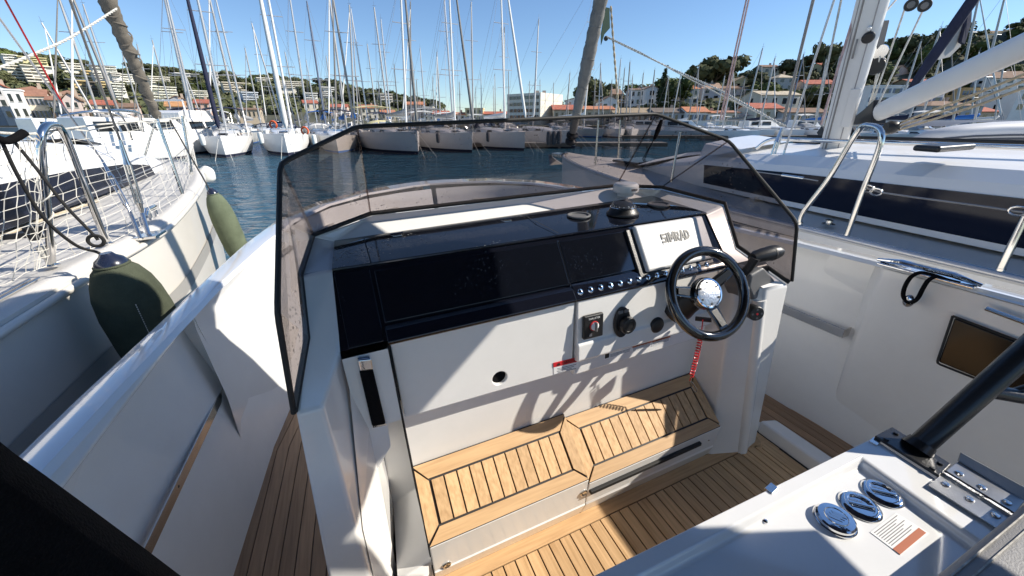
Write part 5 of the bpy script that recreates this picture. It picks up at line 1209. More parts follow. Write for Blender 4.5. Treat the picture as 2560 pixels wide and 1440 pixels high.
# ------------------------------------------------------------------ far sailing yachts
HULLS = {}
def hull_mesh(key, L_, B_, D_, col, stripe):
    if key in HULLS: return HULLS[key]
    b_ = MB(); st = []
    for k in range(11):     # bow at y = 0, stern at y = L
        t = k / 10; w = B_ / 2 * (1 - (1 - min(1, t / .55)) ** 2.2) * (1 - .18 * max(0, (t - .6) / .4)); z = D_ * (1.18 - .25 * t + .07 * t * t)
        yy = L_ * t; st.append((w, z, yy))
    rings = []
    for w, z, y in st:
        q = []
        for s_ in (-1, 1):
            ring = [V((s_ * w, y, z)), V((s_ * w * .99, y + .0, z - .05)), V((s_ * w * .96, y + .06 * (1 - y / L_), z * .55)), V((s_ * w * .86, y + .12 * (1 - y / L_), z * .16)), V((s_ * w * .80, y + .16 * (1 - y / L_), .06)), V((s_ * w * .70, y + .2 * (1 - y / L_), -.3))]
            q += ring if s_ == -1 else ring[::-1]
        rings.append(q)
    n = len(rings[0]); o = len(b_.v); b_.v += [tuple(p_) for r_ in rings for p_ in r_]
    for i in range(len(rings) - 1):
        for j in range(n - 1):
            b_.f.append((i * n + j, i * n + j + 1, (i + 1) * n + j + 1, (i + 1) * n + j)); b_.mi.append(1 if j in (3, 7) else (2 if j in (4, 5, 6) else 0))
    b_.f.append(tuple((len(rings) - 1) * n + j for j in range(n))); b_.mi.append(0)
    h = b_.build('hull', [col, stripe, M['inkg']], None, angle=40); HULLS[key] = h.data; C.objects.unlink(h); bpy.data.objects.remove(h)
    b_ = MB(); b_.loft([[V((-w, y, z)), V((0, y, z + .06)), V((w, y, z))] for w, z, y in st], cap=False); d = b_.build('deck', M['gel'], None); HULLS[key + 'd'] = d.data; C.objects.unlink(d); bpy.data.objects.remove(d)
    b_ = MB(); rings = []
    for y, w, h_ in ((.20, .12, .05), (.27, .34, .22), (.36, .46, .34), (.50, .55, .44), (.62, .58, .50)):
        zb = D_ * 1.02; rings.append([V((-w * B_ / 2, y * L_, zb)), V((-w * B_ / 2 * .92, y * L_, zb + h_ * .8)), V((-w * B_ / 2 * .7, y * L_, zb + h_)), V((w * B_ / 2 * .7, y * L_, zb + h_)), V((w * B_ / 2 * .92, y * L_, zb + h_ * .8)), V((w * B_ / 2, y * L_, zb))])
    b_.loft(rings); d = b_.build('coachroof', M['gel'], None, angle=25); HULLS[key + 'c'] = d.data; C.objects.unlink(d); bpy.data.objects.remove(d)
    b_ = MB()
    for s_ in (-1, 1):
        for y0, y1 in ((.36, .60),):
            f = lambda y, u: V((s_ * (B_ / 2 * (.42 + .16 * (y - .3) / .3) * (1.0 - .05 * u) + .012), y * L_, D_ * 1.02 + .10 + .16 * u))
            b_.poly([f(y0, 0), f(y1, 0), f(y1, 1), f(y0 + .02, 1)])
    d = b_.build('cabin_window', M['dglass'], None, fix=False, smooth=False); HULLS[key + 'w'] = d.data; C.objects.unlink(d); bpy.data.objects.remove(d)
    return HULLS[key]
def ob(name, me, par, mtx=None):
    o = bpy.data.objects.new(name, me); C.objects.link(o); o.parent = par
    if mtx is not None: o.matrix_local = mtx
    return o
def sail_boat(x, y, heading, L_, label, group=None, key='a', col=None, stripe=None, mast=None, mcol='alu', stay=None, staycol='whitec', cover=None, hood=None, detail=0, free=1.05, bmini=None, mr=.085):
    """bow at (x, y); heading 0 = bow towards the camera (-Y). mast: (world base, world top)"""
    col = col or M['yachtw']; stripe = stripe or M['navy']; B_ = L_ * .31
    hull_mesh(key, L_, B_, free, col, stripe)
    r = empty('sailing_yacht', label, 'sailing boat', Matrix.Translation((x, y, 0)) @ Matrix.Rotation(heading, 4, 'Z'), group)
    inv = r.matrix_world.inverted()
    ob('hull', HULLS[key], r); ob('deck', HULLS[key + 'd'], r); ob('coachroof', HULLS[key + 'c'], r)
    if detail >= 0: ob('cabin_window', HULLS[key + 'w'], r)
    if mast:
        a, t = inv @ mast[0], inv @ mast[1]
        a.z = free * 1.02 + .3
        d = (t - a).normalized()
        tb(r, 'mast', [a, a.lerp(t, .7), t], [mr, mr, mr * .75], M[mcol], 8)
        Hm = (t - a).length
        side = V((1, 0, 0)); 
        for f, w in (((.42, .95), (.72, .7)) if Hm > 9 else ((.5, .75),)):
            c = a.lerp(t, f); s_ = MB(); s_.tube([c - side * w + V((0, .12, .03)), c + V((0, -.02, 0)), c + side * w + V((0, .12, .03))], .028, 6); s_.build('spreader', M['alu'], r)
            if detail > 0:
                for k in (-1, 1): tb(r, 'shroud', [V((k * B_ * .42, a.y + .3, free)), c + side * k * w + V((0, .12, .03)), a.lerp(t, min(1, f + .3))], .010, M['wire'], 4)
        s_ = MB(); s_.tube([t, t + V((0, 0, .5))], .012, 4); s_.tube([t + V((-.15, 0, .12)), t + V((.2, .0, .12))], .014, 4); s_.build('masthead_gear', M['wire'], r)
        if stay:
            s0, s1 = inv @ stay[0], inv @ stay[1]; dd = (s1 - s0)
            tb(r, 'furled_sail', [s0 + dd * .0, s0 + dd * .04, s0 + dd * .5, s1], [.03, stay[2], stay[2] * .9, stay[2] * .55], M[staycol], 8)
            tb(r, 'forestay', [V((0, .1, free * 1.15)), s0], .012, M['wire'], 5)
        else:
            tb(r, 'forestay', [V((0, .1, free * 1.15)), a.lerp(t, .98)], .014, M['wire'], 4)
        tb(r, 'backstay', [V((0, L_ * .98, free)), t], .010, M['wire'], 4)
        bo_a = a.lerp(t, .0) + V((0, .1, .9)); bo_b = bo_a + V((0, L_ * .36, .1))
        tb(r, 'boom', [bo_a, bo_b], .06, M[mcol], 8)
        if cover:
            tb(r, 'sail_cover', [bo_a + V((0, -.1, .55)), bo_a + V((0, .15, .32)), bo_a.lerp(bo_b, .5) + V((0, 0, .20)), bo_b + V((0, 0, .10))], [.10, .21, .17, .08], M[cover], 10)
    if hood:
        s_ = MB(); c = V((0, L_ * .60, free * 1.02 + .42)); w = B_ * .33
        s_.loft([[c + V((w * math.cos(q) * k, o_, .55 * k2 * math.sin(q))) for q in [math.pi * j / 10 for j in range(11)]] for k, o_, k2 in ((1.0, -.55, .25), (1.0, -.25, .8), (1.0, .25, 1.0), (1.02, .75, 1.0))], cap=False)
        s_.build('sprayhood', M[hood], r, angle=60)
        s_ = MB()
        for j in range(2, 8, 2): s_.poly([c + V((w * math.cos(q) * 1.01, o_ - .02, .55 * k2 * math.sin(q))) for q, o_, k2 in ((math.pi * (j + .2) / 10, -.55, .27), (math.pi * (j + 1.8) / 10, -.55, .27), (math.pi * (j + 1.8) / 10, -.27, .80), (math.pi * (j + .2) / 10, -.27, .80))])
        s_.build('hood_window', M['clear'], r, fix=False)
    if bmini:
        s_ = MB(); c = V((0, L_ * .80, free + 2.0)); w = B_ * .40
        s_.loft([[c + V((w * (j / 5 - 1), o_, .16 * (1 - (j / 5 - 1) ** 2) - dz)) for j in range(11)] for o_, dz in ((-1.1, .08), (-.5, 0), (.5, 0), (1.1, .08))], cap=False); s_.build('bimini', M[bmini], r, angle=60)
        for sx in (-1, 1):
            for oy in (-1, 1): tb(r, 'bimini_pole', [V((sx * w, L_ * .80 + oy * .3, free)), c + V((sx * w, oy * 1.1, -.1))], .018, M['steel'], 5)
    if detail > 0:
        s_ = MB(); h = .6
        s_.tube([V((-.75, 1.3, free * 1.1)), V((-.72, 1.25, free * 1.1 + h)), V((-.4, .25, free * 1.18 + h)), V((0, -.1, free * 1.18 + h)), V((.4, .25, free * 1.18 + h)), V((.72, 1.25, free * 1.1 + h)), V((.75, 1.3, free * 1.1))], .016, 6)
        for sx in (-1, 1): s_.tube([V((sx * .3, .5, free * 1.15)), V((sx * .38, .3, free * 1.18 + h))], .014, 5)
        s_.build('pulpit', M['steel'], r)
        s_ = MB()
        for sx in (-1, 1):
            for t in (.28, .42, .56, .70, .84, .97):
                w = B_ / 2 * .94 * (1 - (1 - min(1, t / .55)) ** 2.2); s_.tube([V((sx * w, t * L_, free)), V((sx * w, t * L_, free + .62))], .013, 5)
        s_.build('stanchion', M['steel'], r, kind='stuff')
        s_ = MB()
        for sx in (-1, 1):
            for h2 in (.6, .32): s_.tube([V((sx * .74, 1.28, free * 1.1 + h2))] + [V((sx * B_ / 2 * .94 * (1 - (1 - min(1, t / .55)) ** 2.2), t * L_, free + h2)) for t in (.28, .42, .56, .70, .84, .97)], .006, 4)
        s_.build('lifeline', M['wire'], r)
        for sx in (-1, 1): tb(r, 'mooring_line', [V((sx * .12, .2, free * 1.1)), V((sx * .5, -2.2, -.2))], .014, M['ropew'], 5)
        s_ = MB(); s_.obox(V((0, L_ * .25, free * 1.1 + .16)), (.28, 0, 0), (0, .28, .04), (0, 0, .02)); s_.build('deck_hatch', M['smoke'], r, bevel=.02)
        s_ = MB(); yy = L_ * .86
        for sx in (-.5, .5): s_.tube([V((sx + .36 * math.cos(q), yy, free + .75 + .36 * math.sin(q))) for q in [2 * math.pi * k / 20 for k in range(20)]], .018, 5, closed=True)
        s_.build('helm_wheel', M['steel'], r)
    return r
def mast_at(bx, by, tx, ty, Y): return (W(bx, by, Y), W(tx, ty, Y))
def fend(x, y, z, m, label, r=.13, h=.62):
    b_ = MB(); b_.lathe([(r * .3, h * .5), (r * .85, h * .42), (r, h * .25), (r, -h * .25), (r * .8, -h * .44), (r * .2, -h * .5)], (x, y, z), (0, 0, 1), 12); o = b_.build('fender', m); return tag(o, label, 'fender', None)
# nearest row, bows towards us
def near(px, wy, head, L_, label, key, mastpx, my, **k):
    o = WZ(px, wy, 0); r = sail_boat(o.x, o.y, math.radians(head), L_, label, key=key, mast=mast_at(*mastpx, o.y + my), detail=1, **k); return r, o
r, o = near(566, 396, 31, 10.5, 'white sailing boat with navy furled headsail and clear sprayhood at the left', 'f1', (548, 262, 470, -110), 4.2, hood='clear', cover='navy', mcol='alu', stay=(W(547, 322, 21.4), W(455, -60, 23.0), .11), staycol='navy', bmini='navy', stripe=M['navy'], free=1.15)
r, o = near(722, 391, 29, 11.5, 'white sailing boat with thick white furled headsail and grey mainsail bag', 'f2', (722, 285, 655, -90), 4.8, hood='navy', cover='greyc', mcol='mastw', stay=(W(716, 322, 21.8), W(640, -60, 23), .135), staycol='whitec', free=1.25)
r, o = near(836, 372, 30, 9.5, 'white sailing boat half hidden behind the windshield corner under a blue awning', 'f3', (808, 283, 767, 3), 5.5, hood='clear', cover='bluec', bmini='bluec', mcol='mastb', free=1.1)
r, o = near(1048, 388, 36, 12.0, 'grey hulled sailing boat with cream awning seen through the windshield', 'f4', (1015, 310, 1000, -60), 5.0, hood='yellowc', cover='greyc', bmini='yellowc', mcol='mastw', stay=(W(1042, 306, 24), W(1008, -60, 26), .09), staycol='canvasg', free=1.35)
r, o = near(1183, 383, 33, 11.5, 'pale sailing boat with grey canopy, second from the cream awning', 'f5', (1137, 300, 1121, -60), 5.2, hood='greyc', cover='greyc', bmini='greyc', mcol='mastw', stay=(W(1182, 300, 24), W(1134, -60, 26), .08), staycol='canvasg', free=1.25)
r, o = near(1313, 378, 31, 11.5, 'pale sailing boat with white furled headsail in front of the office block', 'f6', (1263, 317, 1251, -60), 5.5, hood='navy', cover='whitec', mcol='mastw', stay=(W(1314, 296, 25), W(1262, -60, 27.5), .085), staycol='whitec', free=1.25)
r, o = near(1440, 372, 36, 11.0, 'grey hulled sailing boat with three round fenders on its side', 'f7', (1460, 300, 1493, -60), 7.0, cover='whitec', mcol='mastw', free=1.3)
for px, py, lab in ((1372, 345, 'left grey fender of three on the grey hull seen through the windshield'), (1385, 345, 'middle grey fender of three on the grey hull seen through the windshield'), (1398, 344, 'right grey fender of three on the grey hull seen through the windshield')):
    q = W(px, py, 25.4); fend(q.x, q.y, q.z, M['inkg'], lab, .16, .8)
for px, py, Y, lab in ((506, 350, 23.5, 'white fender left of the bow with the navy headsail'), (652, 345, 23.0, 'white fender between the navy and the white headsail boats'), (786, 350, 24, 'pale fender right of the boat with the thick white headsail'), (1095, 345, 26.4, 'dark fender on the pale boat right of the cream awning'), (1220, 342, 26.6, 'grey fender on the hull before the office block')):
    q = W(px, py, Y); fend(q.x, q.y, q.z, M['fwhite'] if 'white' in lab[:6] or 'pale' in lab[:5] else M['inkg'], lab)
# boat further left with navy sail bag, behind the nets
o = WZ(470, 385, 0); sail_boat(o.x, o.y, math.radians(32), 10, 'white sailing boat with navy sail bag left of the navy furled headsail', key='f8', mast=mast_at(474, 262, 408, -40, o.y + 4), cover='navy', bmini='navy', detail=1, free=1.2)
# lifebuoys
for px, py, Y, lab in ((683, 312, 27.5, 'orange horseshoe lifebuoy at the stern of the boat with the thick white headsail'), (762, 327, 27.5, 'red lifebuoy to the right of the thick white headsail')):
    q = W(px, py, Y); b_ = MB(); b_.tube([q + V((.22 * math.cos(a), 0, .22 * math.sin(a))) for a in [math.radians(d) for d in range(-60, 241, 20)]], .06, 8); tag(b_.build('lifebuoy', M['lifering']), lab, 'lifebuoy')
# many masts: one moored yacht under each
G1 = 'yachts packed along the far piers'
far = [  # base px, base py, top px, top py, distance, mast colour
 (237, 267, 138, -30, 34, 'mastw2'), (297, 275, 172, -30, 30, 'mastd'), (245, 288, 104, 57, 40, 'mastw2'), (297, 285, 207, 10, 44, 'mastw2'),
 (468, 268, 405, -30, 36, 'alu'), (586, 270, 518, -30, 38, 'mastw2'), (605, 275, 533, -30, 42, 'alu'), (703, 290, 629, 58, 52, 'mastw2'), (770, 306, 721, -30, 40, 'alu'),
 (860, 280, 820, -30, 38, 'mastw2'), (884, 296, 828, -30, 34, 'mastd'), (884, 298, 873, 12, 46, 'mastw2'), (918, 283, 877, 22, 52, 'alu'), (970, 284, 935, 18, 44, 'mastw2'), (974, 277, 952, 48, 52, 'alu'), (1022, 270, 1026, 4, 50, 'mastd'),
 (1130, 262, 1109, -30, 40, 'alu'), (1182, 290, 1178, 5, 46, 'mastw2'), (1260, 300, 1261, 67, 58, 'mastd'), (1332, 287, 1347, 48, 52, 'mastw2'), (1415, 277, 1425, 182, 78, 'mastd'), (1447, 284, 1455, 185, 80, 'mastd'),
 (1498, 283, 1502, 158, 66, 'mastw2'), (1540, 280, 1552, 148, 64, 'alu'), (1553, 268, 1562, 170, 80, 'mastd'), (1567, 280, 1575, 155, 66, 'mastd'), (1575, 285, 1582, 188, 86, 'mastw2'), (1597, 280, 1609, 182, 80, 'mastd'), (1625, 282, 1637, 174, 74, 'mastd'), (1658, 280, 1672, 192, 84, 'mastw2'), (1680, 290, 1703, 181, 76, 'mastw2'), (1722, 285, 1748, 165, 68, 'mastd'), (1745, 290, 1763, 205, 84, 'mastw2'),
 (1352, 254, 1350, 199, 120, 'mastd'), (1384, 262, 1384, 207, 120, 'mastd'), (1322, 262, 1324, 203, 118, 'mastd'), (1203, 255, 1202, 183, 104, 'mastw2'), (1238, 260, 1237, 185, 104, 'mastd'), (1272, 258, 1271, 178, 98, 'mastd'), (1190, 270, 1189, 217, 126, 'mastw2'), (1235, 262, 1233, 215, 130, 'mastd'),
 (1486, 270, 1488, 195, 100, 'mastd'), (1526, 275, 1530, 200, 96, 'mastd'), (1860, 303, 1907, 120, 52, 'mastw2'), (1900, 303, 1938, 144, 60, 'mastw2'), (1970, 300, 2010, 134, 58, 'mastb'), (2040, 300, 2066, 148, 62, 'mastw2'), (2062, 300, 2100, 140, 56, 'mastw2'),
 (2274, 207, 2303, 103, 46, 'mastw2'), (2305, 214, 2352, 70, 40, 'mastw2'), (2385, 308, 2452, -30, 36, 'mastw2'), (2440, 305, 2515, -20, 38, 'mastw2'), (2300, 310, 2380, 60, 44, 'mastw2'),
 (1100, 285, 1092, 130, 60, 'mastw2'), (1062, 280, 1050, 120, 64, 'alu'), (940, 282, 918, 110, 70, 'mastw2'), (995, 283, 985, 160, 84, 'mastd'), (745, 290, 712, 130, 72, 'mastw2'), (790, 292, 765, 150, 78, 'alu'), (835, 290, 815, 140, 76, 'mastw2'), (648, 292, 612, 120, 66, 'mastw2'), (560, 290, 515, 140, 70, 'alu'), (505, 292, 455, 165, 76, 'mastw2'), (430, 292, 380, 100, 54, 'mastw2'), (385, 290, 342, 110, 60, 'alu'), (350, 290, 305, 130, 66, 'mastw2'),
 (905, 288, 890, 190, 95, 'mastd'), (955, 286, 946, 205, 104, 'mastd'), (1045, 284, 1041, 200, 104, 'mastd'), (1085, 284, 1081, 190, 100, 'mastw2'), (1150, 280, 1148, 205, 108, 'mastd'), (690, 294, 664, 190, 90, 'mastd'), (735, 294, 712, 205, 98, 'mastw2'), (815, 292, 800, 200, 98, 'mastd'), (860, 292, 848, 210, 106, 'mastw2'), (2430, 306, 2448, 130, 54, 'alu'), (2490, 306, 2516, 120, 52, 'mastw2'), (1790, 296, 1812, 190, 76, 'mastw2'), (1835, 300, 1862, 200, 80, 'mastd'), (1810, 300, 1835, 170, 66, 'alu')]
cols = [M['yachtw'], M['yachtw'], M['yacht'], M['gel']]
for i, (bx, by, tx, ty, Y, mc) in enumerate(far):
    a, t = mast_at(bx, by, tx, ty, Y)
    a = W(bx, max(by, HOR - 1), Y); a.x = t.x + (W(bx, by, Y).x - t.x)
    cv = random.choice(['whitec', 'greyc', 'navy', 'navy', 'bluec', 'canvasg', 'whitec'])
    stay = None
    if random.random() < .55 and Y < 70:
        tt = a.lerp(t, .95); s0 = a + V((0, -3.2, .6)); stay = (s0, tt, .065)
    place = next(ph for mx, ph in ((260, 'left of the taupe sail sleeve'), (450, 'between taupe sleeve and navy headsail'), (560, 'beside the navy headsail'), (690, 'between navy and thick white headsails'), (800, 'right of the thick white headsail'), (900, 'above the blue awning'), (1000, 'above the cream awning, left part'), (1100, 'above the cream awning, right part'), (1250, 'left of the office block'), (1420, 'before the office block'), (1520, 'beside the grey sail sleeve'), (1600, 'right of the grey sail sleeve'), (1700, 'above the windshield peak'), (1800, 'before the orange quay roofs'), (1960, 'before the wide beige villa'), (2120, 'left of the tall mast'), (2350, 'between the tall mast and the boom'), (9999, 'behind the right end of the boom')) if bx < mx)
    clr = {'whitec': 'white', 'greyc': 'grey', 'navy': 'navy', 'bluec': 'blue', 'canvasg': 'taupe'}[cv]
    lab_ = '%s yacht, %s mast, %s cover, %s' % ('far' if Y > 60 else 'nearer', {'alu': 'silver', 'mastw2': 'pale grey', 'mastd': 'dark grey', 'mastb': 'blue grey'}.get(mc, 'pale grey'), clr, place)
    hd = math.radians(random.uniform(14, 34) if bx < 1500 else random.uniform(-10, 10))
    sail_boat(a.x, a.y - 4.0, hd, 10.0, lab_, G1, key='g%d' % (i % 4), col=cols[i % 4], stripe=M['navy'] if i % 2 else M['bluec'], mast=(a, t), mcol=mc, stay=stay, staycol=random.choice(['whitec', 'canvasg', 'greyc']), cover=cv, hood=random.choice(['navy', 'greyc', 'whitec', None]), bmini=random.choice([None, None, 'navy', 'whitec']), detail=0, free=1.1, mr=.085 if Y < 60 else .10)
# boats lying across the right side of the basin, broadside
def moto(x, y, heading, L_, label, key, cab='white', group=None, h=1.0, fly=True):
    r = empty('motor_yacht', label, 'motor boat', Matrix.Translation((x, y, 0)) @ Matrix.Rotation(heading, 4, 'Z'), group)
    B_ = L_ * .32; hull_mesh('m' + key, L_, B_, 1.25 * h, M['yachtw'], M['navy']); ob('hull', HULLS['m' + key], r); ob('deck', HULLS['m' + key + 'd'], r)
    z = 1.3 * h; w = B_ * .38; b_ = MB()
    b_.loft([[V((-w * k, yy * L_, z)), V((-w * k * .86, yy * L_, z + hh)), V((w * k * .86, yy * L_, z + hh)), V((w * k, yy * L_, z))] for yy, k, hh in ((.20, .5, .15), (.34, .9, .55), (.46, 1, 1.35), (.80, 1, 1.45), (.82, 1, 1.4))]); b_.build('cabin', M['gel'], r, angle=25, bevel=.04)
    b_ = MB(); b_.poly([(-w * .80, .355 * L_ - .02, z + .675), (w * .80, .355 * L_ - .02, z + .675), (w * .82, .445 * L_ - .02, z + 1.315), (-w * .82, .445 * L_ - .02, z + 1.315)]); b_.build('windscreen', M['dglass'], r, fix=False, smooth=False)
    for sx in (-1, 1):
        for u0, u1 in ((0, .46), (.52, 1)):
            q = lambda u, v: (sx * (w * (.93 - .05 * v) + .03), (.49 + .29 * u) * L_, z + .72 + .5 * v)
            b_ = MB(); b_.poly([q(u0, 0), q(u1, 0), q(u1, 1), q(u0 + .03, 1)]); b_.build('cabin_window', M['dglass'], r, fix=False, smooth=False)
    if fly:
        b_ = MB(); b_.loft([[V((-w * .8, yy * L_, z + 1.4)), V((-w * .86, yy * L_, z + 1.4 + hh)), V((w * .86, yy * L_, z + 1.4 + hh)), V((w * .8, yy * L_, z + 1.4))] for yy, hh in ((.50, .1), (.54, .6), (.80, .55), (.84, .4))]); b_.build('flybridge', M['gel'], r, angle=30, bevel=.04)
        b_ = MB(); b_.tube([(-w, .80 * L_, z + 1.3), (-w * .9, .78 * L_, z + 2.6), (w * .9, .78 * L_, z + 2.6), (w, .80 * L_, z + 1.3)], .07, 8); b_.build('radar_arch', M['gel'], r)
    b_ = MB(); b_.tube([(-w * 1.05, .3 * L_, z + .0), (-w * 1.05, .3 * L_, z + .6), (-w * .5, .06 * L_, z + .85), (0, .0, z + .9), (w * .5, .06 * L_, z + .85), (w * 1.05, .3 * L_, z + .6), (w * 1.05, .3 * L_, z)], .02, 5); b_.build('bow_rail', M['steel'], r)
    return r
for px, wy, hd, L_, lab in ((1985, 343, 96, 11, 'white motor boat lying broadside behind the right windshield edge'), (2080, 342, 92, 9, 'small white motor boat right of the broadside boat by the iron pontoon'), (1800, 346, 80, 10, 'low grey motor boat moored broadside, seen through the right windshield pane'), (2330, 338, 70, 9, 'dark shaded motor boat behind the boom foot'), (1690, 341, 85, 9, 'white cabin boat seen through the windshield before the quay houses')):
    o = WZ(px, wy, 0); moto(o.x, o.y, math.radians(hd), L_, lab, 's%d' % int(L_), h=.8, fly=False)
# motor boats at the left quay, seen through the net
for px, Y, hd, L_, lab, fl_ in ((215, 33, 165, 9, 'white motor boat behind the net left of the taupe sail', False), (330, 24, 172, 8, 'small white cabin boat behind the net beside the taupe sail', False), (405, 29, 176, 9, 'white motor boat right of the taupe sail foot', False), (505, 33, 180, 10, 'white motor yacht with black canopy left of the navy headsail', True)):
    o = W(px, 300, Y); moto(o.x, o.y + L_ * .5, math.radians(hd), L_, lab, 'q%d' % L_, fly=fl_, h=.78)
# pontoons
for nm, (x0, x1, y0, y1, z), mm_, lab in (('pontoon', (-36, WZ(432, 368, .5).x, WZ(380, 371, .5).y - 1.2, WZ(380, 371, .5).y, .5), 'dockwood', 'weathered wooden pontoon behind the left net'), ('pontoon', (-12, 14, 36.5, 38.2, .5), 'concrete', 'long grey pontoon behind the front row of boats'), ('pontoon', (14, 46, 52, 53.6, .6), 'dockwood', 'pontoon on lattice legs on the right')):
    pn = empty(nm, lab, 'pontoon', Matrix.Translation((x0, y0, 0)))
    n_ = int((x1 - x0) / .5) if mm_ == 'dockwood' else 1; w = (x1 - x0) / n_
    b_ = MB()
    for k in range(n_): b_.box(k * w + .01, (k + 1) * w - .01, 0, y1 - y0, z - .08, z)
    b_.build('deck_boards', M[mm_], pn, smooth=False, kind='stuff' if n_ > 1 else None)
    b_ = MB(); b_.box(0, x1 - x0, -.03, .05, z - .35, z - .06); b_.build('beam', M['dockwood'], pn)
    b_ = MB()
    for k in range(0, int(x1 - x0), 2): b_.tube([(k + .3, .3, -1), (k + .3, .3, z - .1)], .12, 8)
    b_.build('pile', M['mastd'], pn, kind='stuff')
# ------------------------------------------------------------------ terrain
def interp(tab, x):
    if x <= tab[0][0]: return tab[0][1]
    for (a, b_), (c, d) in zip(tab, tab[1:]):
        if x <= c: return b_ + (d - b_) * (x - a) / (c - a)
    return tab[-1][1]
YR = 330.0
ridgeL = [(-900, 20), (-300, 110), (0, 142), (60, 160), (130, 170), (200, 176), (290, 190), (400, 190), (450, 205), (560, 203), (620, 210), (700, 212), (760, 226), (800, 222), (870, 236), (960, 256), (1050, 274), (1110, 288), (1180, 296), (1600, 300)]
RL = [(W(px, py, YR).x, W(px, py, YR).z) for px, py in ridgeL]
YQ = 190.0
ridgeR = [(1080, 304), (1390, 302), (1440, 268), (1500, 250), (1600, 244), (1680, 228), (1730, 206), (1790, 188), (1850, 188), (1900, 175), (1990, 172), (2050, 172), (2120, 160), (2220, 142), (2290, 110), (2350, 108), (2420, 88), (2500, 75), (2560, 58), (2900, -60)]
RR = [(W(px, py, YQ).x, W(px, py, YQ).z) for px, py in ridgeR]
def sstep(t): t = max(0, min(1, t)); return t * t * (3 - 2 * t)
def ground(x, y):
    hl = interp(RL, x * YR / max(y, 60)); hr = interp(RR, x * YQ / max(y, 60))
    a = 1.4 + (hl - 1.4) * min(1, max(0, (y - 132) / (YR - 132))) ** 1.15 if y < YR else hl - (y - YR) * .12
    b_ = 1.4 + (hr - 1.4) * min(1, max(0, (y - 122) / (YQ - 122))) ** 1.2 if y < YQ else hr - (y - YQ) * .10
    return max(1.3 if y > 84 else 1.2, a if x < 0 or y > 200 else 1.2, b_)
tm = MB(); nx_, ny_ = 90, 56
xs = [-560 + 1120 * (i / nx_) for i in range(nx_ + 1)]; yy_ = [84 + 520 * (j / ny_) ** 1.35 for j in range(ny_ + 1)]
tm.v = [(x, y, ground(x, y) + (random.uniform(-.4, .4) if y > 130 else 0)) for y in yy_ for x in xs]
tm.f = [(j * (nx_ + 1) + i, j * (nx_ + 1) + i + 1, (j + 1) * (nx_ + 1) + i + 1, (j + 1) * (nx_ + 1) + i) for j in range(ny_) for i in range(nx_)]
tm.mi = [0] * len(tm.f)
tag(tm.build('hills', mat('scrub_hillside', (.085, .082, .05), .95, var=.5, vscale=.06, dark=(.035, .04, .02)), None, fix=False), kind='structure')
qm = MB(); qm.box(-560, 560, 81.5, 84.5, -1, 1.25); tag(qm.build('quay', M['concrete'], None, smooth=False), kind='structure')
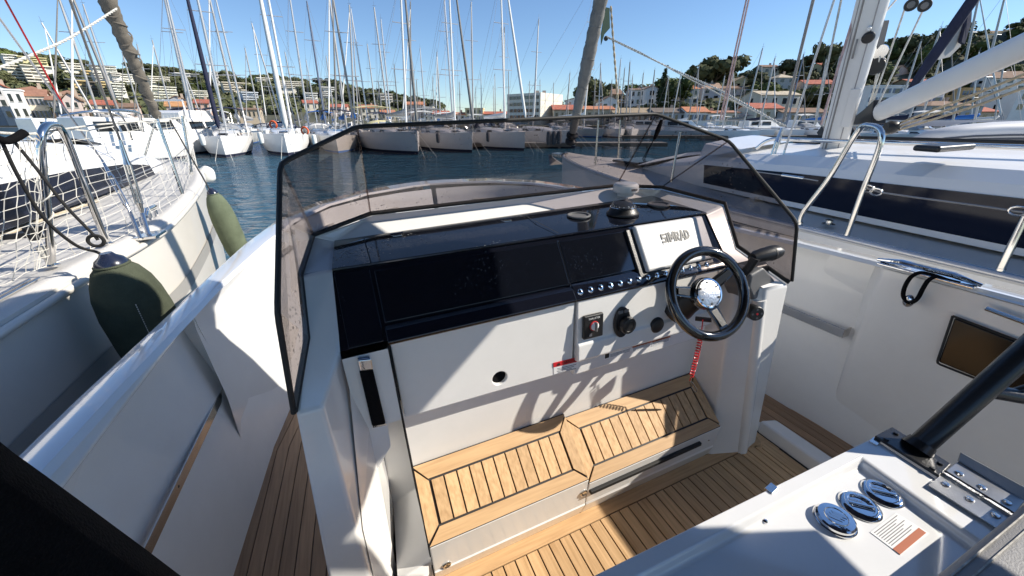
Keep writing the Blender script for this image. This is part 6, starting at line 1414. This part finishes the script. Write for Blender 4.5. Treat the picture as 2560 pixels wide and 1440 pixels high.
# ------------------------------------------------------------------ houses
def house(x0, x1, ye, yb, Y, col, roof, rcol, label, nx=2, ny=1, dep=7, ridge=None, shutters=False, yaw=0, cat='house', win='dark'):
    A, B = W(x0, yb, Y), W(x1, yb, Y); T = W(x0, ye, Y); w = B.x - A.x; h = T.z - A.z; zb = A.z
    if x1 < 1200:
        ph = math.atan2(1280 - (x0 + x1) / 2, F_PX / math.cos(TH)); yaw = math.degrees(ph) + (4 if int(x0) % 2 else -6); w *= math.cos(ph)
    r = empty('house', label, cat, Matrix.Translation(((A.x + B.x) / 2, Y, zb)) @ Matrix.Rotation(math.radians(yaw), 4, 'Z'))
    hw = w / 2
    b_ = MB(); b_.box(-hw, hw, 0, dep, -6, h); b_.build('wall', wall(col), r, smooth=False)
    rh = (W(x0, ridge, Y).z - T.z) if ridge else w * .18
    o_ = .35
    if roof == 'gable_side':      # ridge parallel to the front
        b_ = MB(); b_.prism([(-hw - o_, -o_, h - .05), (-hw - o_, dep / 2, h + rh), (-hw - o_, dep + o_, h - .05), (-hw - o_, dep + o_, h + .12), (-hw - o_, dep / 2, h + rh + .17), (-hw - o_, -o_, h + .12)], (w + 2 * o_, 0, 0)); b_.build('roof', tile(rcol), r, smooth=False)
        b_ = MB(); b_.prism([(-hw, 0, h - .01), (-hw, dep / 2, h + rh), (-hw, dep, h - .01)], (w, 0, 0)); b_.build('gable_wall', wall(col), r, smooth=False)
    elif roof == 'gable_front':
        b_ = MB(); b_.prism([(-hw - o_, -o_, h - .1), (0, -o_, h + rh), (hw + o_, -o_, h - .1), (hw + o_, -o_, h + .08), (0, -o_, h + rh + .18), (-hw - o_, -o_, h + .08)], (0, dep + 2 * o_, 0)); b_.build('roof', tile(rcol), r, smooth=False)
        b_ = MB(); b_.prism([(-hw, 0.0, h - .01), (0, 0.0, h + rh), (hw, 0.0, h - .01)], (0, dep, 0)); b_.build('gable_wall', wall(col), r, smooth=False)
    elif roof == 'hip':
        b_ = MB(); k = min(dep, w) / 2
        v = [(-hw - o_, -o_, h), (hw + o_, -o_, h), (hw + o_, dep + o_, h), (-hw - o_, dep + o_, h), (-hw + k, dep / 2, h + rh), (hw - k, dep / 2, h + rh)]
        b_.add(v, [(0, 1, 5, 4), (1, 2, 5), (2, 3, 4, 5), (3, 0, 4), (0, 3, 2, 1)]); b_.build('roof', tile(rcol), r, smooth=False)
    else:
        b_ = MB(); b_.box(-hw - .15, hw + .15, -.15, dep + .15, h + .0, h + .30); b_.build('parapet', wall(tuple(min(.8, c * 1.05) for c in col)), r, smooth=False)
    cw, ch = w / nx, h / ny; first = None
    for j in range(ny):
        for i in range(nx):
            ww, wh = min(cw * .42, 1.6), min(ch * .52, 1.7); cx, cz = -hw + (i + .5) * cw, (j + .52) * ch
            if first is None:
                b_ = MB(); b_.box(-ww / 2, ww / 2, -.02, .10, -wh / 2, wh / 2); first = b_.build('window', M['dglass'], r, smooth=False); first.location = (cx, -.01, cz)
                if shutters:
                    b_ = MB(); b_.box(-ww * .98, -ww * .52, -.05, -.0, -wh / 2, wh / 2); b_.box(ww * .52, ww * .98, -.05, -.0, -wh / 2, wh / 2); s0 = b_.build('shutters', M['mastb'], first, smooth=False)
                b_ = MB(); b_.box(-ww * .6, ww * .6, -.10, .0, -wh / 2 - .12, -wh / 2 - .02); f0 = b_.build('sill', wall((.6, .58, .54)), first, smooth=False)
            else:
                f = ob('window', first.data, r); f.location = (cx, -.01, cz)
                for ch_ in list(first.children): ob(ch_.name.split('.')[0], ch_.data, f)
    # side windows
    for j in range(ny):
        for s_ in (-1, 1):
            b_ = MB(); ch2 = h / ny; b_.box(s_ * hw - .06, s_ * hw + .02 * s_ + (.06 if s_ < 0 else 0), dep * .35, dep * .35 + 1.1, (j + .3) * ch2, (j + .78) * ch2) if s_ < 0 else b_.box(hw - .06, hw + .02, dep * .35, dep * .35 + 1.1, (j + .3) * ch2, (j + .78) * ch2)
            b_.build('window', M['dglass'], r, smooth=False)
    if roof != 'flat':
        b_ = MB(); b_.box(hw * .35, hw * .35 + .6, dep * .55, dep * .55 + .5, h, h + rh + .9); b_.build('chimney', wall((.45, .36, .28)), r, smooth=False)
    return r
WH, CRM, TAN, PNK, GRY, YEL, OCH = (.78, .77, .74), (.68, .62, .50), (.50, .42, .31), (.60, .47, .40), (.42, .43, .45), (.70, .58, .32), (.55, .36, .16)
OR, RD, BR, DK = (.50, .20, .10), (.42, .13, .08), (.24, .15, .10), (.16, .125, .10)
H = [ # right hill and quay
 (1383, 1446, 275, 306, 118, TAN, 'gable_side', RD, 'low quay house with red tiled roof right of the office block', 4, 1, 8, 262),
 (1446, 1532, 274, 306, 116, TAN, 'gable_side', OR, 'quay house with orange tiled roof behind the grey sail sleeve', 5, 1, 8, 265),
 (1532, 1634, 283, 306, 114, CRM, 'gable_side', (.33, .25, .16), 'long quay house with tan tiled roof beside the windshield peak', 7, 1, 8, 270),
 (1634, 1712, 282, 306, 112, GRY, 'gable_side', DK, 'quay house with dark ribbed roof above the windshield corner', 5, 1, 8, 270),
 (1714, 1768, 281, 308, 110, WH, 'gable_side', OR, 'white quay house with bright orange roof and blue shutters', 3, 1, 8, 267),
 (1768, 1798, 283, 308, 110, WH, 'gable_side', OR, 'narrow white quay house right of the bright orange roof', 2, 1, 7, 278),
 (1798, 1844, 282, 308, 110, CRM, 'gable_side', (.40, .2, .13), 'small cream quay house under the braided rope', 2, 1, 7, 277),
 (1881, 1950, 272, 306, 108, CRM, 'gable_side', RD, 'beige house with flat red roof left of the mast', 3, 1, 9, 257),
 (1950, 2062, 282, 306, 106, GRY, 'gable_side', BR, 'long grey house with brown roof beside the mast', 6, 1, 8, 270),
 (1412, 1452, 252, 278, 150, WH, 'gable_front', BR, 'small white gabled house right of the office block on the slope', 2, 1, 8, 246),
 (1492, 1556, 236, 270, 168, OCH, 'gable_side', BR, 'large ochre house with brown gable roof behind the grey sail sleeve', 4, 2, 9, 221),
 (1500, 1546, 254, 278, 148, WH, 'gable_front', BR, 'white house with arched porch below the ochre house', 2, 1, 7, 240),
 (1574, 1612, 225, 264, 160, WH, 'gable_side', BR, 'plain white house left of the cypress tree', 3, 2, 8, 220),
 (1610, 1642, 222, 264, 156, WH, 'gable_front', BR, 'bright white gabled house beside the cypress tree', 1, 2, 8, 214),
 (1638, 1650, 222, 262, 158, YEL, 'flat', BR, 'narrow cream house wall touching the cypress tree', 1, 2, 5, None),
 (1708, 1744, 222, 262, 150, CRM, 'hip', OR, 'two storey house with orange hipped roof and shutters', 2, 2, 8, 206),
 (1752, 1800, 222, 250, 158, GRY, 'gable_side', (.38, .25, .18), 'grey house with white stair wall right of the orange hipped roof', 2, 2, 8, 206),
 (1806, 1858, 222, 252, 160, PNK, 'gable_side', BR, 'brown shaded house below the pines', 3, 2, 8, 214),
 (1832, 1876, 205, 222, 172, YEL, 'gable_front', TAN, 'white and yellow gabled villa high in the pines', 2, 1, 8, 192),
 (1938, 1984, 194, 226, 154, (.45, .44, .42), 'hip', TAN, 'grey house with tan hipped roof left of the shrouds', 2, 2, 8, 182),
 (2012, 2080, 211, 232, 150, PNK, 'gable_side', RD, 'pink house with red roof left of the tall mast', 3, 1, 8, 198),
 (1892, 1998, 238, 268, 132, CRM, 'gable_side', TAN, 'wide beige villa with large glazed front below the grey house', 4, 1, 9, 226),
 (2150, 2334, 216, 304, 112, WH, 'flat', WH, 'long white apartment house with shuttered windows behind the mast foot', 7, 4, 10, None),
 (2202, 2276, 188, 214, 165, PNK, 'gable_front', BR, 'pink gabled house above the white apartment house', 3, 1, 9, 164),
 (2276, 2330, 206, 216, 150, TAN, 'gable_side', RD, 'low house with red roof right of the pink gable', 2, 1, 8, 196),
 (2310, 2442, 264, 306, 104, GRY, 'hip', BR, 'grey office with glazed balconies under the boom', 6, 3, 10, 250),
 (2392, 2446, 222, 262, 128, OCH, 'flat', OCH, 'orange house with pale shutters under the boom', 3, 2, 8, None),
 (2424, 2486, 280, 306, 108, TAN, 'gable_side', RD, 'house with low red roof at the right below the boom', 3, 1, 8, 268),
 (2345, 2400, 150, 186, 178, TAN, 'flat', TAN, 'shaded beige house on the slope behind the sail sleeve', 3, 2, 8, None),
 (2400, 2460, 172, 196, 172, CRM, 'gable_side', BR, 'house with long terrace halfway up the right hill', 4, 1, 8, 164),
 (2470, 2545, 92, 120, 200, GRY, 'gable_side', BR, 'grey house high on the right hill', 3, 1, 9, 72),
 (2472, 2560, 196, 226, 140, WH, 'gable_side', BR, 'white house with blue awning at the right edge', 3, 2, 8, 176),
 (2525, 2640, 228, 280, 118, WH, 'flat', WH, 'white terraced villa at the right edge below the awning house', 3, 2, 10, None),
 (2530, 2620, 150, 178, 165, TAN, 'gable_side', BR, 'tan house near the right edge above the white villa', 2, 1, 9, 138),
 (1905, 1945, 168, 188, 182, CRM, 'gable_side', BR, 'cream house among the pines left of the tall mast', 2, 1, 8, 160),
 (2050, 2075, 165, 185, 182, YEL, 'gable_side', RD, 'small yellow house on the ridge beside the mast', 1, 1, 7, 156),
 # centre, low town
 (1164, 1208, 272, 302, 150, YEL, 'flat', YEL, 'pale yellow house low in the centre of the far shore', 3, 2, 8, None),
 (1020, 1062, 262, 300, 165, PNK, 'gable_side', OR, 'pink house with orange roof left of the centre', 3, 2, 8, 254),
 (1060, 1084, 268, 300, 160, CRM, 'flat', CRM, 'cream apartment house in the centre of the far shore', 2, 3, 8, None),
 (1084, 1120, 285, 302, 145, TAN, 'gable_side', RD, 'low red roofed house in the centre', 3, 1, 8, 277),
 (1120, 1164, 287, 302, 150, WH, 'gable_side', OR, 'white low house left of the pale yellow one', 3, 1, 8, 281),
 (1208, 1268, 286, 303, 150, CRM, 'gable_side', RD, 'long red roofed shed left of the office block', 4, 1, 8, 279),
 (955, 990, 282, 302, 150, TAN, 'gable_side', OR, 'orange roofed house behind the masts left of centre', 3, 1, 8, 275),
 (905, 948, 270, 300, 165, CRM, 'gable_side', OR, 'cream house with orange roof on the lower left slope', 3, 2, 8, 262),
 (830, 872, 268, 298, 165, PNK, 'gable_side', RD, 'pink house on the lower slope behind the blue awnings', 3, 2, 8, 260),
 (765, 800, 258, 290, 180, CRM, 'gable_side', RD, 'cream house with red roof behind the thick white headsail', 2, 2, 8, 250),
 # left shore
 (-60, 16, 208, 300, 100, GRY, 'flat', GRY, 'pale grey rendered building at the left edge', 2, 3, 10, None),
 (16, 44, 214, 300, 98, (.62, .60, .58), 'gable_front', RD, 'tall pale house with red roof at the left edge', 1, 3, 9, 205),
 (42, 84, 226, 300, 92, WH, 'flat', WH, 'white house with large balcony windows at the left', 2, 2, 8, None),
 (84, 140, 240, 300, 96, CRM, 'gable_side', (.34, .17, .11), 'cream house with brown tiled roof and shutters at the left', 5, 2, 8, 222),
 (138, 178, 250, 300, 94, CRM, 'gable_side', (.34, .17, .11), 'cream shuttered house behind the twisted rope', 4, 2, 8, 240),
 (176, 216, 250, 300, 92, (.60, .50, .45), 'gable_front', BR, 'pinkish gabled house left of the palm trees', 2, 2, 9, 232),
 (36, 128, 226, 240, 120, TAN, 'hip', (.36, .18, .11), 'wide brown tiled roof behind the front houses at the left', 4, 1, 12, 212),
 (140, 205, 236, 250, 118, TAN, 'hip', (.34, .19, .12), 'second wide brown roof behind the front houses', 3, 1, 12, 222),
 (240, 300, 262, 296, 110, CRM, 'gable_side', RD, 'house with red roof behind the palm at the left', 3, 2, 8, 250),
 (300, 352, 268, 296, 112, PNK, 'gable_side', BR, 'low pink house left of the taupe sail', 3, 1, 8, 258),
 (424, 470, 266, 296, 104, PNK, 'gable_side', (.55, .28, .12), 'house with bright orange roof right of the taupe sail', 2, 1, 8, 252),
 (424, 470, 250, 266, 125, GRY, 'gable_front', BR, 'grey gabled house above the bright orange roof', 1, 1, 8, 240),
 (494, 530, 258, 288, 120, (.62, .42, .34), 'gable_side', RD, 'terracotta house left of the navy headsail', 2, 2, 8, 248),
 (600, 655, 274, 298, 130, TAN, 'gable_side', BR, 'long brown roofed building behind the navy sail bag', 5, 1, 8, 270)]
for h in H:
    x0, x1, ye, yb, Y, col, rf, rc_, lab, nx, ny, dep, rdg = h
    house(x0, x1, ye, yb, Y, col, rf, rc_, lab, nx, ny, dep, rdg, shutters='shutter' in lab, yaw=random.uniform(-8, 8) if x0 > 1300 and Y > 125 else 0)
# office block with window bands
r = empty('office_block', 'white four storey office block with dark window bands on the far shore', 'office block', Matrix.Translation(W(1350, 300, 118)))
c0 = W(1350, 300, 118); a0 = W(1268, 299, 126); b0 = W(1404, 299, 128); tz = W(1350, 231, 118).z - c0.z
ua = (a0 - c0); ua.z = 0; ub = (b0 - c0); ub.z = 0
b_ = MB(); b_.prism([V((0, 0, -4)), ub + V((0, 0, -4)), ub + ua + V((0, 0, -4)), ua + V((0, 0, -4))], (0, 0, tz + 4)); b_.build('wall', wall((.72, .68, .58)), r, smooth=False)
nn_ = ua.normalized().cross(V((0, 0, 1)));  nn_ = -nn_ if nn_.dot(V((0, -1, 0))) < 0 else nn_
fl_h = tz / 4.15
for j in range(4):
    z0 = j * fl_h + .25 * fl_h; z1 = z0 + .52 * fl_h
    b_ = MB(); p_ = [ua * .04, ua * .97]; b_.prism([p_[0] + V((0, 0, z0)), p_[1] + V((0, 0, z0)), p_[1] + V((0, 0, z1)), p_[0] + V((0, 0, z1))], nn_ * .03); b_.build('window_band', M['dglass'], r, smooth=False)
    for k in range(8):
        c = ua * (.04 + .93 * (k + .5) / 8); b_ = MB(); b_.obox(c + V((0, 0, (z0 + z1) / 2)) + nn_ * .06, ua.normalized() * .16, nn_ * .06, (0, 0, (z1 - z0) / 2)); b_.build('mullion', wall((.40, .37, .32)), r, smooth=False)
for j in range(1, 4):
    b_ = MB(); z = j * fl_h; n2 = ub.normalized().cross(V((0, 0, 1))); n2 = -n2 if n2.dot(V((1, -1, 0))) < 0 else n2; b_.prism([ub * .02 + V((0, 0, z)), ub * .98 + V((0, 0, z)), ub * .98 + V((0, 0, z + .07)), ub * .02 + V((0, 0, z + .07))], n2 * .02); b_.build('floor_joint', wall((.5, .45, .36)), r, smooth=False)
for u, v, h_ in ((.3, .3, .8), (.6, .3, 1.0), (.8, .6, .7)):
    b_ = MB(); b_.obox(ub * u + ua * v + V((0, 0, tz + h_ / 2)), (.5, 0, 0), (0, .5, 0), (0, 0, h_ / 2)); b_.build('roof_box', wall((.5, .42, .36)), r, smooth=False)
# apartment blocks with balconies on the left hill
def flats(x0, x1, yt, yb, Y, floors, col, label, bays=5, arch=False):
    A, B, T = W(x0, yb, Y), W(x1, yb, Y), W(x0, yt, Y); ph = math.atan2(1280 - (x0 + x1) / 2, F_PX / math.cos(TH)); w = (B.x - A.x) * math.cos(ph); h = T.z - A.z
    r = empty('apartment_block', label, 'apartment block', Matrix.Translation(((A.x + B.x) / 2, Y, A.z)) @ Matrix.Rotation(ph + math.radians(6), 4, 'Z'))
    b_ = MB(); b_.box(-w / 2, w / 2, 0, 10, -14, h); b_.build('wall', wall(col), r, smooth=False)
    fh = h / floors; bw = w / bays; w0 = s0 = p0 = None
    for j in range(floors):
        for i in range(bays):
            cx, cz = -w / 2 + (i + .5) * bw, j * fh
            if w0 is not None and random.random() < .22: continue
            if w0 is None:
                b_ = MB(); b_.box(-bw * .40, bw * .40, -.03, .05, fh * .38, fh * .82); w0 = b_.build('window', wall((.12, .115, .11)), r, smooth=False); w0.location = (cx, 0, cz)
                b_ = MB(); b_.box(-bw * .46, bw * .46, -1.2, -1.05, fh * .04, fh * .38); b_.box(-bw * .46, bw * .46, -1.2, 0, -.02, .12); p0 = b_.build('balcony', wall(tuple(min(.8, c * 1.08) for c in col)), r, smooth=False); p0.location = (cx, 0, cz)
            else:
                ob('window', w0.data, r).location = (cx, 0, cz); ob('balcony', p0.data, r).location = (cx, 0, cz)
    b_ = MB(); b_.box(-w / 2 - .3, w / 2 + .3, -1.3, 10, h, h + .35); b_.build('roof', wall(tuple(min(.82, c * 1.1) for c in col)), r, smooth=False)
    return r
AP = [(26, 68, 165, 196, 225, 4, (.70, .66, .55), 'cream apartment block with stacked balconies, left one of the upper pair', 2),
 (70, 150, 166, 206, 228, 5, (.72, .68, .58), 'long cream apartment block with five balcony floors below the ridge', 4),
 (14, 50, 138, 158, 262, 3, (.76, .74, .68), 'white apartment block just under the ridge at the left edge', 3),
 (48, 120, 144, 156, 268, 2, (.66, .60, .34), 'low yellowish apartment row under the ridge', 6),
 (155, 205, 159, 172, 262, 2, (.74, .71, .60), 'pale terraced flats on the ridge above the tan block', 4),
 (196, 230, 203, 238, 205, 4, (.66, .50, .25), 'tan apartment block with blank ochre end wall', 2),
 (214, 234, 178, 200, 232, 3, (.66, .50, .24), 'small ochre apartment block above the tan one', 1),
 (228, 248, 206, 236, 204, 4, (.20, .17, .14), 'grey brown apartment block right of the tan block', 3),
 (240, 262, 182, 206, 228, 4, (.72, .70, .62), 'white balcony block above the grey brown one', 2),
 (260, 290, 206, 240, 200, 5, (.68, .54, .28), 'ochre apartment block left of the taupe sail', 2),
 (234, 296, 166, 184, 250, 3, (.76, .74, .66), 'white stepped flats under the ridge left of the taupe sail', 4),
 (284, 308, 184, 206, 226, 4, (.74, .72, .66), 'white flats with arches behind the taupe sail', 2),
 (292, 324, 210, 250, 196, 6, (.76, .74, .66), 'tall white apartment block touching the taupe sail', 3),
 (300, 336, 187, 205, 232, 3, (.75, .73, .66), 'white flats above the tall white block', 3),
 (376, 428, 193, 208, 245, 3, (.72, .69, .58), 'cream flats with arches right of the taupe sail', 4),
 (372, 450, 218, 250, 205, 5, (.76, .73, .62), 'broad white terraced flats right of the taupe sail', 8),
 (440, 478, 184, 196, 262, 2, (.74, .72, .66), 'white villa block on the ridge', 3),
 (470, 522, 228, 242, 214, 3, (.74, .72, .62), 'cream terraced flats left of the navy headsail', 5),
 (528, 546, 181, 190, 268, 2, (.74, .72, .66), 'small white block on the ridge behind the navy headsail', 2),
 (560, 630, 208, 226, 240, 3, (.68, .62, .50), 'beige flats with long balconies behind the twin masts', 5),
 (608, 648, 232, 250, 205, 3, (.66, .70, .76), 'pale bluish flats on the mid slope', 3),
 (644, 682, 196, 206, 262, 2, (.74, .71, .62), 'low cream flats on the ridge right of the twin masts', 3),
 (700, 762, 205, 220, 246, 3, (.72, .68, .58), 'cream balcony flats behind the thick white headsail', 5),
 (766, 796, 234, 252, 214, 3, (.76, .75, .70), 'white flats on the slope right of the thick white headsail', 3),
 (802, 840, 219, 240, 236, 4, (.76, .74, .70), 'white stepped villa flats near the end of the ridge', 3),
 (952, 982, 236, 250, 240, 2, (.68, .64, .56), 'pale villa flats at the low end of the ridge', 3)]
for a in AP: flats(*a[:8], bays=a[8])
# ------------------------------------------------------------------ trees
def crown_mesh(kind, seed):
    rnd_ = random.Random(seed); b_ = MB()
    if kind == 'pine':   lumps = [(rnd_.uniform(-.55, .55), rnd_.uniform(-.5, .5), rnd_.uniform(.55, .9), rnd_.uniform(.24, .40)) for _ in range(9)]
    elif kind == 'broad': lumps = [(rnd_.uniform(-.42, .42), rnd_.uniform(-.42, .42), rnd_.uniform(.3, .85), rnd_.uniform(.24, .38)) for _ in range(9)]
    elif kind == 'cyp': lumps = [(rnd_.uniform(-.04, .04), rnd_.uniform(-.04, .04), .08 + .9 * k / 9, .15 * (1.05 - (k / 9) ** 1.6) + .02) for k in range(10)]
    for x, y, z, r_ in lumps:
        n_ = 120
        for _ in range(n_):
            d = V((rnd_.gauss(0, 1), rnd_.gauss(0, 1), rnd_.gauss(0, 1))).normalized(); c = V((x, y, z)) + V((d.x, d.y, d.z * (.62 if kind == 'pine' else 1))) * r_ * rnd_.uniform(.55, 1.05)
            s_ = r_ * rnd_.uniform(.11, .24); t1 = (d + V((rnd_.gauss(0, .6), rnd_.gauss(0, .6), rnd_.gauss(0, .6)))).orthogonal().normalized(); t2 = d.cross(t1).normalized()
            b_.add([c - t1 * s_ - t2 * s_ * .6, c + t1 * s_ - t2 * s_ * .5, c + t1 * s_ * .7 + t2 * s_, c - t1 * s_ * .6 + t2 * s_ * .8], [(0, 1, 2, 3)])
        b_.ball((x, y, z), r_ * .72, 7, 5, (1, 1, .6 if kind == 'pine' else 1))
    o = b_.build('crown', M[kind], None, smooth=False, fix=False); me = o.data; C.objects.unlink(o); bpy.data.objects.remove(o); return me
CR = {k: [crown_mesh(k, 100 + s_ + len(k)) for s_ in range(4 if k != 'cyp' else 1)] for k in ('pine', 'broad', 'cyp')}
b_ = MB(); b_.tube([(0, 0, -.3), (.02, 0, .3), (.0, .02, .62)], [.045, .035, .02], 6); b_.tube([(.0, 0, .35), (.22, .05, .66)], [.022, .012], 5); b_.tube([(.0, 0, .40), (-.22, -.08, .68)], [.022, .012], 5)
o = b_.build('trunk', M['bark'], None); TRK = o.data; C.objects.unlink(o); bpy.data.objects.remove(o)
def tree(kind, x, y, z, h, label, group=None, w=1.0):
    r = empty({'pine': 'pine_tree', 'broad': 'broadleaf_tree', 'cyp': 'cypress_tree'}[kind], label, 'tree', Matrix.Translation((x, y, z)) @ Matrix.Rotation(random.uniform(0, 6.28), 4, 'Z') @ Matrix.Diagonal((h * w, h * w, h, 1)), group)
    ob('crown', random.choice(CR[kind]), r); ob('trunk', TRK, r); return r
q = W(1655, 262, 140); tree('cyp', q.x, q.y, q.z, (262 - 190) / F_PX * 152, 'dark cypress tree right of the bright white gabled house', w=1.05)
for px, pb, pt, Y, w, kd, lab in ((1818, 200, 172, 178, 1.2, 'pine', 'broad umbrella pine at the left end of the right hill crest'), (1785, 235, 168, 172, 1.1, 'pine', 'big dark pine above the grey house on the right hill'), (1690, 262, 212, 150, 1.0, 'broad', 'dark leafy tree left of the orange hipped roof'), (1480, 275, 220, 160, .8, 'pine', 'dark tree beside the ochre house'), (1395, 285, 262, 150, .9, 'broad', 'green tree between office block and gabled house'), (2048, 205, 142, 178, .8, 'pine', 'tall dark conifer left of the tall mast'), (1900, 268, 225, 140, 1.0, 'broad', 'leafy tree left of the wide beige villa'), (2032, 268, 228, 140, 1.1, 'broad', 'green tree right of the wide beige villa')):
    q = W(px, pb, Y); tree(kd, q.x, q.y, q.z, (pb - pt) / F_PX * Y * 1.08, lab, w=w)
def wproj(p_):
    c, s_ = math.cos(TH), math.sin(TH); d = p_.y * c - (p_.z - EYE) * s_; u = p_.y * s_ + (p_.z - EYE) * c
    return 1280 + F_PX * p_.x / d, 720 - F_PX * u / d
RECT = [(h[0], h[1], (h[12] or h[2]) - 1, h[3] - (h[3] - h[2]) * .25, h[4]) for h in H] + [(a[0], a[1], a[2] - 1, a[3] - (a[3] - a[2]) * .2, a[4]) for a in AP] + [(1268, 1404, 230, 298, 120)]
def hides(x, y, z, r_, h_):
    'would it stand in front of a house that the photograph shows'
    px, pb = wproj(V((x, y, z))); pt = wproj(V((x, y, z + h_)))[1]; k = F_PX / y * r_
    return any(a - k * .7 < px < b_ + k * .7 and pt < yb and pb > yt and (Y > y - 1 or abs(Y + 4 - y) < 6) for a, b_, yt, yb, Y in RECT)
random.seed(77); cnt = 0
GT = 'trees over the hillsides'
spots = []
for _ in range(9000):
    if len(spots) >= 250: break
    left = random.random() < .52
    if left:
        Y = random.uniform(205, 328); px = random.uniform(-40, 1080)
    else:
        Y = random.uniform(135, 192); px = random.uniform(1460, 2600)
    q = W(px, 250, Y); z = ground(q.x, Y)
    hh_ = random.uniform(6, 9.5) if left else random.uniform(4, 7)
    if z < 4 or hides(q.x, Y, z, hh_ * .5, hh_): continue
    spots.append((q.x, Y, z, left, hh_))
for x, y, z, left, hh_ in spots:
    kd = 'pine' if random.random() < (.8 if left else .55) else 'broad'
    tree(kd, x, y, z - .6, hh_, 'tree of the dark pine and scrub wood on the hills above the harbour', GT, random.uniform(.9, 1.4))
# ridge line trees
wd = MB(); base = [(V((random.gauss(0, 1), random.gauss(0, 1), random.gauss(0, 1)))) for _ in range(9)]
def clump(b_, c, r_, n_, rnd_):
    for _ in range(n_):
        d = V((rnd_.gauss(0, 1), rnd_.gauss(0, 1), abs(rnd_.gauss(0, 1)))).normalized(); p_ = c + V((d.x, d.y, d.z * .7)) * r_ * rnd_.uniform(.6, 1.05); s_ = r_ * rnd_.uniform(.20, .40)
        t1 = (d + V((rnd_.gauss(0, .5), rnd_.gauss(0, .5), rnd_.gauss(0, .5)))).orthogonal().normalized(); t2 = d.cross(t1).normalized()
        b_.add([p_ - t1 * s_ - t2 * s_ * .6, p_ + t1 * s_ - t2 * s_ * .5, p_ + t1 * s_ * .7 + t2 * s_, p_ - t1 * s_ * .6 + t2 * s_ * .8], [(0, 1, 2, 3)])
rnd_ = random.Random(5)
for _ in range(3800):
    Y = rnd_.uniform(150, 345); px = rnd_.uniform(-120, 1120); q = W(px, 250, Y); z = ground(q.x, Y)
    r_ = rnd_.uniform(1.8, 4.0)
    if z < 5 or hides(q.x, Y, z, r_, r_ * 1.1): continue
    clump(wd, V((q.x, Y, z + .3)), r_, 22, rnd_)
for _ in range(2600):
    Y = rnd_.uniform(115, 196); px = rnd_.uniform(1400, 2640); q = W(px, 250, Y); z = ground(q.x, Y)
    r_ = rnd_.uniform(1.0, 2.4)
    if z < 3 or hides(q.x, Y, z, r_, r_ * 1.1): continue
    clump(wd, V((q.x, Y, z + .2)), r_, 22, rnd_)
tag(wd.build('woodland', M['pine'], None, smooth=False, fix=False), 'dark green pine and scrub wood covering both hillsides', 'wood', kind='stuff')
# palms on the left quay
def palm(px, pb, pt, Y, label):
    A, T = W(px, pb, Y), W(px, pt, Y); h = T.z - A.z; r = empty('palm_tree', label, 'palm', Matrix.Translation(A))
    tb(r, 'trunk', [V((0, 0, 0)), V((.1, 0, h * .5)), V((.05, 0, h * .8))], [.28, .22, .25], M['bark'], 8)
    b_ = MB(); rn = random.Random(int(px))
    for k in range(26):
        a = rn.uniform(0, 6.28); el = rn.uniform(-.3, 1.1); L_ = h * .42; d = V((math.cos(a), math.sin(a), 0)); s_ = V((-d.y, d.x, 0)); c = V((.05, 0, h * .82)); prev = None
        for j in range(6):
            t = j / 5; p_ = c + d * L_ * t * math.cos(el * .6) + V((0, 0, L_ * (math.sin(el) * t - .55 * t * t))); w = L_ * .10 * (1 - t * .75)
            cur = (p_ - s_ * w - V((0, 0, w * .4)), p_, p_ + s_ * w - V((0, 0, w * .4)))
            if prev: b_.add([*prev, *cur], [(0, 1, 4, 3), (1, 2, 5, 4)])
            prev = cur
    b_.build('crown', M['palm'], r, smooth=False, fix=False)
palm(404, 302, 250, 98, 'date palm right of the taupe sail foot'); palm(232, 300, 258, 96, 'date palm left of the taupe sail'); palm(140, 298, 266, 90, 'small palm in front of the cream shuttered houses'); palm(2056, 228, 158, 170, 'palm tree on the right hill crest')
